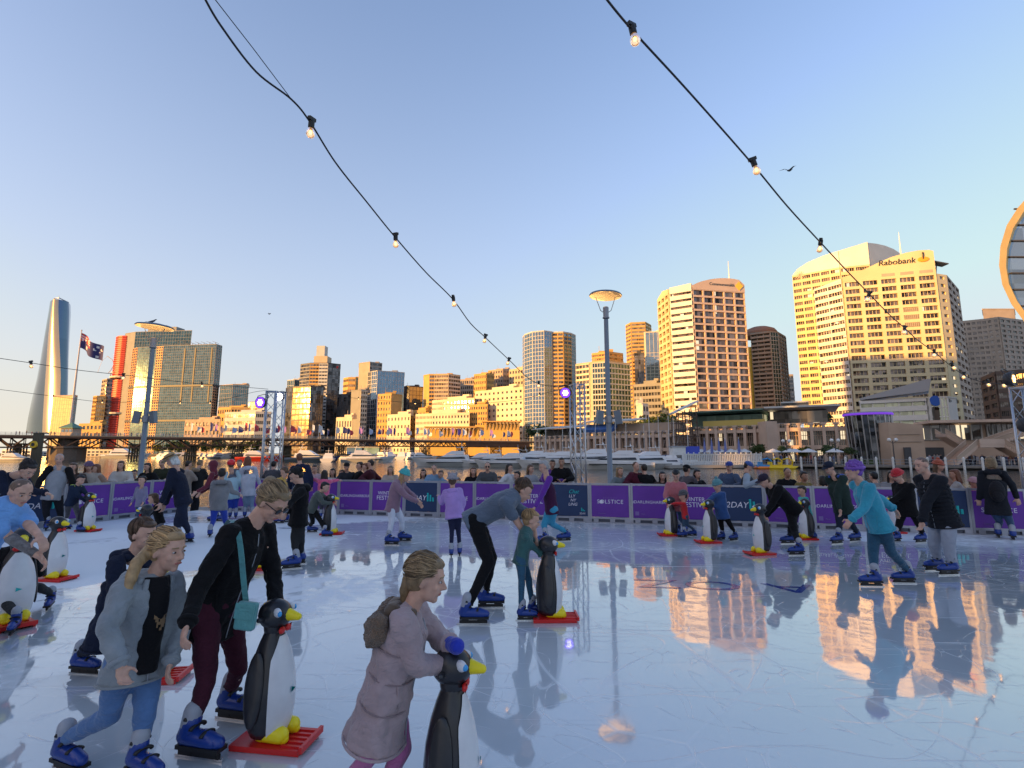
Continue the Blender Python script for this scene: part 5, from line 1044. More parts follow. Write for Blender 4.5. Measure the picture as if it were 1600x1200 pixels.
for idx in range(-14, 14):
    sc_ = s0 + (idx + .5)
    if sc_ < .3: continue
    p = CORNER + BDIR * sc_
    panel((p.x, p.y, 0), bang2, idx % 4, NM[idx % 4] + ' ' + WH.get(idx, 'beyond the edge of the view'), idx == -1)
lang = math.atan2(-LDIR.y, -LDIR.x); a1, a2 = s_at(178, CORNER, LDIR), s_at(234, CORNER, LDIR); un = 1.0
for j in range(-5, 8):
    sc_ = (a1 + a2) / 2 + j * 1.0
    if sc_ < .4: continue
    p = CORNER + LDIR * sc_; kd = (1 - j) % 4
    panel((p.x, p.y, 0), lang, kd, NM[kd] + {0: ' behind the small boy in grey on the corner side', 1: ' behind the boy with the green hood', -1: ' behind the stooping man in the straw hat', -2: ' beside the maroon hooded skater near the corner', 2: ' behind the tall man in the two tone jacket', 3: ' behind the woman with the hair bun', -3: ' closest to the corner on the side run', -4: ' at the side run corner end'}.get(j, ' on the side run, outside the view'))
# ---------- truss masts ----------
tube_m = mat('truss_alu', (.50, .52, .56), rough=.35, metal=.85)
def truss_mast(px, Y, topy, w_, label, rz=.3, name='truss_mast'):
    zt = ZY(topy, Y); x = PX(px, Y, 2); K = empty(name, (x, Y, -.45), label, 'mast', 'silver truss masts', rz=rz); H = zt + .45; h = w_ / 2
    for sx_ in (-h, h):
        for sy in (-h, h): mb = MB(); mb.tube([(sx_, sy, 0), (sx_, sy, H)], .025, 8); mb.obj('chord', tube_m, K, smooth=True)
    n = int(H / (w_ * 1.15)); mb = MB()
    c = [(-h, -h), (h, -h), (h, h), (-h, h)]
    for f_ in range(4):
        a, e = c[f_], c[(f_ + 1) % 4]
        for i in range(n):
            z0_, z1_ = H * i / n, H * (i + 1) / n; p, q = (a, e) if i % 2 else (e, a); mb.tube([(*p, z0_), (*q, z1_)], .011, 5)
        for z in (.03, H - .03): mb.tube([(*a, z), (*e, z)], .018, 5)
    mb.obj('brace', tube_m, K, kind='stuff'); mb = MB(); mb.box((0, 0, .02), (w_ * 1.8, w_ * 1.8, .04)); mb.obj('base_plate', steel, K)
    return K, V((x, Y, zt)), H
pur = mat('lamp_purple', (.1, .02, .4), emit=(.12, .03, .8), es=.8); whl = mat('lamp_white', (.9, .9, 1), emit=(.85, .8, 1.0), es=1.3); warm = mat('bulb_warm', (1, .7, .3), emit=(1.0, .50, .13), es=1.9)
def stage_lamp(px, py, Y, r, label, face, dots, yaw=0.0):
    q = P(px, py, Y); K = empty('stage_lamp', q, label, 'stage lamp', rz=yaw); Rx = Matrix.Rotation(R(90), 3, 'X')
    mb = MB(); mb.lathe([(r * .5, -.16), (r * .85, -.12), (r * 1.08, .0), (r * 1.08, .03), (r * .98, .03), (r * .98, .01)], (0, 0, 0), 20, M=Rx); mb.obj('housing', dark, K, smooth=True)
    mb = MB(); mb.lathe([(.01, .012), (r * .97, .012), (r * .97, .02), (.01, .02)], seg=20, M=Rx); mb.obj('lens', face, K)
    if dots is not None:
        for a_, rr_ in [(0, 0)] + [(k * math.pi / 3, .42) for k in range(6)]:
            mb = MB(); mb.lathe([(.005, .022), (r * .17, .022), (r * .17, .03), (.005, .03)], (math.cos(a_) * rr_ * r, 0, math.sin(a_) * rr_ * r), 10, M=Rx); mb.obj('diode', dots, K)
    mb = MB(); mb.tube([(-r * 1.15, 0, 0), (-r * 1.15, .12, r * 1.3), (0, .14, r * 1.6), (r * 1.15, .12, r * 1.3), (r * 1.15, 0, 0)], .012, 6); mb.obj('yoke', dark, K)
    return K
T1, T1t, _ = truss_mast(903, 14.6, 600, .32, 'silver square truss mast behind the boards, right of the rink centre')
stage_lamp(883, 614, 14.3, .145, 'glowing purple stage lamp on the mast right of the rink centre', pur, whl, .1)
T2, T2t, _ = truss_mast(419, 17.6, 611, .30, 'left silver truss mast of the close pair')
T3, T3t, _ = truss_mast(433, 18.6, 612, .30, 'right silver truss mast of the close pair, carrying the white lamp', .7)
stage_lamp(407, 629, 17.2, .19, 'glowing purple stage lamp left of the pair of truss masts', pur, whl, -.25)
stage_lamp(437, 620, 17.9, .14, 'white faced stage lamp between the pair of truss masts', whl, dark, -.1)
T4, T4t, _ = truss_mast(1611, 11.8, 604, .34, 'silver truss mast cut by the right edge of the view', .1)
stage_lamp(1582, 592, 11.3, .16, 'round stage lamp of warm white diodes on the mast at the edge of the view', dark, warm, .5)
stage_lamp(1604, 664, 11.5, .17, 'dark round stage lamp halfway up the mast at the edge of the view', dark, alu, .6)
# ---------- street lamps ----------
blue_grey = mat('lamp_post_paint', (.19, .23, .28), rough=.45, metal=.2, var=.06)
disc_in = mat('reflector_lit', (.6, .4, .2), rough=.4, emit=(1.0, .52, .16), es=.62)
def street_lamp(px, py, Y, r, label):
    c = P(px, py, Y); base = V((PX(px, Y, c.z), Y, -.45)); H = c.z + .45; K = empty('street_lamp', base, label, 'street lamp', 'tall street lamps with round reflectors')
    mb = MB(); mb.lathe([(.16, 0), (.16, .3), (.10, .35), (.085, H - .95), (.07, H - .85)], seg=16); mb.obj('pole', blue_grey, K, smooth=True)
    mb = MB(); mb.lathe([(.06, H - .88), (.13, H - .86), (.13, H - .82), (.105, H - .8), (.11, H - .45), (.09, H - .42)], seg=16); mb.obj('lantern', steel, K, smooth=False)
    mb = MB()
    for s_ in (-1, 1): mb.tube([(s_ * .11, 0, H - .62), (s_ * .2, 0, H - .55), (s_ * r * .62, 0, H - .03)], .014, 6)
    mb.obj('bracket', steel, K)
    mb = MB(); Mt = Matrix.Rotation(R(3), 3, 'Y'); mb.lathe([(r * 1.0, .0), (r * 1.03, .03), (r * .98, .07), (r * .55, .14), (.02, .17)], (0, 0, H), 32, M=Mt); mb.obj('reflector_back', blue_grey, K, smooth=True)
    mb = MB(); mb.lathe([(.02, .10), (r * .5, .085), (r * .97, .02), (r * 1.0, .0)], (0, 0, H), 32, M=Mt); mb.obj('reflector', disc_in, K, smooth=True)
    for s_, a_ in ((-1, .38), (1, -.3)):
        mb = MB(); zz = ZY(652, Y) + .45; mb.box((s_ * .34, -.05, zz), (.24, .16, .50), M=Matrix.Rotation(s_ * -.14, 3, 'Y') @ Matrix.Rotation(a_, 3, 'Z')); mb.obj('loudspeaker', blue_grey, K)
        mb = MB(); mb.tube([(0, 0, zz - .1), (s_ * .3, 0, zz)], .03, 6); mb.obj('speaker_arm', steel, K)
    mb = MB(); zz = ZY(652, Y) + .45; mb.lathe([(.13, zz - .2), (.13, zz + .05)], seg=12); mb.obj('collar', steel, K)
    return K, c
L1_, c1 = street_lamp(946, 463, 18.4, .60, 'tall grey street lamp right of the silver truss mast, its round reflector glowing')
L2_, c2 = street_lamp(242, 512, 20.5, .68, 'tall grey street lamp with a bird on its reflector, behind the rink corner')
birdm = mat('gull_grey', (.10, .11, .13), rough=.8)
def bird(p, label, yaw, fly=False, s_=1.0):
    K = MB(); K.tube([(-.16, 0, 0), (-.08, 0, .0), (.03, 0, .03), (.12, 0, .08), (.16, 0, .13), (.2, 0, .15)], [.015, .05, .065, .05, .035, .028], 8); K.cap((.2, 0, .15), (.25, 0, .14), .03, .006, 7); K.add([(-.12, -.02, .02), (-.12, .02, .02), (-.3, .04, -.01), (-.3, -.04, -.01)], [(0, 1, 2, 3), (3, 2, 1, 0)])
    if fly:
        for s in (-1, 1): K.add([(.06, s * .04, .05), (-.08, s * .04, .04), (-.10, s * .3, .16), (.04, s * .28, .18), (-.16, s * .58, .10)], [(0, 1, 2, 3), (3, 2, 4), (3, 2, 1, 0)])
    else:
        for s in (-.02, .02): K.tube([(.0, s, -.02), (.0, s, -.11)], .006, 5)
    o = K.obj('bird', birdm, None, smooth=not fly, loc=p, label=label, cat='bird'); o.rotation_euler = (.25 if fly else 0, 0, yaw); o.scale = (s_,) * 3
bird(P(237, 503, 20.5), 'grey bird perched on the lamp reflector by the rink corner', .3, s_=.75)
bird(P(1233, 267, 24), 'dark bird in flight just right of the long festoon wire', .4, True, .9)
bird(P(421, 491, 60), 'tiny far bird in the empty sky above the pair of truss masts', 0, True, .8)
# ---------- festoon strings ----------
wire = mat('cable_black', (.012, .012, .014), rough=.5); sock = mat('socket_black', (.02, .02, .02), rough=.5)
bglass = mat('bulb_glass', (1, .86, .6), rough=.05, trans=.9, ior=1.3, emit=(1, .5, .15), es=.06)
sm_ = MB(); sm_.lathe([(.018, .0), (.022, -.01), (.022, -.055), (.017, -.06)], seg=10); sm_.box((0, 0, .004), (.06, .026, .024)); sm_ = sm_.mesh('socket', sock)
gm_ = MB(); gm_.lathe([(.014, -.055), (.020, -.068), (.030, -.09), (.031, -.108), (.022, -.126), (.004, -.134)], seg=12); gm_ = gm_.mesh('glass', bglass, True)
fm_ = MB(); fm_.lathe([(.004, -.068), (.013, -.078), (.013, -.098), (.004, -.106)], seg=8); fm_ = fm_.mesh('filament', warm)
def smooth_pts(ps, n=8):
    out = []
    for i in range(len(ps) - 1):
        a, b_, c_, d_ = ps[max(i - 1, 0)], ps[i], ps[i + 1], ps[min(i + 2, len(ps) - 1)]
        for k in range(n):
            t = k / n; out.append(.5 * ((2 * b_) + (c_ - a) * t + (2 * a - 5 * b_ + 4 * c_ - d_) * t * t + (3 * b_ - a - 3 * c_ + d_) * t ** 3))
    return out + [ps[-1]]
def festoon(label, pts, bulbs, r=.009, bs=1.35):
    ps = [P(px, py, Y) for px, py, Y in pts]; K = empty('festoon_string', ps[0], label, 'string lights')
    mb = MB(); sp = smooth_pts(ps); mb.tube([p - ps[0] for p in sp], r, 6); mb.obj('cable', wire, K, smooth=True)
    for i, (px, py, Y) in enumerate(bulbs):
        q = P(px, py, Y) - ps[0]; s_ = place(sm_, 'lamp_holder', K, q + V((0, 0, .035)) , (random.uniform(-.25, .25), random.uniform(-.3, .3), random.uniform(0, 3)), (bs,) * 3); place(gm_, 'bulb', s_); place(fm_, 'filament', s_)
    return K
festoon('long curving string of warm bulbs ending at the mast with the purple lamp', [(318, -6, 3.25), (345, 40, 3.5), (400, 112, 3.9), (455, 155, 4.25), (484, 190, 4.5), (525, 255, 5.0), (575, 318, 5.7), (617, 370, 6.4), (665, 425, 7.3), (707, 467, 8.1), (735, 505, 9.1), (758, 527, 10.2), (795, 562, 12.0), (830, 594, 13.2), (860, 603, 14.0), (895, 600, 14.6)],
        [(487, 192, 4.5), (618, 370, 6.4), (708, 466, 8.1), (759, 526, 10.2), (796, 562, 12.0), (842, 598, 13.5)])
o = MB(); o.tube([P(332, -6, 3.3), P(395, 75, 3.8), P(456, 156, 4.25)], .004, 5); o.obj('guy_wire', wire, label='thin straight wire meeting the long swooping bulb string high above the rink', cat='wire')
festoon('straighter string of warm bulbs passing in front of the gold bank towers', [(944, -6, 3.3), (987, 46, 3.6), (1075, 142, 4.2), (1172, 252, 5.05), (1230, 322, 5.8), (1284, 381, 6.7), (1325, 425, 7.6), (1360, 461, 8.4), (1388, 490, 9.1), (1415, 514, 9.9), (1432, 530, 10.6), (1447, 541, 11.1), (1460, 550, 11.6), (1485, 571, 12.4), (1510, 588, 13.0), (1540, 598, 12.6), (1575, 600, 12.0), (1611, 604, 11.8)],
        [(987, 46, 3.6), (1176, 254, 5.05), (1283, 378, 6.7), (1359, 460, 8.4), (1414, 513, 9.9), (1460, 549, 11.6), (1487, 570, 12.4), (1506, 584, 13.0), (1543, 596, 12.6), (1566, 597, 12.0)])
festoon('upper slack string of bulbs crossing behind the skyscraper to the pair of truss masts', [(-20, 557, 12), (48, 567, 12.6), (120, 578, 13.2), (193, 586, 14), (260, 594, 14.8), (315, 600, 15.4), (370, 604, 16.4), (419, 608, 17.4)], [(48, 567, 12.6), (193, 586, 14), (315, 599, 15.4)], .008)
festoon('lower faint string of bulbs passing behind the skyscraper and the teal tower', [(-20, 606, 16), (83, 619, 17), (160, 628, 17.6), (225, 628, 18.2), (281, 629, 18.6), (330, 629, 19), (400, 612, 18.8), (433, 611, 18.6)], [(83, 619, 17), (160, 627, 17.6), (225, 627, 18.2), (281, 628, 18.6), (329, 628, 19)], .007, .9)
festoon('faint sagging string of bulbs between the pair of masts and the single mast', [(433, 612, 18.6), (510, 618, 18.2), (600, 626, 17.4), (700, 632, 16.4), (800, 626, 15.4), (860, 612, 14.9), (903, 600, 14.6)], [(478, 615, 18.4), (510, 617, 18.2), (560, 622, 17.8), (648, 629, 17.0), (730, 631, 16.1), (843, 616, 15.0)], .006, .8)
# ---------- penguin skating aids ----------
pblack = mat('plastic_black', (.018, .018, .022), rough=.36, coat=.2, var=.3, vs=9, bump=.15, bs=14); pwhite = mat('plastic_white', (.66, .66, .68), rough=.38, coat=.2, var=.08, vs=7, bump=.15, bs=14); pyel = mat('plastic_yellow', (.85, .68, .01), rough=.35); pred = mat('plastic_red', (.62, .02, .02), rough=.35); pblue = mat('eye_blue', (.05, .35, .75), rough=.2)
prof = [(.02, .06), (.125, .065), (.15, .11), (.165, .20), (.170, .30), (.158, .40), (.132, .50), (.098, .585), (.070, .64), (.062, .67)]
def pr(z):
    for (r0, z0_), (r1, z1_) in zip(prof, prof[1:]):
        if z0_ <= z <= z1_: return r0 + (r1 - r0) * (z - z0_) / (z1_ - z0_)
    return prof[-1][0]
pm = {}
mb = MB(); mb.lathe(prof, seg=24, sx=.80, sy=.86); pm['body'] = mb.mesh('body', pblack, True)
mb = MB(); vs = []; zs = [.075 + (.625 - .075) * i / 14 for i in range(15)]
for z in zs:
    hw = R(62) * min(1, ((.66 - z) / .16) ** .5)
    for k in range(13): a = -hw + 2 * hw * k / 12; rr_ = pr(z) + .006; vs.append((math.cos(a) * rr_ * .82, math.sin(a) * rr_ * .87, z))
mb.add(vs, [(i * 13 + k, i * 13 + k + 1, (i + 1) * 13 + k + 1, (i + 1) * 13 + k) for i in range(14) for k in range(12)]); pm['belly'] = mb.mesh('belly', pwhite, True)
mb = MB(); mb.ell((0, 0, .745), (.105, .088, .092), seg=20, rings=12); mb.cap((0, 0, .66), (0, 0, .72), .062, .07, 16); pm['head'] = mb.mesh('head', pblack, True)
mb = MB(); mb.cap((.09, 0, .745), (.155, 0, .735), .038, .022, 12); pm['beak'] = mb.mesh('beak', pyel, True)
for s_ in (-1, 1):
    mb = MB(); mb.ell((.055, s_ * .066, .772), (.036, .02, .028), seg=12, rings=8, M=Matrix.Rotation(s_ * .5, 3, 'Z')); pm['eye%d' % s_] = mb.mesh('eye', pwhite, True)
    mb = MB(); mb.ell((.078, s_ * .081, .770), (.017, .010, .017), seg=10, rings=6); pm['pupil%d' % s_] = mb.mesh('pupil', pblue, True)
    mb = MB(); mb.ell((-.025, s_ * .136, .35), (.062, .022, .21), seg=12, rings=9, M=Matrix.Rotation(s_ * .10, 3, 'X')); pm['wing%d' % s_] = mb.mesh('wing', pblack, True)
    mb = MB(); mb.cap((.0, s_ * .055, .085), (.12, s_ * .062, .078), .052, .047, 12); mb.cap((.0, s_ * .055, .06), (.14, s_ * .062, .06), .03, .03, 10); pm['foot%d' % s_] = mb.mesh('foot', pyel, True)
    mb = MB(); mb.cap((-.03, s_ * .07, .73), (-.04, s_ * .105, .735), .014, .015, 10); pm['handle%d' % s_] = mb.mesh('handle', pblack, True)
    mb = MB(); mb.add([(.06, 0, .66), (.085, s_ * .05, .685), (.08, s_ * .052, .635)], [(0, 1, 2), (2, 1, 0)]); mb.ell((.072, s_ * .032, .66), (.015, .03, .022), seg=10, rings=6); pm['bow%d' % s_] = mb.mesh('bow', pred, True)
mb = MB(); mb.box((.05, 0, .025), (.44, .25, .018))
for k in range(5): mb.box((.21, -.09 + k * .045, .038), (.13, .016, .01))
mb.box((.285, 0, .036), (.02, .25, .035)); mb.box((.05, .11, .01), (.44, .02, .02)); mb.box((.05, -.11, .01), (.44, .02, .02)); pm['sled'] = mb.mesh('sled', pred)
mb = MB(); mb.add([(.150, -.02, .30), (.150, .025, .315), (.150, -.018, .335)], [(0, 1, 2), (2, 1, 0)]); pm['mark'] = mb.mesh('printed_mark', ttx)
def penguin(p, yaw, label, s_=1.0):
    K = empty('penguin_skating_aid', (p[0], p[1], .002), label, 'skating aid', 'penguin skating aids', rz=R(yaw)); K.scale = (s_,) * 3
    place(pm['body'], 'body', K); place(pm['belly'], 'belly', K); hd = place(pm['head'], 'head', K); place(pm['beak'], 'beak', hd); place(pm['sled'], 'sled', K); place(pm['mark'], 'printed_mark', K)
    for q in (-1, 1):
        e = place(pm['eye%d' % q], 'eye', hd); place(pm['pupil%d' % q], 'pupil', hd); place(pm['wing%d' % q], 'wing', K); place(pm['foot%d' % q], 'foot', K); place(pm['handle%d' % q], 'handle', hd); place(pm['bow%d' % q], 'bow', K)
    return K
for px, py, yaw, lb, s_ in [(418, 1160, -8, 'black and white penguin pushed by the woman in sunglasses', .97), (15, 975, -35, 'large looking white bellied penguin at the edge of the view, held by the crouching boy', 1.12), (80, 906, -8, 'penguin just behind the one held by the crouching boy', 1.0),
        (134, 830, -12, 'penguin pushed by the boy with the green hood beside the boards', 1.0), (222, 868, 178, 'penguin hidden behind the boy in the navy coat, its yellow beak showing', 1.0), (514, 835, 5, 'dark penguin seen from its side between the boy in black and the teal hat girl', 1.0), (858, 968, 2, 'penguin between the stooping man and the child in plaid', 1.0),
        (1050, 837, 183, 'penguin pushed by the toddler in red', .95), (1111, 848, 186, 'penguin pushed by the child in the blue coat', .97), (1192, 866, 190, 'penguin pushed by the dark bending skater', 1.0), (1262, 843, 182, 'penguin behind the toddler in teal', .95), (1400, 833, 180, 'penguin hidden behind the red beanie skater', .95),
        (396, 890, 8, 'penguin farther back behind the woman in sunglasses, only its base showing', 1.0), (226, 1062, 8, 'penguin hidden by the girl in the grey jacket, its red sled tip showing', 1.0)]:
    g = G(px, py); penguin((g.x, g.y), yaw, lb, s_)
penguin((-.285, 2.55), -4, 'nearest penguin, held around the head by the girl in the pink coat', .93)
# faded blue lettering frozen under the ice
mb_ = text_mesh('A OZ', .75, .0005); me = mb_.copy(); me.materials.append(mat('ice_print', (.04, .08, .34), rough=.12, coat=1)); g = G(1130, 915)
o = place(me, 'ice_marking', None, (g.x, g.y, .004), (0, 0, R(180 - 8))); o.scale = (1.25, .8, 1); meta(o, 'faded blue letters set into the ice near the gold reflections', 'marking', kind='structure')
# ================= people =================
def clothmat(name, c, rough=.85, bump=.25, bs=60, var=.12, vs=6):
    m = mat('cloth_' + name, c, rough=rough, bump=bump, bs=bs, var=var, vs=vs)
    n = m.node_tree; b_ = n.nodes['Principled BSDF']; b_.inputs['Sheen Weight'].default_value = .25 if sum(c) > .12 else .04; b_.inputs['Specular IOR Level'].default_value = .5 if sum(c) > .12 else .25
    if 'fold' not in n.nodes:
        tc = n.nodes.new('ShaderNodeTexCoord'); mp = n.nodes.new('ShaderNodeMapping'); mp.inputs['Scale'].default_value = (9, 9, 14); t = n.nodes.new('ShaderNodeTexNoise'); t.name = 'fold'; t.inputs['Scale'].default_value = 1; t.inputs['Detail'].default_value = 2; t.inputs['Distortion'].default_value = 1.6
        bp = n.nodes.new('ShaderNodeBump'); bp.inputs['Strength'].default_value = .7; bp.inputs['Distance'].default_value = .022
        n.links.new(tc.outputs['Object'], mp.inputs[0]); n.links.new(mp.outputs[0], t.inputs['Vector']); n.links.new(t.outputs[0], bp.inputs['Height'])
        old = b_.inputs['Normal'].links
        if old: n.links.new(old[0].from_socket, bp.inputs['Normal'])
        n.links.new(bp.outputs[0], b_.inputs['Normal'])
    return m
def skinmat(name, c):
    m = mat('skin_' + name, c, rough=.5, var=.14, vs=22, bump=.25, bs=160)
    bb_ = m.node_tree.nodes['Principled BSDF']; bb_.inputs['Subsurface Weight'].default_value = .12; bb_.inputs['Subsurface Radius'].default_value = (.02, .008, .004); return m
SK = {'l': skinmat('light', (.58, .34, .25)), 'm': skinmat('mid', (.42, .24, .16)), 'd': skinmat('tan', (.28, .15, .09))}
def hairmat(name, c):
    m = mat('hair_' + name, c, rough=.45, var=.3, vs=30); n = m.node_tree
    if 'strand' not in n.nodes:
        tc = n.nodes.new('ShaderNodeTexCoord'); mp = n.nodes.new('ShaderNodeMapping'); mp.inputs['Scale'].default_value = (90, 90, 9); t = n.nodes.new('ShaderNodeTexNoise'); t.name = 'strand'; t.inputs['Scale'].default_value = 1; t.inputs['Detail'].default_value = 3
        bp = n.nodes.new('ShaderNodeBump'); bp.inputs['Strength'].default_value = .8; bp.inputs['Distance'].default_value = .006
        n.links.new(tc.outputs['Object'], mp.inputs[0]); n.links.new(mp.outputs[0], t.inputs['Vector']); n.links.new(t.outputs[0], bp.inputs['Height']); n.links.new(bp.outputs[0], n.nodes['Principled BSDF'].inputs['Normal'])
    return m
HR = {'blond': (.36, .23, .11), 'brown': (.09, .05, .028), 'dark': (.02, .014, .011), 'black': (.008, .007, .008), 'grey': (.35, .34, .33), 'white': (.6, .6, .58), 'auburn': (.16, .06, .03), 'dirty': (.22, .15, .08), 'purple': (.18, .07, .42), 'stubble': (.14, .09, .065)}
HRC = dict(HR); HR = {k: hairmat(k, v) for k, v in HR.items()}
eyew = mat('eye_white', (.45, .43, .41), rough=.25); eyed = mat('eye_iris', (.03, .02, .015), rough=.15); lipm = mat('lip', (.42, .14, .12), rough=.45); shades = mat('sunglass', (.01, .01, .012), rough=.08)
def remesh(o, vox, sm=2, wr=0.0, ws=.07):
    m = o.modifiers.new('join', 'REMESH'); m.mode = 'VOXEL'; m.voxel_size = vox; m.use_smooth_shade = True
    if wr:
        t = bpy.data.textures.get('folds%.3f' % ws) or bpy.data.textures.new('folds%.3f' % ws, 'CLOUDS'); t.noise_scale = ws; t.noise_depth = 2
        d = o.modifiers.new('folds', 'DISPLACE'); d.texture = t; d.strength = wr; d.mid_level = .5; d.texture_coords = 'LOCAL'
    if sm: s = o.modifiers.new('soften', 'SMOOTH'); s.iterations = sm; s.factor = .5
def rings(mb, C, fr, seg=16):
    """C: list of (centre, rx, ry); fr: (side, fwd)"""
    sd, fw = fr; vs = []
    for c, rx, ry in C: vs += [c + sd * (math.cos(2 * math.pi * k / seg) * rx) + fw * (math.sin(2 * math.pi * k / seg) * ry) for k in range(seg)]
    n = len(C); fs = [(i * seg + k, i * seg + (k + 1) % seg, (i + 1) * seg + (k + 1) % seg, (i + 1) * seg + k) for i in range(n - 1) for k in range(seg)]
    mb.add(vs, fs + [tuple(range(seg - 1, -1, -1)), tuple((n - 1) * seg + k for k in range(seg))])
def hand(mb, wr, d, pn, s, curl=.7):
    """palm, four fingers of different length and a thumb; d = along the palm, pn = palm normal (towards the thing held)"""
    d = d.normalized(); pn = (pn - d * pn.dot(d)).normalized(); sd = d.cross(pn).normalized(); pc = wr + d * .05 * s
    M = Matrix((sd, d, pn)).transposed()
    mb.ell(pc, (.040 * s, .052 * s, .017 * s), M=M, seg=12, rings=8)
    for i, (off, ln) in enumerate(((-.030, .062), (-.010, .074), (.010, .070), (.029, .055))):
        a = wr + d * .088 * s + sd * off * s; c1 = curl * (.6 + .1 * i); d1 = (d * math.cos(c1) + pn * math.sin(c1)); b_ = a + d1 * ln * .5 * s; c2 = c1 + curl * .9; d2 = (d * math.cos(c2) + pn * math.sin(c2)); mb.cap(a, b_, .0095 * s, .0088 * s, 8); mb.cap(b_, b_ + d2 * ln * .5 * s, .0088 * s, .0075 * s, 8)
    a = wr + d * .028 * s - sd * .036 * s; t1 = (d * .6 - sd * .75 + pn * .35).normalized(); b_ = a + t1 * .035 * s; mb.cap(a, b_, .013 * s, .011 * s, 8); mb.cap(b_, b_ + (d * .85 - sd * .1 + pn * .5).normalized() * .032 * s, .011 * s, .009 * s, 8)
# skate stock (facing +X, blade on the ice at the origin)
sb_ = mat('skate_blue', (.010, .042, .25), rough=.35, coat=.2); sw_ = mat('skate_cuff', (.33, .35, .40), rough=.5); sk_ = mat('skate_black', (.012, .012, .014), rough=.45); ss_ = mat('skate_steel', (.6, .62, .65), rough=.25, metal=1)
mb = MB(); mb.cap((-.085, 0, .115), (.10, 0, .10), .05, .042, 12); mb.cap((.04, 0, .12), (.13, 0, .098), .04, .036, 12); mb.cap((-.075, 0, .13), (-.05, 0, .20), .052, .05, 12); SKM = {'shell': mb.mesh('shell', sb_, True)}
mb = MB(); mb.cap((-.065, 0, .17), (-.048, 0, .25), .050, .050, 12); SKM['cuff'] = mb.mesh('cuff', sw_, True)
mb = MB()
for x, z, r_ in ((.055, .140, .040), (-.012, .172, .046), (-.048, .222, .050)): mb.tube([(x + .006 * math.sin(a), math.sin(a) * r_ * .98, z + math.cos(a) * r_ * .45 - .01) for a in [k * math.pi / 8 - math.pi / 2 for k in range(9)]], .012, 6)
SKM['strap'] = mb.mesh('strap', sk_, True)
mb = MB(); mb.box((.02, 0, .066), (.28, .078, .022)); mb.box((-.07, 0, .045), (.07, .024, .05)); mb.box((.09, 0, .045), (.08, .024, .05)); mb.box((.01, 0, .026), (.27, .018, .026)); SKM['sole'] = mb.mesh('sole', sk_)
mb = MB(); mb.prism([(-.15, -.003), (.165, -.003), (.165, .003), (-.15, .003)], .0, .013); mb.cap((.158, 0, .012), (.165, 0, .022), .004, .003, 6); SKM['blade'] = mb.mesh('blade', ss_)
def skate(par, g, yaw, s, pitch=0.0):
    K = place(SKM['shell'], 'skate', par, g, (0, pitch, yaw), (s, s, s))
    for k in ('cuff', 'strap', 'sole', 'blade'): place(SKM[k], k, K)
def on_ray(px, py, S_, L_, pref, damp=.65):
    """point of the view ray through the pixel at distance L_ from S_ (nearest one if out of reach)"""
    r = ray(px, py).normalized(); o = V((0, 0, CAMZ)); t0 = (S_ - o).dot(r); c = o + r * t0; h = (c - S_).length
    if h >= L_: return c
    dt = math.sqrt(L_ * L_ - h * h) * damp
    return o + r * (t0 + (dt if pref > 0 else -dt))
def head_parts(mb, c, f, u, s, sd):
    M = Matrix((f, sd, u)).transposed(); P_ = lambda a, b_, z: c + f * (a * s) + sd * (b_ * s) + u * (z * s)
    mb.ell(P_(-.008, 0, .028), (.097 * s, .077 * s, .092 * s), M=M, seg=18, rings=12); mb.ell(P_(.022, 0, -.04), (.066 * s, .059 * s, .072 * s), M=M, seg=16, rings=10)
    mb.cap(P_(.062, 0, -.093), P_(.05, 0, -.088), .022 * s, .026 * s, 10)
    mb.cap(P_(.086, 0, .012), P_(.108, 0, -.026), .008 * s, .0135 * s, 8); mb.cap(P_(.094, -.011, -.032), P_(.094, .011, -.032), .009 * s, .009 * s, 8)
    mb.ell(P_(.074, 0, .03), (.018 * s, .05 * s, .013 * s), M=M, seg=12, rings=6)
    for q in (-1, 1):
        mb.ell(P_(.058, q * .036, -.026), (.024 * s, .022 * s, .024 * s), M=M, seg=10, rings=7); mb.ell(P_(-.008, q * .079, -.006), (.018 * s, .011 * s, .03 * s), M=M, seg=10, rings=7)
    mb.cap(P_(.083, -.014, -.062), P_(.083, .014, -.062), .009 * s, .009 * s, 8)
    return P_, M
def hair_parts(mb, P_, M, s, style):
    e = lambda a, b_, z, r: mb.ell(P_(a, b_, z), tuple(x * s for x in r), M=M, seg=16, rings=10)
    if style == 'stubble': e(-.013, 0, .033, (.0955, .0775, .0915)); return
    e(-.030, 0, .040, (.090, .0825, .088))
    if style != 'cropped':
        e(.012, 0, .088, (.074, .066, .034)); e(-.045, 0, .0, (.066, .077, .078))
    if style in ('long', 'pony', 'bob', 'braid', 'bun'):
        for q in (-1, 1): mb.cap(P_(-.005, q * .064, .06), P_(-.02, q * .073, -.01), .024 * s, .019 * s, 10)
    if style in ('long', 'bob'):
        dn = -.17 if style == 'long' else -.09
        for q in (-1, 1): mb.cap(P_(-.02, q * .068, .0), P_(-.015, q * .078, dn), .030 * s, .026 * s, 10); mb.cap(P_(-.06, q * .03, .0), P_(-.06, q * .04, dn * 1.1), .05 * s, .04 * s, 10)
    if style == 'bun': mb.ell(P_(-.10, 0, .085), (.045 * s,) * 3, seg=12, rings=8)
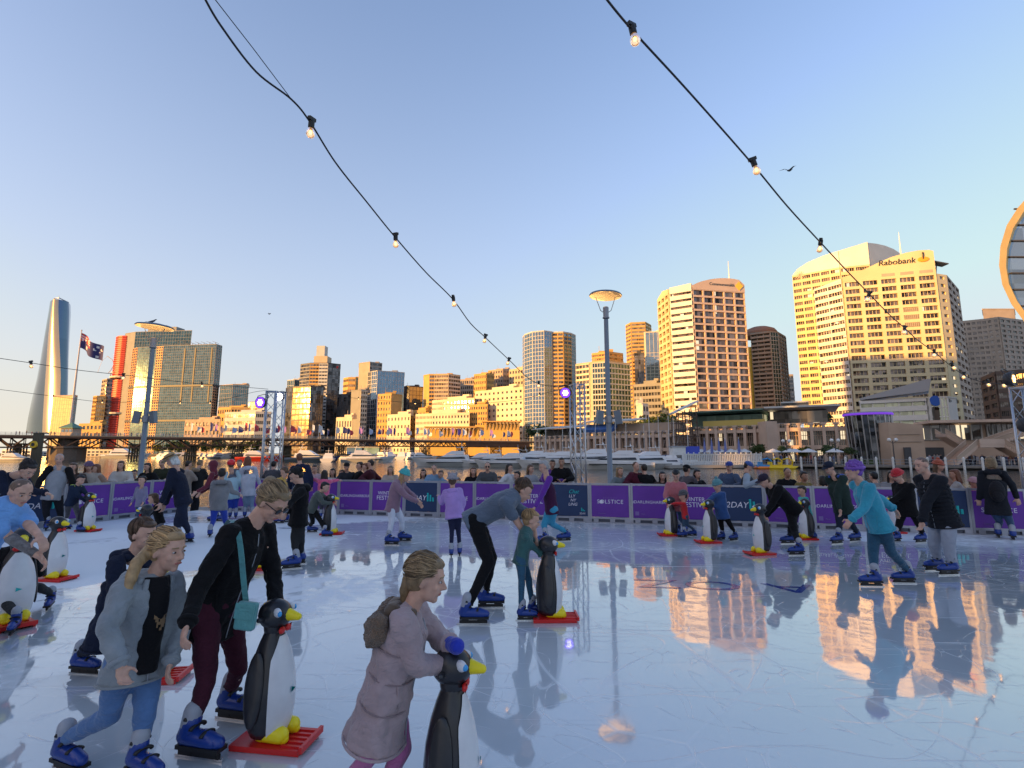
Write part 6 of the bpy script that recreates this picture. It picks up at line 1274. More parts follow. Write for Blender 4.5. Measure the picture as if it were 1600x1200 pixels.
def strands(P_, s, style, hm, par, n, seed):
    rd = random.Random(seed); mb = MB()
    def sp(d, r): 
        d = d.normalized(); return P_(-.030 + d.x * .0925 * r, d.y * .085 * r, .040 + d.z * .0905 * r)
    for i in range(n):
        y = rd.uniform(-1, 1)
        if style in ('pony', 'bun', 'braid'): a = V((.85, y * .75, .75 - abs(y) * .75)); c = V((-1, y * .25, rd.uniform(-.3, .5)))
        elif style in ('long', 'bob'): a = V((rd.uniform(-.3, .75), y * .12, 1)); c = V((rd.uniform(-.9, .35), 1 if y > 0 else -1, -1.0))
        else: an = rd.uniform(0, 6.283); a = V((-.35 + .1 * math.cos(an), .1 * math.sin(an), 1)); c = V((math.cos(an) * .9, math.sin(an), rd.uniform(-.55, .1) if math.cos(an) < .45 else .52))
        pts = []; w0 = rd.uniform(-.06, .06); lift = rd.uniform(.99, 1.05) if rd.random() < .93 else rd.uniform(1.06, 1.16)
        for k in range(7):
            t = k / 6; d = a.normalized().lerp(c.normalized(), t); d += V((0, w0 * math.sin(t * 3), w0 * math.cos(t * 4))); pts.append(sp(d, lift + .02 * math.sin(t * 3.14)))
        mb.tube(pts, [.0016 * s, .0028 * s, .003 * s, .003 * s, .0028 * s, .002 * s, .0008 * s], 4)
    mb.obj('hair_strand', hm, par, smooth=True, kind='stuff')
def person(label, H, yaw, hd, nk, pv, aL, aR, lL, lR, top, bot=None, hair=('brown', 'short'), skin='l', look=0, hat=None, D=None, coat=0.0, hood=None, extras=(), grip=.7, glasses=False, detail=None, topk=1.0, cat='person', group=None, zfloor=0.0, stand=False, slv=None, mitt=None, turn=None, bare=False, hk=1.0):
    f = V((math.cos(R(yaw)), math.sin(R(yaw)), 0))
    gs = []
    if lL:
        for l in (lL, lR):
            g = G(l[2], l[3], zfloor); 
            if D: g = P(l[2], l[3], D); g.z = zfloor
            gs.append(g)
        Yb = (gs[0].y + gs[1].y) / 2
    else: Yb = D
    pel = P(pv[0], pv[1], Yb); tl = .30 * H
    if abs(f.y) > .35: neck = on_ray(nk[0], nk[1], pel, tl, f.y, .4)
    else: neck = P(nk[0], nk[1], Yb)
    ht = P(hd[0], hd[1], neck.y); hh = .226 if H >= 1.58 else .195 + (H - 1.0) * .05; s = hh / .23 * hk
    dh = (ht - neck); 
    if abs(f.y) > .5 and look: dh += V((0, f.y, 0)) * .35 * dh.length
    hc = neck + dh.normalized() * (.068 * H + hh * .36)
    tr = (neck - pel).normalized(); sd = tr.cross(f).normalized(); fw = sd.cross(tr).normalized()      # sd points to the person's left
    hy = R(yaw if turn is None else turn); hf = V((math.cos(hy) * math.cos(R(look)), math.sin(hy) * math.cos(R(look)), -math.sin(R(look)))); hs_ = V((0, 0, 1)).cross(hf).normalized(); hu = hf.cross(hs_).normalized()
    dist = Yb; near = dist < 4.3; mid = dist < 8
    vb, vc = (.0072, .011) if near else (.011, .015) if mid else (.016, .02)
    if detail: vb, vc = detail
    # limbs
    arms = []; k_ = H / 1.7; ul, fl = .165 * H, .150 * H
    for q, a in ((1, aL), (-1, aR)):
        sh_ = pel + (neck - pel) * .93 + sd * (q * .108 * H)
        if a is None: el = sh_ - tr * ul * .95 + sd * q * .03 * H; wr = el - tr * fl * .8 + f * fl * .45
        else: el = on_ray(a[0], a[1], sh_, ul, f.y if abs(f.y) > .2 else -q * .3); wr = on_ray(a[2], a[3], el, fl, f.y if abs(f.y) > .2 else -q * .2)
        for _ in range(1):
            if (el - sh_).length > ul * 1.15: el = sh_ + (el - sh_).normalized() * ul * 1.15
            if (wr - el).length > fl * 1.15: wr = el + (wr - el).normalized() * fl * 1.15
        arms.append((sh_, el, wr))
    legs = []
    if lL:
        for q, l, g in ((1, lL, gs[0]), (-1, lR, gs[1])):
            hp = pel + sd * (q * .052 * H); hp.z = max(hp.z, .3); an = g + V((0, 0, .175 * k_ ** .5)) - f * .05
            kn = P(l[0], l[1], (hp.y * .5 + an.y * .5) + f.y * .05)
            legs.append((hp, kn, an, g))
    # ---- body ----
    B = MB(); P_, M = head_parts(B, hc, hf, hu, s, hs_)
    B.cap(neck - tr * .03, hc - hu * .05 * s - hf * .02 * s, .036 * H if H > 1.5 else .032 * H, .05 * s, 12)
    rings(B, [(pel - tr * .03 * H, .07 * H, .05 * H), (pel + tr * tl * .3, .065 * H, .048 * H), (pel + tr * tl * .75, .08 * H, .055 * H), (pel + tr * tl * .95, .06 * H, .04 * H), (pel + tr * tl * 1.02, .03 * H, .03 * H)], (sd, fw))
    for (sh_, el, wr) in arms:
        B.cap(sh_ - (sh_ - neck) * .3, el, .022 * H, .022 * H, 10); B.cap(el, wr, .0235 * H, .0165 * H, 10); dd = (wr - el).normalized()
        if mitt is None: hand(B, wr, (dd + V((0, 0, -.3))).normalized(), V((0, 0, -1)) * .5 + f * .4 - sd * .01, max(k_, .72) * (.9 if near else 1.0 if mid else 1.12), grip)
    for l in legs: B.cap(l[0], l[1], .042 * H, .03 * H, 10); B.cap(l[1], l[2], .029 * H, .02 * H, 10)
    root = B.obj('person', SK[skin], None, smooth=True, label=label, cat=cat, group=group); remesh(root, vb, 2 if near else 1)
    # ---- top ----
    T = MB(); a_ = topk
    hem = -(.05 + coat) * H
    R_ = [(pel + tr * hem, (.105 + coat * .16) * H * a_, (.078 + coat * .14) * H * a_), (pel + tr * (hem * .45), (.102 + coat * .08) * H * a_, .076 * H * a_), (pel + tr * tl * .25, .092 * H * a_, .068 * H * a_), (pel + tr * tl * .6, .100 * H * a_, .074 * H * a_), (pel + tr * tl * .84, .104 * H * a_, .066 * H * a_), (pel + tr * tl * .96, .075 * H * a_, .05 * H * a_), (pel + tr * tl * 1.04, .042 * H, .042 * H)]
    def ringpt(t, a, k=1.03):
        zz = [((r_[0] - pel).dot(tr) / tl, r_[1], r_[2]) for r_ in R_]
        for (t0_, a0, b0), (t1_, a1, b1) in zip(zz, zz[1:]):
            if t0_ <= t <= t1_: w_ = (t - t0_) / (t1_ - t0_); rx, ry = a0 + (a1 - a0) * w_, b0 + (b1 - b0) * w_; break
        else: rx, ry = zz[0][1], zz[0][2]
        return pel + tr * (tl * t) + sd * (math.cos(a) * rx * k) + fw * (math.sin(a) * ry * k)
    rings(T, R_, (sd, fw)); sl = MB() if slv else T
    for (sh_, el, wr) in arms:
        if bare: sl.cap(sh_ - (sh_ - neck) * .15, sh_.lerp(el, .72), .040 * H * a_, .036 * H * a_, 12); continue
        sl.cap(sh_ - (sh_ - neck) * .15, el, .040 * H * a_, .033 * H * a_, 12); sl.cap(el, el.lerp(wr, .93), .033 * H * a_, .026 * H * a_, 12)
    if hood or coat > .0 or topk > 1.05: T.cap(neck + sd * .03 * H - f * .01, neck - sd * .03 * H - f * .01, .036 * H, .036 * H, 12)
    tm = clothmat(*top); o = T.obj('jacket', tm, root, smooth=True); remesh(o, vc, 3, (.034 if near else .024) * (k_ if a_ < 1.2 else 1.3), .085)
    if near:
        t2 = bpy.data.textures.get('creases') or bpy.data.textures.new('creases', 'STUCCI'); t2.noise_scale = .045; t2.turbulence = 8; d2 = o.modifiers.new('creases', 'DISPLACE'); d2.texture = t2; d2.strength = .012; d2.mid_level = .5
    if mid and not bare:      # ribbed cuffs, hem and a front zip
        for (sh_, el, wr) in arms:
            Q = MB(); e1, e2 = el.lerp(wr, .86), el.lerp(wr, .97); Q.tube([e1, e1.lerp(e2, .3), e1.lerp(e2, .7), e2], [.029 * H * a_, .0315 * H * a_, .031 * H * a_, .027 * H * a_], 14); Q.obj('cuff', tm if not slv else clothmat(*slv), o, smooth=True)
        Q = MB(); Q.tube([ringpt(hem / tl + .015, 2 * math.pi * j / 28, 1.0) for j in range(29)], .0085 * k_, 7); Q.obj('hem', tm, o, smooth=True)
        Q = MB(); Q.tube([ringpt(t_, math.pi / 2, 1.01) for t_ in [hem / tl + (.98 - hem / tl) * j / 12 for j in range(13)]], .0035, 5); Q.obj('zip', steel, o, smooth=True)
        for q in (-1, 1): Q = MB(); Q.tube([ringpt(.02, math.pi / 2 - q * .75, .995), ringpt(.28, math.pi / 2 - q * 1.05, .995)], .004, 5); Q.obj('pocket_seam', tm, o, smooth=True)
    if slv: o = sl.obj('sleeve', clothmat(*slv), root, smooth=True); remesh(o, vc, 3, .018 * k_, .07)
    if hood:      # hood lying on the back
        Hd = MB(); c = neck - f * .055 * H - tr * .0; Hd.cap(c + sd * .045 * H, c - sd * .045 * H, .036 * H, .036 * H, 12); Hd.cap(c + sd * .03 * H, neck + f * .02 * H + sd * .055 * H, .028 * H, .02 * H, 10); Hd.cap(c - sd * .03 * H, neck + f * .02 * H - sd * .055 * H, .028 * H, .02 * H, 10)
        o = Hd.obj('hood', clothmat(*hood), root, smooth=True); remesh(o, vc, 2, .015, .05)
    if mitt:
        for (sh_, el, wr) in arms:
            Q = MB(); dd = (wr - el).normalized(); Q.cap(wr - dd * .02, wr + dd * .075, .034, .038, 12); Q.cap(wr + dd * .02, wr + dd * .06 - sd * .04, .018, .016, 8); o = Q.obj('mitten', clothmat(*mitt), root, smooth=True); remesh(o, .009, 1)
    # ---- trousers and skates ----
    if lL:
        L_ = MB(); bk = bot[3] if len(bot) > 3 else 1.0
        rings(L_, [(pel - tr * .055 * H, .088 * H, .064 * H), (pel, .094 * H, .07 * H), (pel + tr * .06 * H, .088 * H, .066 * H)], (sd, fw))
        for hp, kn, an, g in legs:
            L_.cap(hp, kn, .056 * H, .037 * H * bk, 12); e_ = kn.lerp(an, .90 if stand is False else .98); L_.cap(kn, e_, .037 * H * bk, .027 * H * bk, 12)
        o = L_.obj('trousers', clothmat(bot[0], bot[1]), root, smooth=True); remesh(o, vc, 3, .018 * k_, .06)
        if near: d2 = o.modifiers.new('creases', 'DISPLACE'); d2.texture = bpy.data.textures['creases']; d2.strength = .007; d2.mid_level = .5
        for hp, kn, an, g in legs:
            if stand:
                Q = MB(); Q.cap(an + V((0, 0, -.1)), an + f * .14 + V((0, 0, -.13)), .045, .035, 10); Q.obj('shoe', sk_, root, smooth=True)
            else: skate(root, g + V((0, 0, .002)), R(yaw), max(.72, k_ ** .8))
    # ---- hair, hats, face ----
    if hair:
        hm = HR[hair[0]]; Q = MB(); hair_parts(Q, P_, M, s, hair[1])
        if hair[1] in ('pony', 'braid'):
            tail = [P_(-.10, 0, .03), P_(-.15, 0, -.03), P_(-.17, 0, -.12), P_(-.19, 0, -.24)]
            if hair[1] == 'braid': tail = [P_(-.09, .0, -.02), P_(-.10, .02, -.09), P_(-.08, .03, -.15)]
            if len(hair) > 2: tail = [P_(-.10, 0, .03)] + [P(x, y, hc.y + dy) for x, y, dy in hair[2]]
            rr_ = [.038 * s, .034 * s, .030 * s, .014 * s]
            for i in range(len(tail) - 1): Q.cap(tail[i], tail[i + 1], rr_[min(i, 3)], rr_[min(i + 1, 3)], 10)
        o = Q.obj('hair', hm, root, smooth=True); remesh(o, max(vb, .009), 1, .012 * s, .03)
        if mid and hair[1] not in ('stubble',):
            hc_ = HRC[hair[0]]
            for q_, kk in enumerate((1.0, 1.55, .55)): strands(P_, s, hair[1], hm if q_ == 0 else hairmat(hair[0] + ('_light' if q_ == 1 else '_deep'), tuple(x * kk for x in hc_)), o, 240 if near else 70, len(label) + q_)
    if hat:
        Q = MB(); kd = hat[0]; hm_ = clothmat(hat[1], hat[2], bump=.8, bs=90)
        if kd == 'beanie':
            Q.ell(P_(-.018, 0, .062), (.108 * s, .094 * s, .092 * s), M=M, seg=18, rings=10); o = Q.obj('beanie', hm_, root, smooth=True)
            if hat[1] == 'purple_fluff': remesh(o, .012, 0, .07, .03)
            if len(hat) < 4 and hat[1] == 'pale_grey_knit':
                for q in (-1, 1): E_ = MB(); E_.ell(P_(-.02, q * .07, .135), (.02 * s, .028 * s, .035 * s), M=M, seg=10, rings=6); E_.obj('ear', hm_, o, smooth=True)
            Q = MB(); Q.tube([P_(-.018 + .112 * math.cos(a), .098 * math.sin(a), .045 - .01 * math.cos(a)) for a in [2 * math.pi * k / 20 for k in range(21)]], .018 * s, 8); Q.obj('brim', hm_, o, smooth=True)
            if len(hat) > 3: Q = MB(); Q.ell(P_(-.03, 0, .165), (.035 * s,) * 3, seg=12, rings=8); Q.obj('pompom', hm_, o, smooth=True)
        elif kd == 'cap':
            Q.ell(P_(-.012, 0, .06), (.104 * s, .09 * s, .075 * s), M=M, seg=18, rings=10); o = Q.obj('cap', hm_, root, smooth=True); Q = MB(); Q.ell(P_(.10, 0, .052), (.075 * s, .065 * s, .007 * s), M=M, seg=14, rings=6); Q.obj('peak', hm_, o, smooth=True)
        elif kd == 'helmet':
            Q.ell(P_(-.012, 0, .055), (.122 * s, .105 * s, .10 * s), M=M, seg=18, rings=10); o = Q.obj('helmet', mat('helmet_' + hat[1], hat[2], rough=.3, coat=.4), root, smooth=True)
        elif kd == 'straw':
            Q.lathe([(.02, .12), (.075, .125), (.095, .10), (.102, .045), (.17, .035), (.178, .028), (.10, .03)], P_(0, 0, .01) - P_(0, 0, 0) + P_(0, 0, 0), 24, M=M); o = Q.obj('straw_hat', mat('straw', (.40, .27, .13), rough=.8, bump=.6, bs=90, var=.15), root, smooth=True)
            Q = MB(); Q.lathe([(.104, .05), (.106, .075), (.101, .078)], P_(0, 0, .01), 24, M=M); Q.obj('hat_band', mat('hat_band', (.12, .07, .04), rough=.8), o, smooth=True)
        elif kd == 'hoodup':
            Q.ell(P_(-.03, 0, .03), (.115 * s, .105 * s, .125 * s), M=M, seg=18, rings=12); Q.cap(P_(-.03, 0, -.06), neck - f * .02, .09 * s, .075 * s, 14); o = Q.obj('hood', hm_, root, smooth=True); remesh(o, max(vc, .012), 2, .015, .06)
    if math.sin(hy) < .75 and dist < 17:
        for q in (-1, 1):
            if not glasses:
                Q = MB(); Q.ell(P_(.0795, q * .031, .006), (.009 * s, .0135 * s, .0062 * s), M=M, seg=10, rings=6); e_ = Q.obj('eye', eyew, root, smooth=True); Q = MB(); Q.ell(P_(.0855, q * .031, .006), (.0048 * s, .0078 * s, .0062 * s), M=M, seg=8, rings=6); Q.obj('iris', eyed, e_, smooth=True)
            if hair: Q = MB(); Q.cap(P_(.088, q * .018, .031), P_(.078, q * .047, .031), .005 * s, .0035 * s, 6); Q.obj('eyebrow', HR[hair[0]], root, smooth=True)
        Q = MB(); Q.cap(P_(.089, -.017, -.060), P_(.089, .017, -.060), .0055 * s, .0055 * s, 8); Q.obj('mouth', lipm, root, smooth=True)
        if glasses:
            Q = MB()
            for q in (-1, 1): Q.ell(P_(.094, q * .034, .004), (.006 * s, .028 * s, .021 * s), M=M, seg=14, rings=8)
            Q.cap(P_(.1, -.01, .01), P_(.1, .01, .01), .003 * s, .003 * s, 6)
            for q in (-1, 1): Q.cap(P_(.09, q * .06, .01), P_(-.01, q * .082, .01), .003 * s, .003 * s, 6)
            Q.obj('sunglasses', shades, root, smooth=True)
    info = dict(ring=ringpt, root=root, P=P_, M=M, s=s, neck=neck, pel=pel, f=f, sd=sd, fw=fw, tr=tr, tl=tl, arms=arms, legs=legs, H=H, Y=Yb)
    return info
# colours
NV, BK, GY = (.010, .015, .036), (.0045, .0045, .006), (.17, .18, .19)
SKG = 'skaters on the ice'
def sk(label, *a, **k): k.setdefault('group', SKG); return person(label, *a, **k)
# --- the near group ---
I = sk('woman in black jacket, sunglasses and maroon leggings steering a penguin while bending forward', 1.68, -12, (420, 791), (391, 822), (340, 948), (428, 905, 430, 948), (308, 925, 292, 975), (372, 1045, 367, 1126), (322, 1065, 308, 1186),
       ('coal', BK), ('maroon', (.055, .010, .022), 1, .88), ('dirty', 'bun'), look=38, glasses=True, coat=.04, topk=.98)
mb = MB(); n_, p_, s_d, f_w = I['neck'], I['pel'], I['sd'], I['fw']; H = I['H']
Yw = I['Y']; spt = [P(352, 822, Yw + .12), P(360, 812, Yw + .0), P(370, 826, Yw - .15), P(376, 860, Yw - .19), P(380, 905, Yw - .20), P(384, 940, Yw - .20)]
mb = MB(); n_ = V((0, 0, 0))
for a, e in zip(smooth_pts(spt, 4), smooth_pts(spt, 4)[1:]):
    mb.add([a + V((-.016, 0, 0)), a + V((.016, 0, 0)), e + V((.016, 0, 0)), e + V((-.016, 0, 0)), a + V((-.016, .006, 0)), a + V((.016, .006, 0)), e + V((.016, .006, 0)), e + V((-.016, .006, 0))], [(0, 3, 2, 1), (4, 5, 6, 7), (0, 1, 5, 4), (1, 2, 6, 5), (2, 3, 7, 6), (3, 0, 4, 7)])
mb.obj('bag_strap', clothmat('teal_strap', (.07, .24, .25)), I['root'])
mb = MB(); q = P(385, 962, Yw - .21); mb.box(q, (.115, .05, .155), M=Matrix.Rotation(.12, 3, 'Y')); o = mb.obj('bag', clothmat('teal_bag', (.09, .30, .30), rough=.5), I['root']); bv = o.modifiers.new('b', 'BEVEL'); bv.width = .015; bv.segments = 3
mb = MB(); mb.box(q + V((0, -.027, .03)), (.11, .006, .085), M=Matrix.Rotation(.12, 3, 'Y')); mb.obj('flap', MATS['cloth_teal_bag'], o)
I = sk('girl in open grey jacket and blue jeans gliding nearest, her long blond hair trailing behind', 1.44, -22, (262, 862), (236, 905), (212, 1030), (282, 985, 266, 1036), (168, 980, 188, 1040), (226, 1120, 222, 1222), (172, 1118, 104, 1208),
       ('ash_grey', (.23, .255, .275)), ('jeans_blue', (.075, .16, .34)), ('blond', 'pony', [(214, 880, -.10), (196, 925, -.16), (168, 972, -.20)]), turn=-14, look=6, topk=1.06, coat=.02, hood=('ash_grey', (.23, .255, .275)))
rr_ = MB(); p_, tr_, tl_, H = I['pel'], I['tr'], I['tl'], I['H']
rings(rr_, [(p_ + tr_ * tl_ * t + I['fw'] * .030 * H, .050 * H, .072 * H * k) for t, k in ((-.12, 1.0), (.25, .93), (.6, 1.0), (.85, .9), (1.0, .5))], (I['sd'], I['fw'])); sh_o = rr_.obj('shirt', clothmat('black_shirt', BK), I['root'], smooth=True); remesh(sh_o, .01, 2, .01, .06)
def shp(t, a, o_=0.0): return p_ + tr_ * tl_ * t + I['sd'] * (math.cos(a) * .050 * H) + I['fw'] * (.030 * H + math.sin(a) * (.072 * H * (.93 + .07 * math.cos((t - .25) * 6)) + o_))
bz = clothmat('bronze_print', (.20, .12, .055)); pt = MB(); vs = [shp(.38 + .34 * j_ / 10, R(62 + 56 * i_ / 10), .006) for j_ in range(11) for i_ in range(11)]
rd_ = random.Random(3); pt.add(vs, [f_ for f_ in [(j_ * 11 + i_, j_ * 11 + i_ + 1, (j_ + 1) * 11 + i_ + 1, (j_ + 1) * 11 + i_) for j_ in range(10) for i_ in range(10) if (i_ - 4.5) ** 2 + (j_ - 4.5) ** 2 < 22 and rd_.random() > .22]])
pt.obj('printed_motif', bz, sh_o, smooth=True)
for q in (-1, 1):
    mb = MB(); mb.tube([shp(t_, R(90 - q * 72), .004) for t_ in (-.12, .1, .35, .6, .85, .98)], [.010, .012, .011, .012, .016, .012], 7); mb.obj('lapel', clothmat('ash_grey', (.15, .17, .19)), I['root'], smooth=True)
sk('boy in dark navy hooded coat leaning forward behind the grey jacket girl', 1.40, -8, (228, 828), (207, 868), (172, 985), (225, 950, 248, 985), (180, 935, 212, 980), (190, 1022, 200, 1074), (160, 1010, 130, 1054), ('navy_coat', NV), ('night_blue', (.012, .016, .03)), ('brown', 'short'), hood=('navy_coat', NV), topk=1.12, coat=.03, look=10)
I = sk('girl in long dusty pink coat with blue mittens hugging the nearest penguin', 1.27, 0, (666, 905), (640, 952), (604, 1085), (688, 1000, 704, 1006), (650, 1038, 692, 1040), (628, 1170, 612, 1298), (590, 1165, 548, 1262), ('dusty_pink', (.36, .27, .28)), ('patterned_leggings', (.42, .13, .30)), ('dirty', 'braid'), coat=.10, topk=1.26, hood=('fur_brown', (.11, .075, .05)), mitt=('royal_blue', (.01, .03, .40)), look=12, D=2.55)
mb = MB()
for k in range(26): a = (k % 13) / 12; p0 = I['neck'] - I['f'] * (.115 + .05 * math.sin(a * math.pi)) + I['sd'] * ((a - .5) * .26) - V((0, 0, (.02 if k < 13 else .075) + .05 * math.sin(a * math.pi))); mb.ell(p0, (.05, .04, .042), seg=8, rings=6)
o = mb.obj('fur_trim', clothmat('fur_trim', (.17, .11, .07), bump=1.0, bs=120), I['root'], smooth=True); remesh(o, .01, 1, .03, .02)
for t in (-.05, .28, .62):      # quilting seams
    mb = MB(); mb.tube([I['ring'](t, 2 * math.pi * j / 24, .985) for j in range(25)], .0045, 5); mb.obj('seam', clothmat('seam', (.22, .16, .17)), I['root'])
# --- middle distance ---
sk('stooping man in grey blue T-shirt and black trousers bent over the child in plaid', 1.78, 0, (815, 768), (792, 782), (742, 812), (832, 808, 836, 838), (806, 812, 824, 840), (768, 872, 765, 950), (764, 878, 738, 976), ('slate_tee', (.09, .12, .17)), ('black_jeans', BK), ('brown', 'short'), look=35, bare=True)
sk('small child in green plaid shirt pushing the penguin under the stooping man', 1.10, 0, (829, 816), (822, 834), (814, 872), (842, 850, 850, 864), (830, 852, 846, 868), (826, 905, 838, 962), (815, 905, 822, 970), ('green_plaid', (.03, .11, .11)), ('teal_leggings', (.02, .09, .16)), ('blond', 'short'), look=15)
sk('blurred adult in purple and maroon jacket with turquoise trousers behind the stooping man', 1.72, 195, (849, 727), (854, 745), (862, 796), (846, 775, 836, 792), (868, 775, 862, 800), (862, 818, 882, 846), (850, 820, 848, 850), ('plum', (.05, .012, .045)), ('turquoise', (.03, .26, .42)), ('grey', 'short'), slv=('violet', (.12, .02, .30)), look=15)
sk('girl in knitted teal beanie, mauve fleece and white leggings reaching forward', 1.62, -4, (635, 741), (622, 755), (614, 790), (640, 770, 650, 778), (636, 776, 652, 784), (628, 812, 631, 846), (612, 815, 611, 852), ('mauve_fleece', (.26, .15, .20)), ('white_leggings', (.60, .62, .70)), ('blond', 'long'), hat=('beanie', 'teal_knit', (.06, .42, .42), 1), topk=1.1, look=15, coat=.02)
sk('child in puffy lilac coat seen from behind with a pale grey eared beanie', 1.26, 96, (707, 754), (707, 766), (710, 800), (690, 785, 686, 776), (724, 785, 722, 798), (706, 826, 705, 870), (716, 826, 718, 868), ('lilac', (.38, .24, .58)), ('navy_tights', (.015, .018, .05)), ('brown', 'short'), hat=('beanie', 'pale_grey_knit', (.32, .30, .33)), hood=('lilac', (.38, .24, .58)), topk=1.25, coat=.04)
sk('boy in loose black jacket and dark trousers looking down at his hands', 1.60, 205, (464, 746), (470, 762), (467, 806), (452, 785, 444, 798), (452, 788, 447, 800), (470, 845, 464, 882), (460, 842, 456, 889), ('ink', BK), ('charcoal', (.02, .021, .024)), ('black', 'short'), look=35, topk=1.12, coat=.03, hood=('ink', BK))
sk('tall man in navy top seen from behind near the pair of truss masts', 1.85, 112, (468, 716), (469, 728), (470, 772), None, None, (468, 790, 464, 812), (474, 790, 474, 812), ('navy_top', (.012, .02, .05)), ('steel_jeans', (.04, .07, .12)), ('auburn', 'short'), topk=1.08)
sk('girl in mustard yellow jacket bending towards the corner of the rink', 1.50, 185, (444, 738), (440, 748), (444, 780), (424, 752, 408, 758), (428, 762, 414, 772), (440, 797, 436, 818), (447, 797, 448, 816), ('mustard', (.55, .32, .03)), ('plum_tights', (.10, .03, .13)), ('brown', 'short'), look=25, topk=1.1)
sk('child in bright pink hooded coat with both arms stretched out', 1.36, 108, (507, 740), (507, 751), (505, 779), (494, 750, 484, 748), (518, 752, 529, 750), (502, 794, 501, 810), (509, 794, 510, 811), ('bright_pink', (.72, .12, .24)), ('grey_tights', (.05, .05, .07)), ('dark', 'long'), topk=1.15, hood=('bright_pink', (.72, .12, .24)))
sk('child with dark hair and grey green jacket bent behind the dark side-on penguin', 1.28, 5, (509, 760), (499, 770), (487, 795), (511, 782, 521, 782), (505, 786, 519, 786), (502, 816, 510, 839), (489, 816, 487, 832), ('moss_grey', (.07, .085, .075)), ('soot', BK), ('black', 'short'), look=20, topk=1.15)
sk('bearded man in a straw hat and navy jumper stooping to a child by the corner', 1.82, 192, (270, 722), (275, 734), (286, 782), (262, 762, 252, 785), (268, 765, 258, 788), (288, 815, 290, 848), (277, 815, 272, 852), ('navy_jumper', (.010, .014, .032)), ('indigo_jeans', (.014, .02, .045)), ('white', 'bob'), look=30, hat=('straw', 'x', (0, 0, 0)), topk=1.05)
sk('toddler in black jacket held up by the man in the straw hat', 1.0, 215, (241, 779), (244, 789), (250, 815), (238, 800, 232, 806), (250, 800, 254, 788), (254, 830, 258, 848), (246, 830, 246, 846), ('soft_black', BK), ('pale_stripe_pants', (.12, .12, .14)), ('brown', 'bob'), look=15, topk=1.15)
sk('small boy in lavender grey shirt against the side boards', 1.14, -100, (222, 750), (221, 761), (219, 788), None, None, (223, 803, 226, 823), (216, 803, 215, 823), ('lavender_tee', (.20, .19, .30)), ('denim', (.03, .06, .14)), ('black', 'short'))
sk('tall man in black and pale grey two tone jacket standing by the side boards', 1.80, -52, (96, 717), (93, 731), (82, 775), (113, 752, 110, 772), (62, 752, 56, 766), (94, 800, 94, 826), (72, 800, 72, 829), ('pale_marl', (.28, .29, .32)), ('black_slacks', (.010, .011, .016)), ('grey', 'cropped'), slv=('raven_sleeve', BK), look=5, topk=1.08)
sk('boy in navy jacket with a lime green hood pushing a penguin beside the boards', 1.25, -12, (126, 750), (120, 760), (112, 786), (132, 768, 141, 778), (122, 774, 134, 783), (122, 805, 125, 832), (106, 803, 104, 827), ('navy_anorak', (.012, .022, .05)), ('ash_pants', (.05, .05, .06)), ('black', 'short'), hood=('lime', (.42, .60, .04)), look=20, topk=1.1)
sk('woman with a dark hair bun and navy top behind the bald man in blue', 1.66, -12, (42, 735), (22, 742), (-28, 782), (50, 768, 72, 770), (20, 790, 45, 800), (-20, 845, -22, 900), (-42, 850, -45, 908), ('deep_navy', NV), ('black_jeans', BK), ('dark', 'bun'), look=35, hk=1.05)
I = sk('bald man in sky blue T-shirt with a tattooed forearm bending low', 1.82, -18, (30, 772), (8, 800), (-48, 862), (45, 820, 62, 838), (30, 850, 60, 868), (-50, 940, -45, 1010), (-70, 950, -80, 1030), ('sky_tee', (.16, .36, .72)), ('charcoal', (.02, .021, .024)), ('stubble', 'stubble'), look=22, bare=True, skin='l')
q = I['arms'][1]; mb = MB(); mb.cap(q[1], q[1].lerp(q[2], .85), .0475, .036, 12); mb.obj('tattoo', clothmat('tattoo_ink', (.16, .15, .15), var=.5, vs=25), I['root'], smooth=True)
sk('boy in black jacket with a lime collar crouching over the white bellied penguin', 1.28, -58, (40, 842), (24, 862), (8, 915), (62, 895, 50, 872), (8, 905, 34, 892), (62, 918, 76, 952), (12, 945, 20, 990), ('coal_anorak', BK), ('slate_pants', (.025, .027, .03)), ('auburn', 'short'), look=30, topk=1.15, hood=('lime', (.42, .60, .04)))
sk('skater in maroon hooded jumper reaching back near the rink corner', 1.62, 195, (331, 727), (334, 739), (342, 780), (322, 762, 308, 768), (326, 764, 314, 770), (344, 793, 344, 815), (336, 793, 334, 815), ('maroon_jumper', (.13, .012, .03)), ('black_jeans', BK), None, hat=('hoodup', 'maroon_jumper', (.13, .012, .03)), topk=1.05)
sk('boy in grey hooded jumper and royal blue trousers seen from behind', 1.46, 112, (347, 741), (346, 753), (342, 792), (331, 775, 330, 790), (362, 768, 374, 772), (333, 815, 328, 839), (352, 815, 356, 833), ('marl_grey', (.20, .20, .21)), ('royal_blue_pants', (.01, .04, .34)), ('dark', 'short'), hood=('marl_grey', (.20, .20, .21)), topk=1.15)
sk('skater in pale blue top and bright red helmet beyond the grey hooded boy', 1.55, 118, (361, 725), (362, 737), (364, 775), None, None, (360, 790, 359, 810), (368, 790, 368, 810), ('ice_blue', (.38, .55, .62)), ('royal_blue_pants', (.01, .04, .34)), ('brown', 'short'), hat=('helmet', 'red', (.7, .01, .02)))
sk('girl in white hooded jumper and faded jeans seen from behind near the corner', 1.62, 116, (387, 719), (388, 731), (388, 770), (375, 745, 370, 757), (401, 745, 406, 756), (384, 788, 382, 809), (393, 788, 394, 809), ('off_white', (.45, .47, .54)), ('faded_jeans', (.15, .22, .32)), ('auburn', 'long'), hood=('off_white', (.45, .47, .54)), topk=1.1)
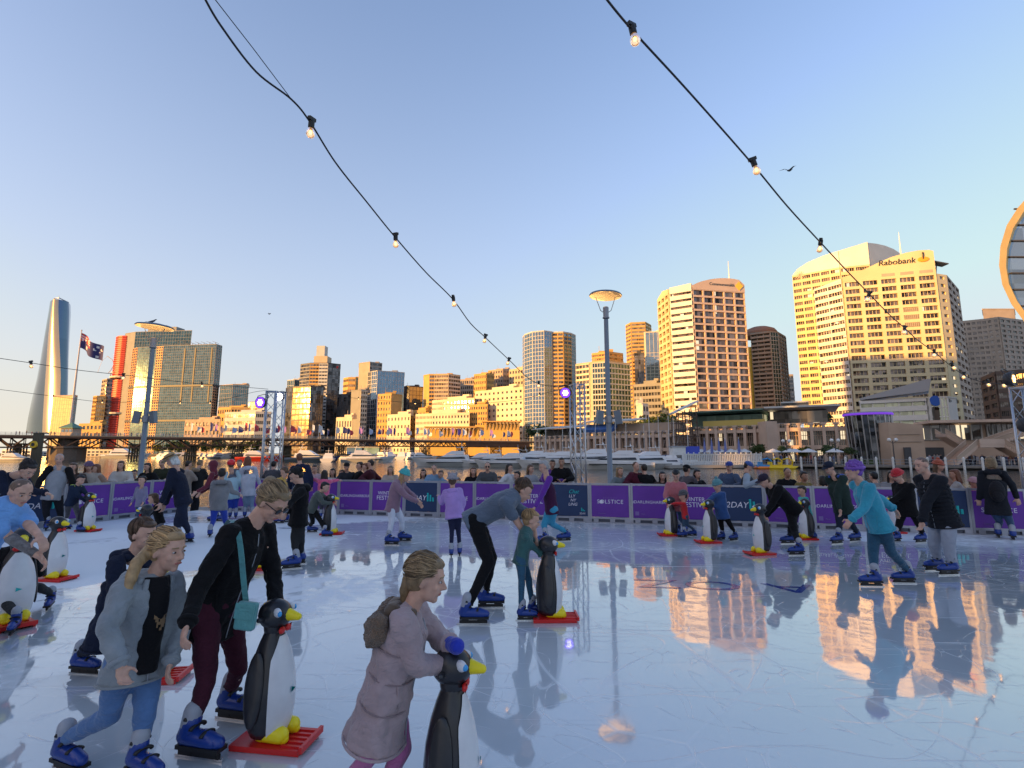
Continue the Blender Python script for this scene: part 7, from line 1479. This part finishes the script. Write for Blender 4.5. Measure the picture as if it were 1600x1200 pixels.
# --- the group along the boards on the other side ---
sk('man with black hair in dusty pink jumper looking down at the toddler in red', 1.66, -112, (1055, 744), (1056, 756), (1058, 792), (1072, 775, 1066, 790), (1040, 775, 1045, 788), (1064, 812, 1072, 832), (1052, 812, 1060, 836), ('rose_jumper', (.42, .13, .15)), ('mid_jeans', (.05, .10, .20)), ('black', 'short'), look=40, topk=1.12)
sk('toddler in red top and jeans holding a penguin by the boards', .96, 182, (1067, 777), (1067, 785), (1071, 807), (1056, 786, 1048, 788), (1058, 789, 1049, 790), (1074, 820, 1082, 838), (1068, 822, 1067, 840), ('scarlet', (.55, .015, .02)), ('dark_denim', (.025, .06, .11)), ('dark', 'short'), hat=('beanie', 'charcoal_stripe', (.08, .08, .09)), look=10)
sk('child in blue coat and teal pompom beanie pushing a penguin', 1.24, 205, (1121, 762), (1123, 771), (1128, 803), (1108, 778, 1102, 788), (1124, 786, 1116, 793), (1142, 822, 1147, 845), (1128, 824, 1127, 844), ('cobalt_coat', (.02, .07, .22)), ('black_tights', BK), ('blond', 'short'), hat=('beanie', 'sea_knit', (.10, .27, .30), 1), topk=1.2, look=15, coat=.03)
sk('man in blue cap, dark padded vest and khaki trousers looking at his phone', 1.80, -25, (1169, 731), (1167, 742), (1171, 780), (1176, 758, 1186, 750), (1165, 760, 1182, 752), (1178, 800, 1178, 820), (1168, 800, 1168, 823), ('vest_charcoal', (.03, .034, .045)), ('khaki', (.25, .22, .18)), ('dark', 'short'), hat=('cap', 'cap_blue', (.05, .12, .38)), slv=('pale_blue_sleeve', (.30, .36, .42)), look=25, topk=1.15)
sk('skater all in black with pale arm stripes bending low over a penguin', 1.64, 186, (1196, 753), (1208, 762), (1238, 794), (1206, 788, 1194, 803), (1210, 792, 1198, 806), (1236, 828, 1232, 850), (1242, 832, 1246, 868), ('jet', BK), ('jet_pants', BK), ('brown', 'short'), hat=('cap', 'cap_dark', (.03, .02, .04)), look=30, topk=1.15)
sk('toddler in turquoise top and navy trousers leaning on a penguin', 1.05, 185, (1253, 768), (1255, 778), (1261, 802), (1248, 786, 1244, 792), (1252, 790, 1248, 796), (1264, 820, 1270, 843), (1256, 820, 1256, 839), ('turquoise_top', (.02, .38, .36)), ('navy_cords', (.015, .02, .035)), ('dark', 'short'), look=15, topk=1.12)
sk('person in blue hood and dark green jacket hunched beside the boards', 1.70, 200, (1296, 732), (1305, 745), (1318, 795), (1305, 775, 1312, 795), (1318, 775, 1322, 800), (1330, 818, 1337, 846), (1312, 820, 1309, 850), ('forest', (.018, .035, .03)), ('navy_jeans', (.015, .022, .04)), ('dark', 'short'), hat=('cap', 'cap_navy', (.012, .018, .04)), hood=('strong_blue', (.01, .06, .34)), topk=1.15, look=25)
sk('woman with a fluffy purple hat and turquoise jumper gliding past in jeans', 1.68, 176, (1335, 738), (1346, 757), (1373, 818), (1350, 795, 1330, 812), (1385, 785, 1396, 795), (1392, 862, 1414, 912), (1364, 865, 1363, 917), ('turquoise_jumper', (.03, .30, .42)), ('teal_jeans', (.012, .07, .13)), ('purple', 'short'), hat=('beanie', 'purple_fluff', (.20, .08, .45)), topk=1.12, look=0, bare=False)
sk('skater in red knitted hat and black coat with magenta gloves by the boards', 1.62, 196, (1404, 746), (1411, 757), (1418, 796), (1398, 780, 1386, 788), (1402, 786, 1390, 792), (1436, 820, 1440, 848), (1404, 822, 1400, 847), ('black_parka', BK), ('black_tights', BK), ('auburn', 'short'), hat=('beanie', 'red_knit', (.55, .02, .03)), topk=1.12, coat=.03, mitt=('magenta', (.55, .01, .25)), look=25)
I = sk('bald man in black quilted jacket and pale grey trousers skating slowly', 1.80, 186, (1441, 729), (1452, 747), (1473, 808), (1444, 788, 1440, 816), (1462, 795, 1456, 820), (1482, 852, 1484, 899), (1460, 850, 1462, 892), ('quilt_black', (.012, .014, .02)), ('pale_grey_pants', (.30, .33, .40), .85, 1.25), ('stubble', 'stubble'), topk=1.2, coat=.02, look=8)
for t in [x * .11 - .05 for x in range(10)]:
    mb = MB(); mb.tube([I['ring'](t, 2 * math.pi * j / 24, .97) for j in range(25)], .017, 6); mb.obj('quilt_roll', clothmat('quilt_black', (.012, .014, .02)), I['root'], smooth=True)
I = sk('woman in dark coat with a black backpack standing at the boards, back turned', 1.70, 55, (1548, 724), (1550, 737), (1558, 790), (1532, 762, 1530, 780), (1580, 756, 1589, 778), (1562, 815, 1560, 840), (1578, 815, 1583, 843), ('dark_coat', (.012, .014, .02)), ('blue_jeans2', (.03, .07, .15)), ('dirty', 'bob'), topk=1.12, coat=.06, hood=('dark_coat', (.012, .014, .02)))
mb = MB(); q = I['pel'] + I['tr'] * I['tl'] * .58 - I['f'] * .21; mb.ell(q, (.15, .09, .21), seg=16, rings=10); bp_ = mb.obj('backpack', clothmat('backpack', (.014, .013, .016)), I['root'], smooth=True); mb = MB(); mb.ell(q - I['f'] * .07 - V((0, 0, .07)), (.10, .04, .09), seg=12, rings=8); mb.obj('backpack_pocket', MATS['cloth_backpack'], bp_, smooth=True)
# --- onlookers behind the boards ---
def onlooker(label, px, top, tc, hair, yaw=-90, hat=None, skin='l', child=False, hood=None, glasses=False, off=.75, look=8, slv=None):
    lo = 0; # stand a little behind the boards, on the lower promenade
    best = None
    for i in range(400):
        Y = 8 + i * .03; x = PX(px, Y, 1.2); yb = BLN(x) + off * 1.03
        lx = CORNER.x + (CORNER.y - Y) / LDIR.y * LDIR.x * -1 if False else CORNER.x + LDIR.x * (Y - CORNER.y) / LDIR.y
        if px < 318:
            if x < lx - off: best = Y; break
        elif Y > yb: best = Y; break
    Y = best or 15.0; zt = ZY(top, Y); Hh = zt + .45
    H = min(max(Hh, 1.05), 1.9); lean = 0
    if child: H = min(max(Hh, 1.0), 1.45)
    def pxl(dx, z):      # pixel of the point dx beside, at height z, depth Y
        x = PX(px, Y, zt) + dx; fwd = Y * cT + (z - CAMZ) * sT; up = (z - CAMZ) * cT - Y * sT; return (800 + x / fwd * F, 600 - up / fwd * F)
    top_ = max(zt, H - .45) if False else zt; hh = .226 if H >= 1.58 else .195 + (H - 1) * .05
    hd = pxl(0, zt - hh * .5); nk = pxl(0, zt - hh - .03 * H); pv = pxl(0, zt - hh - .33 * H)
    e = .13 * H; aL = (*pxl(math.sin(R(yaw)) * -1 * e * 1.25 if False else e * 1.2, zt - hh - .16 * H), *pxl(e * .5, zt - hh - .17 * H)); aR = (*pxl(-e * 1.2, zt - hh - .16 * H), *pxl(-e * .5, zt - hh - .17 * H))
    if math.sin(R(yaw)) > 0: aL, aR = aR, aL
    kz = zt - hh - .33 * H - .24 * H
    lg = lambda q: (*pxl(q * .06, max(kz, .0)), *pxl(q * .07, -.45))
    return person(label, H, yaw, hd, nk, pv, aL, aR, lg(1), lg(-1), tc, ('dark_bottoms', (.02, .022, .03)), hair, skin, look=look, hat=hat, D=Y, hood=hood, glasses=glasses, topk=1.12, group='onlookers behind the boards', zfloor=-.45, stand=True, detail=(.02, .026), slv=slv)
OL = [
 (118, 725, ('umber_top', (.05, .03, .025)), ('brown', 'long'), -70, {}, 'smiling woman with brown hair right of the tall two tone jacket man'),
 (142, 724, ('cream_coat', (.38, .32, .27)), ('auburn', 'long'), -50, dict(hat=('beanie', 'dusk_knit', (.14, .08, .16))), 'onlooker in cream coat and dusky purple beanie by the side boards'),
 (153, 727, ('tan_coat', (.26, .17, .12)), ('auburn', 'long'), -110, {}, 'onlooker in tan coat turned to the cream coat onlooker'),
 (192, 722, ('white_coat', (.48, .44, .40)), ('brown', 'long'), -75, {}, 'woman in white coat with long brown hair standing alone left of the lamp pole'),
 (212, 735, ('dim_jacket', (.03, .03, .035)), ('black', 'short'), -60, dict(child=True), 'dark haired child peeking over the side boards below the lamp pole'),
 (233, 725, ('black_knit', BK), ('dark', 'long'), -95, {}, 'woman in black with long dark hair just right of the lamp pole'),
 (256, 719, ('olive_jacket', (.03, .035, .02)), ('brown', 'cropped'), -85, {}, 'man in dark olive jacket beside the straw hat man'),
 (293, 722, ('beige_top', (.30, .24, .20)), ('dark', 'short'), 60, {}, 'onlooker in beige top with back turned behind the straw hat man'),
 (311, 720, ('dark_parka', (.02, .02, .022)), ('dirty', 'short'), 80, dict(hood=('fawn_fur', (.30, .22, .15))), 'onlooker in black parka with a fawn hood, back turned near the corner'),
 (376, 720, ('slate_top', (.08, .09, .12)), ('auburn', 'short'), -90, {}, 'onlooker between the red helmet and the white hooded girl'),
 (427, 722, ('smoke_top', (.05, .05, .06)), ('black', 'short'), 90, {}, 'dark haired onlooker right behind the pair of truss masts'),
 (484, 737, ('soot_top', BK), ('black', 'short'), -90, dict(child=True), 'small dark haired onlooker left of the bright pink coat child'),
 (493, 728, ('blush_top', (.45, .30, .32)), ('dark', 'short'), -60, {}, 'onlooker in pale pink behind the bright pink coat child'),
 (521, 733, ('white_parka', (.5, .5, .5)), ('black', 'long'), -90, {}, 'woman with long black hair in white parka right of the bright pink coat child'),
 (535, 735, ('snow_jacket', (.45, .44, .44)), ('brown', 'short'), -120, dict(child=True), 'child in white jacket next to the black haired woman in white parka'),
 (543, 725, ('iron_jacket', (.025, .028, .035)), ('black', 'short'), -60, dict(hat=('cap', 'black_felt', (.012, .012, .014))), 'onlooker in black hat and dark jacket above the hashtag banner'),
 (562, 724, ('pitch_coat', BK), ('dark', 'short'), -150, {}, 'onlooker in black coat turned sideways above the hashtag banner'),
 (571, 726, ('army_jacket', (.05, .05, .035)), ('auburn', 'short'), -160, {}, 'onlooker in army green jacket in the huddle of three'),
 (579, 721, ('wine_coat', (.06, .012, .02)), ('dark', 'short'), 180, {}, 'tallest of the huddle of three, in a wine red coat'),
 (611, 729, ('ecru_top', (.40, .33, .28)), ('dirty', 'long'), -90, {}, 'onlooker with long fair hair left of the teal beanie girl'),
 (662, 734, ('pearl_coat', (.40, .38, .37)), ('black', 'long'), -90, {}, 'smiling woman with black hair in pearl coat above the navy 2DAY panel'),
 (679, 728, ('light_denim', (.16, .28, .42)), ('black', 'cropped'), -90, {}, 'man in light denim jacket right of the smiling black haired woman'),
 (689, 736, ('denim_child', (.12, .2, .32)), ('brown', 'short'), -110, dict(child=True), 'child held beside the man in light denim jacket'),
 (716, 747, ('dull_top', (.04, .04, .05)), ('brown', 'short'), -90, dict(child=True), 'very small onlooker whose hair just shows right of the lilac coat child'),
 (740, 731, ('black_woolen', BK), ('brown', 'long'), -80, {}, 'woman in black wool coat left of the man in sunglasses'),
 (762, 724, ('pewter_shirt', (.06, .065, .07)), ('dark', 'cropped'), -90, dict(glasses=True), 'man in dark grey shirt and sunglasses above the stooping man'),
 (781, 745, ('ink_top', BK), ('brown', 'short'), -90, dict(child=True), 'small child peeking over the boards right of the man in sunglasses'),
 (796, 727, ('white_sleeve', (.55, .55, .56)), ('dark', 'long'), -30, {}, 'woman with very long dark hair and white sleeves looking sideways'),
 (808, 738, ('fir_top', (.04, .05, .04)), ('dark', 'short'), -150, dict(child=True), 'child in dark top close to the woman with white sleeves'),
 (829, 728, ('dove_top', (.3, .3, .32)), ('brown', 'long'), -40, {}, 'brown haired onlooker just left of the purple jacket skater'),
 (863, 720, ('violet_jacket', (.10, .03, .22)), ('dark', 'short'), -90, dict(skin='m'), 'onlooker in violet jacket left of the silver truss mast'),
 (877, 717, ('black_hoody', BK), ('dark', 'short'), -100, dict(skin='m'), 'tall onlooker in black hooded top next to the truss mast'),
 (885, 737, ('chalk_top', (.5, .48, .46)), ('black', 'bob'), 60, {}, 'onlooker in chalk white top with black hair, back turned at the truss mast'),
 (968, 731, ('mist_jacket', (.14, .17, .18)), ('dirty', 'long'), -60, {}, 'woman with long fair brown hair in misty grey jacket by the lamp pole'),
 (993, 724, ('burgundy_hoody', (.07, .008, .02)), ('brown', 'cropped'), -60, dict(hood=('burgundy_hoody', (.07, .008, .02))), 'man in burgundy hooded jumper with white cords'),
 (1007, 727, ('black_puffer', BK), ('dark', 'short'), 100, {}, 'onlooker in black puffer jacket behind the burgundy hooded man'),
 (1034, 738, ('cocoa_top', (.05, .035, .03)), ('black', 'long'), -100, {}, 'woman with black hair smiling low over the boards left of the pink jumper man'),
 (1073, 729, ('ash_jacket', (.08, .07, .08)), ('black', 'short'), 30, dict(hat=('cap', 'black_cap', BK)), 'man in black cap looking down right of the pink jumper man'),
 (1088, 735, ('midnight_top', BK), ('black', 'long'), -70, {}, 'woman with long black hair and fringe in black top'),
 (1138, 724, ('denim_jacket', (.04, .07, .14)), ('brown', 'short'), -140, dict(hat=('cap', 'royal_cap', (.02, .05, .30)), slv=('denim_sleeve', (.05, .08, .15))), 'man in denim jacket with white fleece collar and royal blue cap'),
 (1228, 733, ('black_windcheater', BK), ('dark', 'cropped'), -90, dict(skin='m'), 'man in black windcheater above the bending black skater'),
 (1254, 738, ('ochre_shawl', (.20, .14, .03)), ('dark', 'bun'), -80, dict(skin='m'), 'woman in ochre shawl above the turquoise toddler'),
 (1287, 745, ('obsidian_top', BK), ('black', 'bob'), 90, {}, 'dark haired onlooker turned away behind the blue hooded person'),
 (1367, 739, ('pebble_top', (.2, .2, .2)), ('black', 'short'), 100, {}, 'onlooker with dark hair and back turned left of the photographing onlooker'),
 (1390, 737, ('heather_hoody', (.22, .22, .23)), ('dark', 'long'), -100, {}, 'woman in heather grey jumper behind the red knitted hat skater'),
 (1463, 722, ('clay_top', (.25, .14, .1)), ('brown', 'long'), -60, dict(hat=('beanie', 'coral_knit', (.45, .10, .05), 1)), 'onlooker in coral red bobble hat behind the bald quilted jacket man'),
 (1491, 736, ('oat_coat', (.40, .38, .36)), ('auburn', 'long'), 150, {}, 'woman in oat white coat with auburn hair right of the quilted jacket man'),
 (1518, 748, ('hot_pink', (.75, .03, .22)), ('brown', 'short'), -90, dict(child=True, hat=('beanie', 'pale_pink_knit', (.55, .30, .33))), 'child in hot pink jacket and pale pink beanie leaning on the boards'),
]
for px, top, tc, hr, yw, kw, lb in OL: onlooker(lb, px, top, tc, hr, yw, **kw)
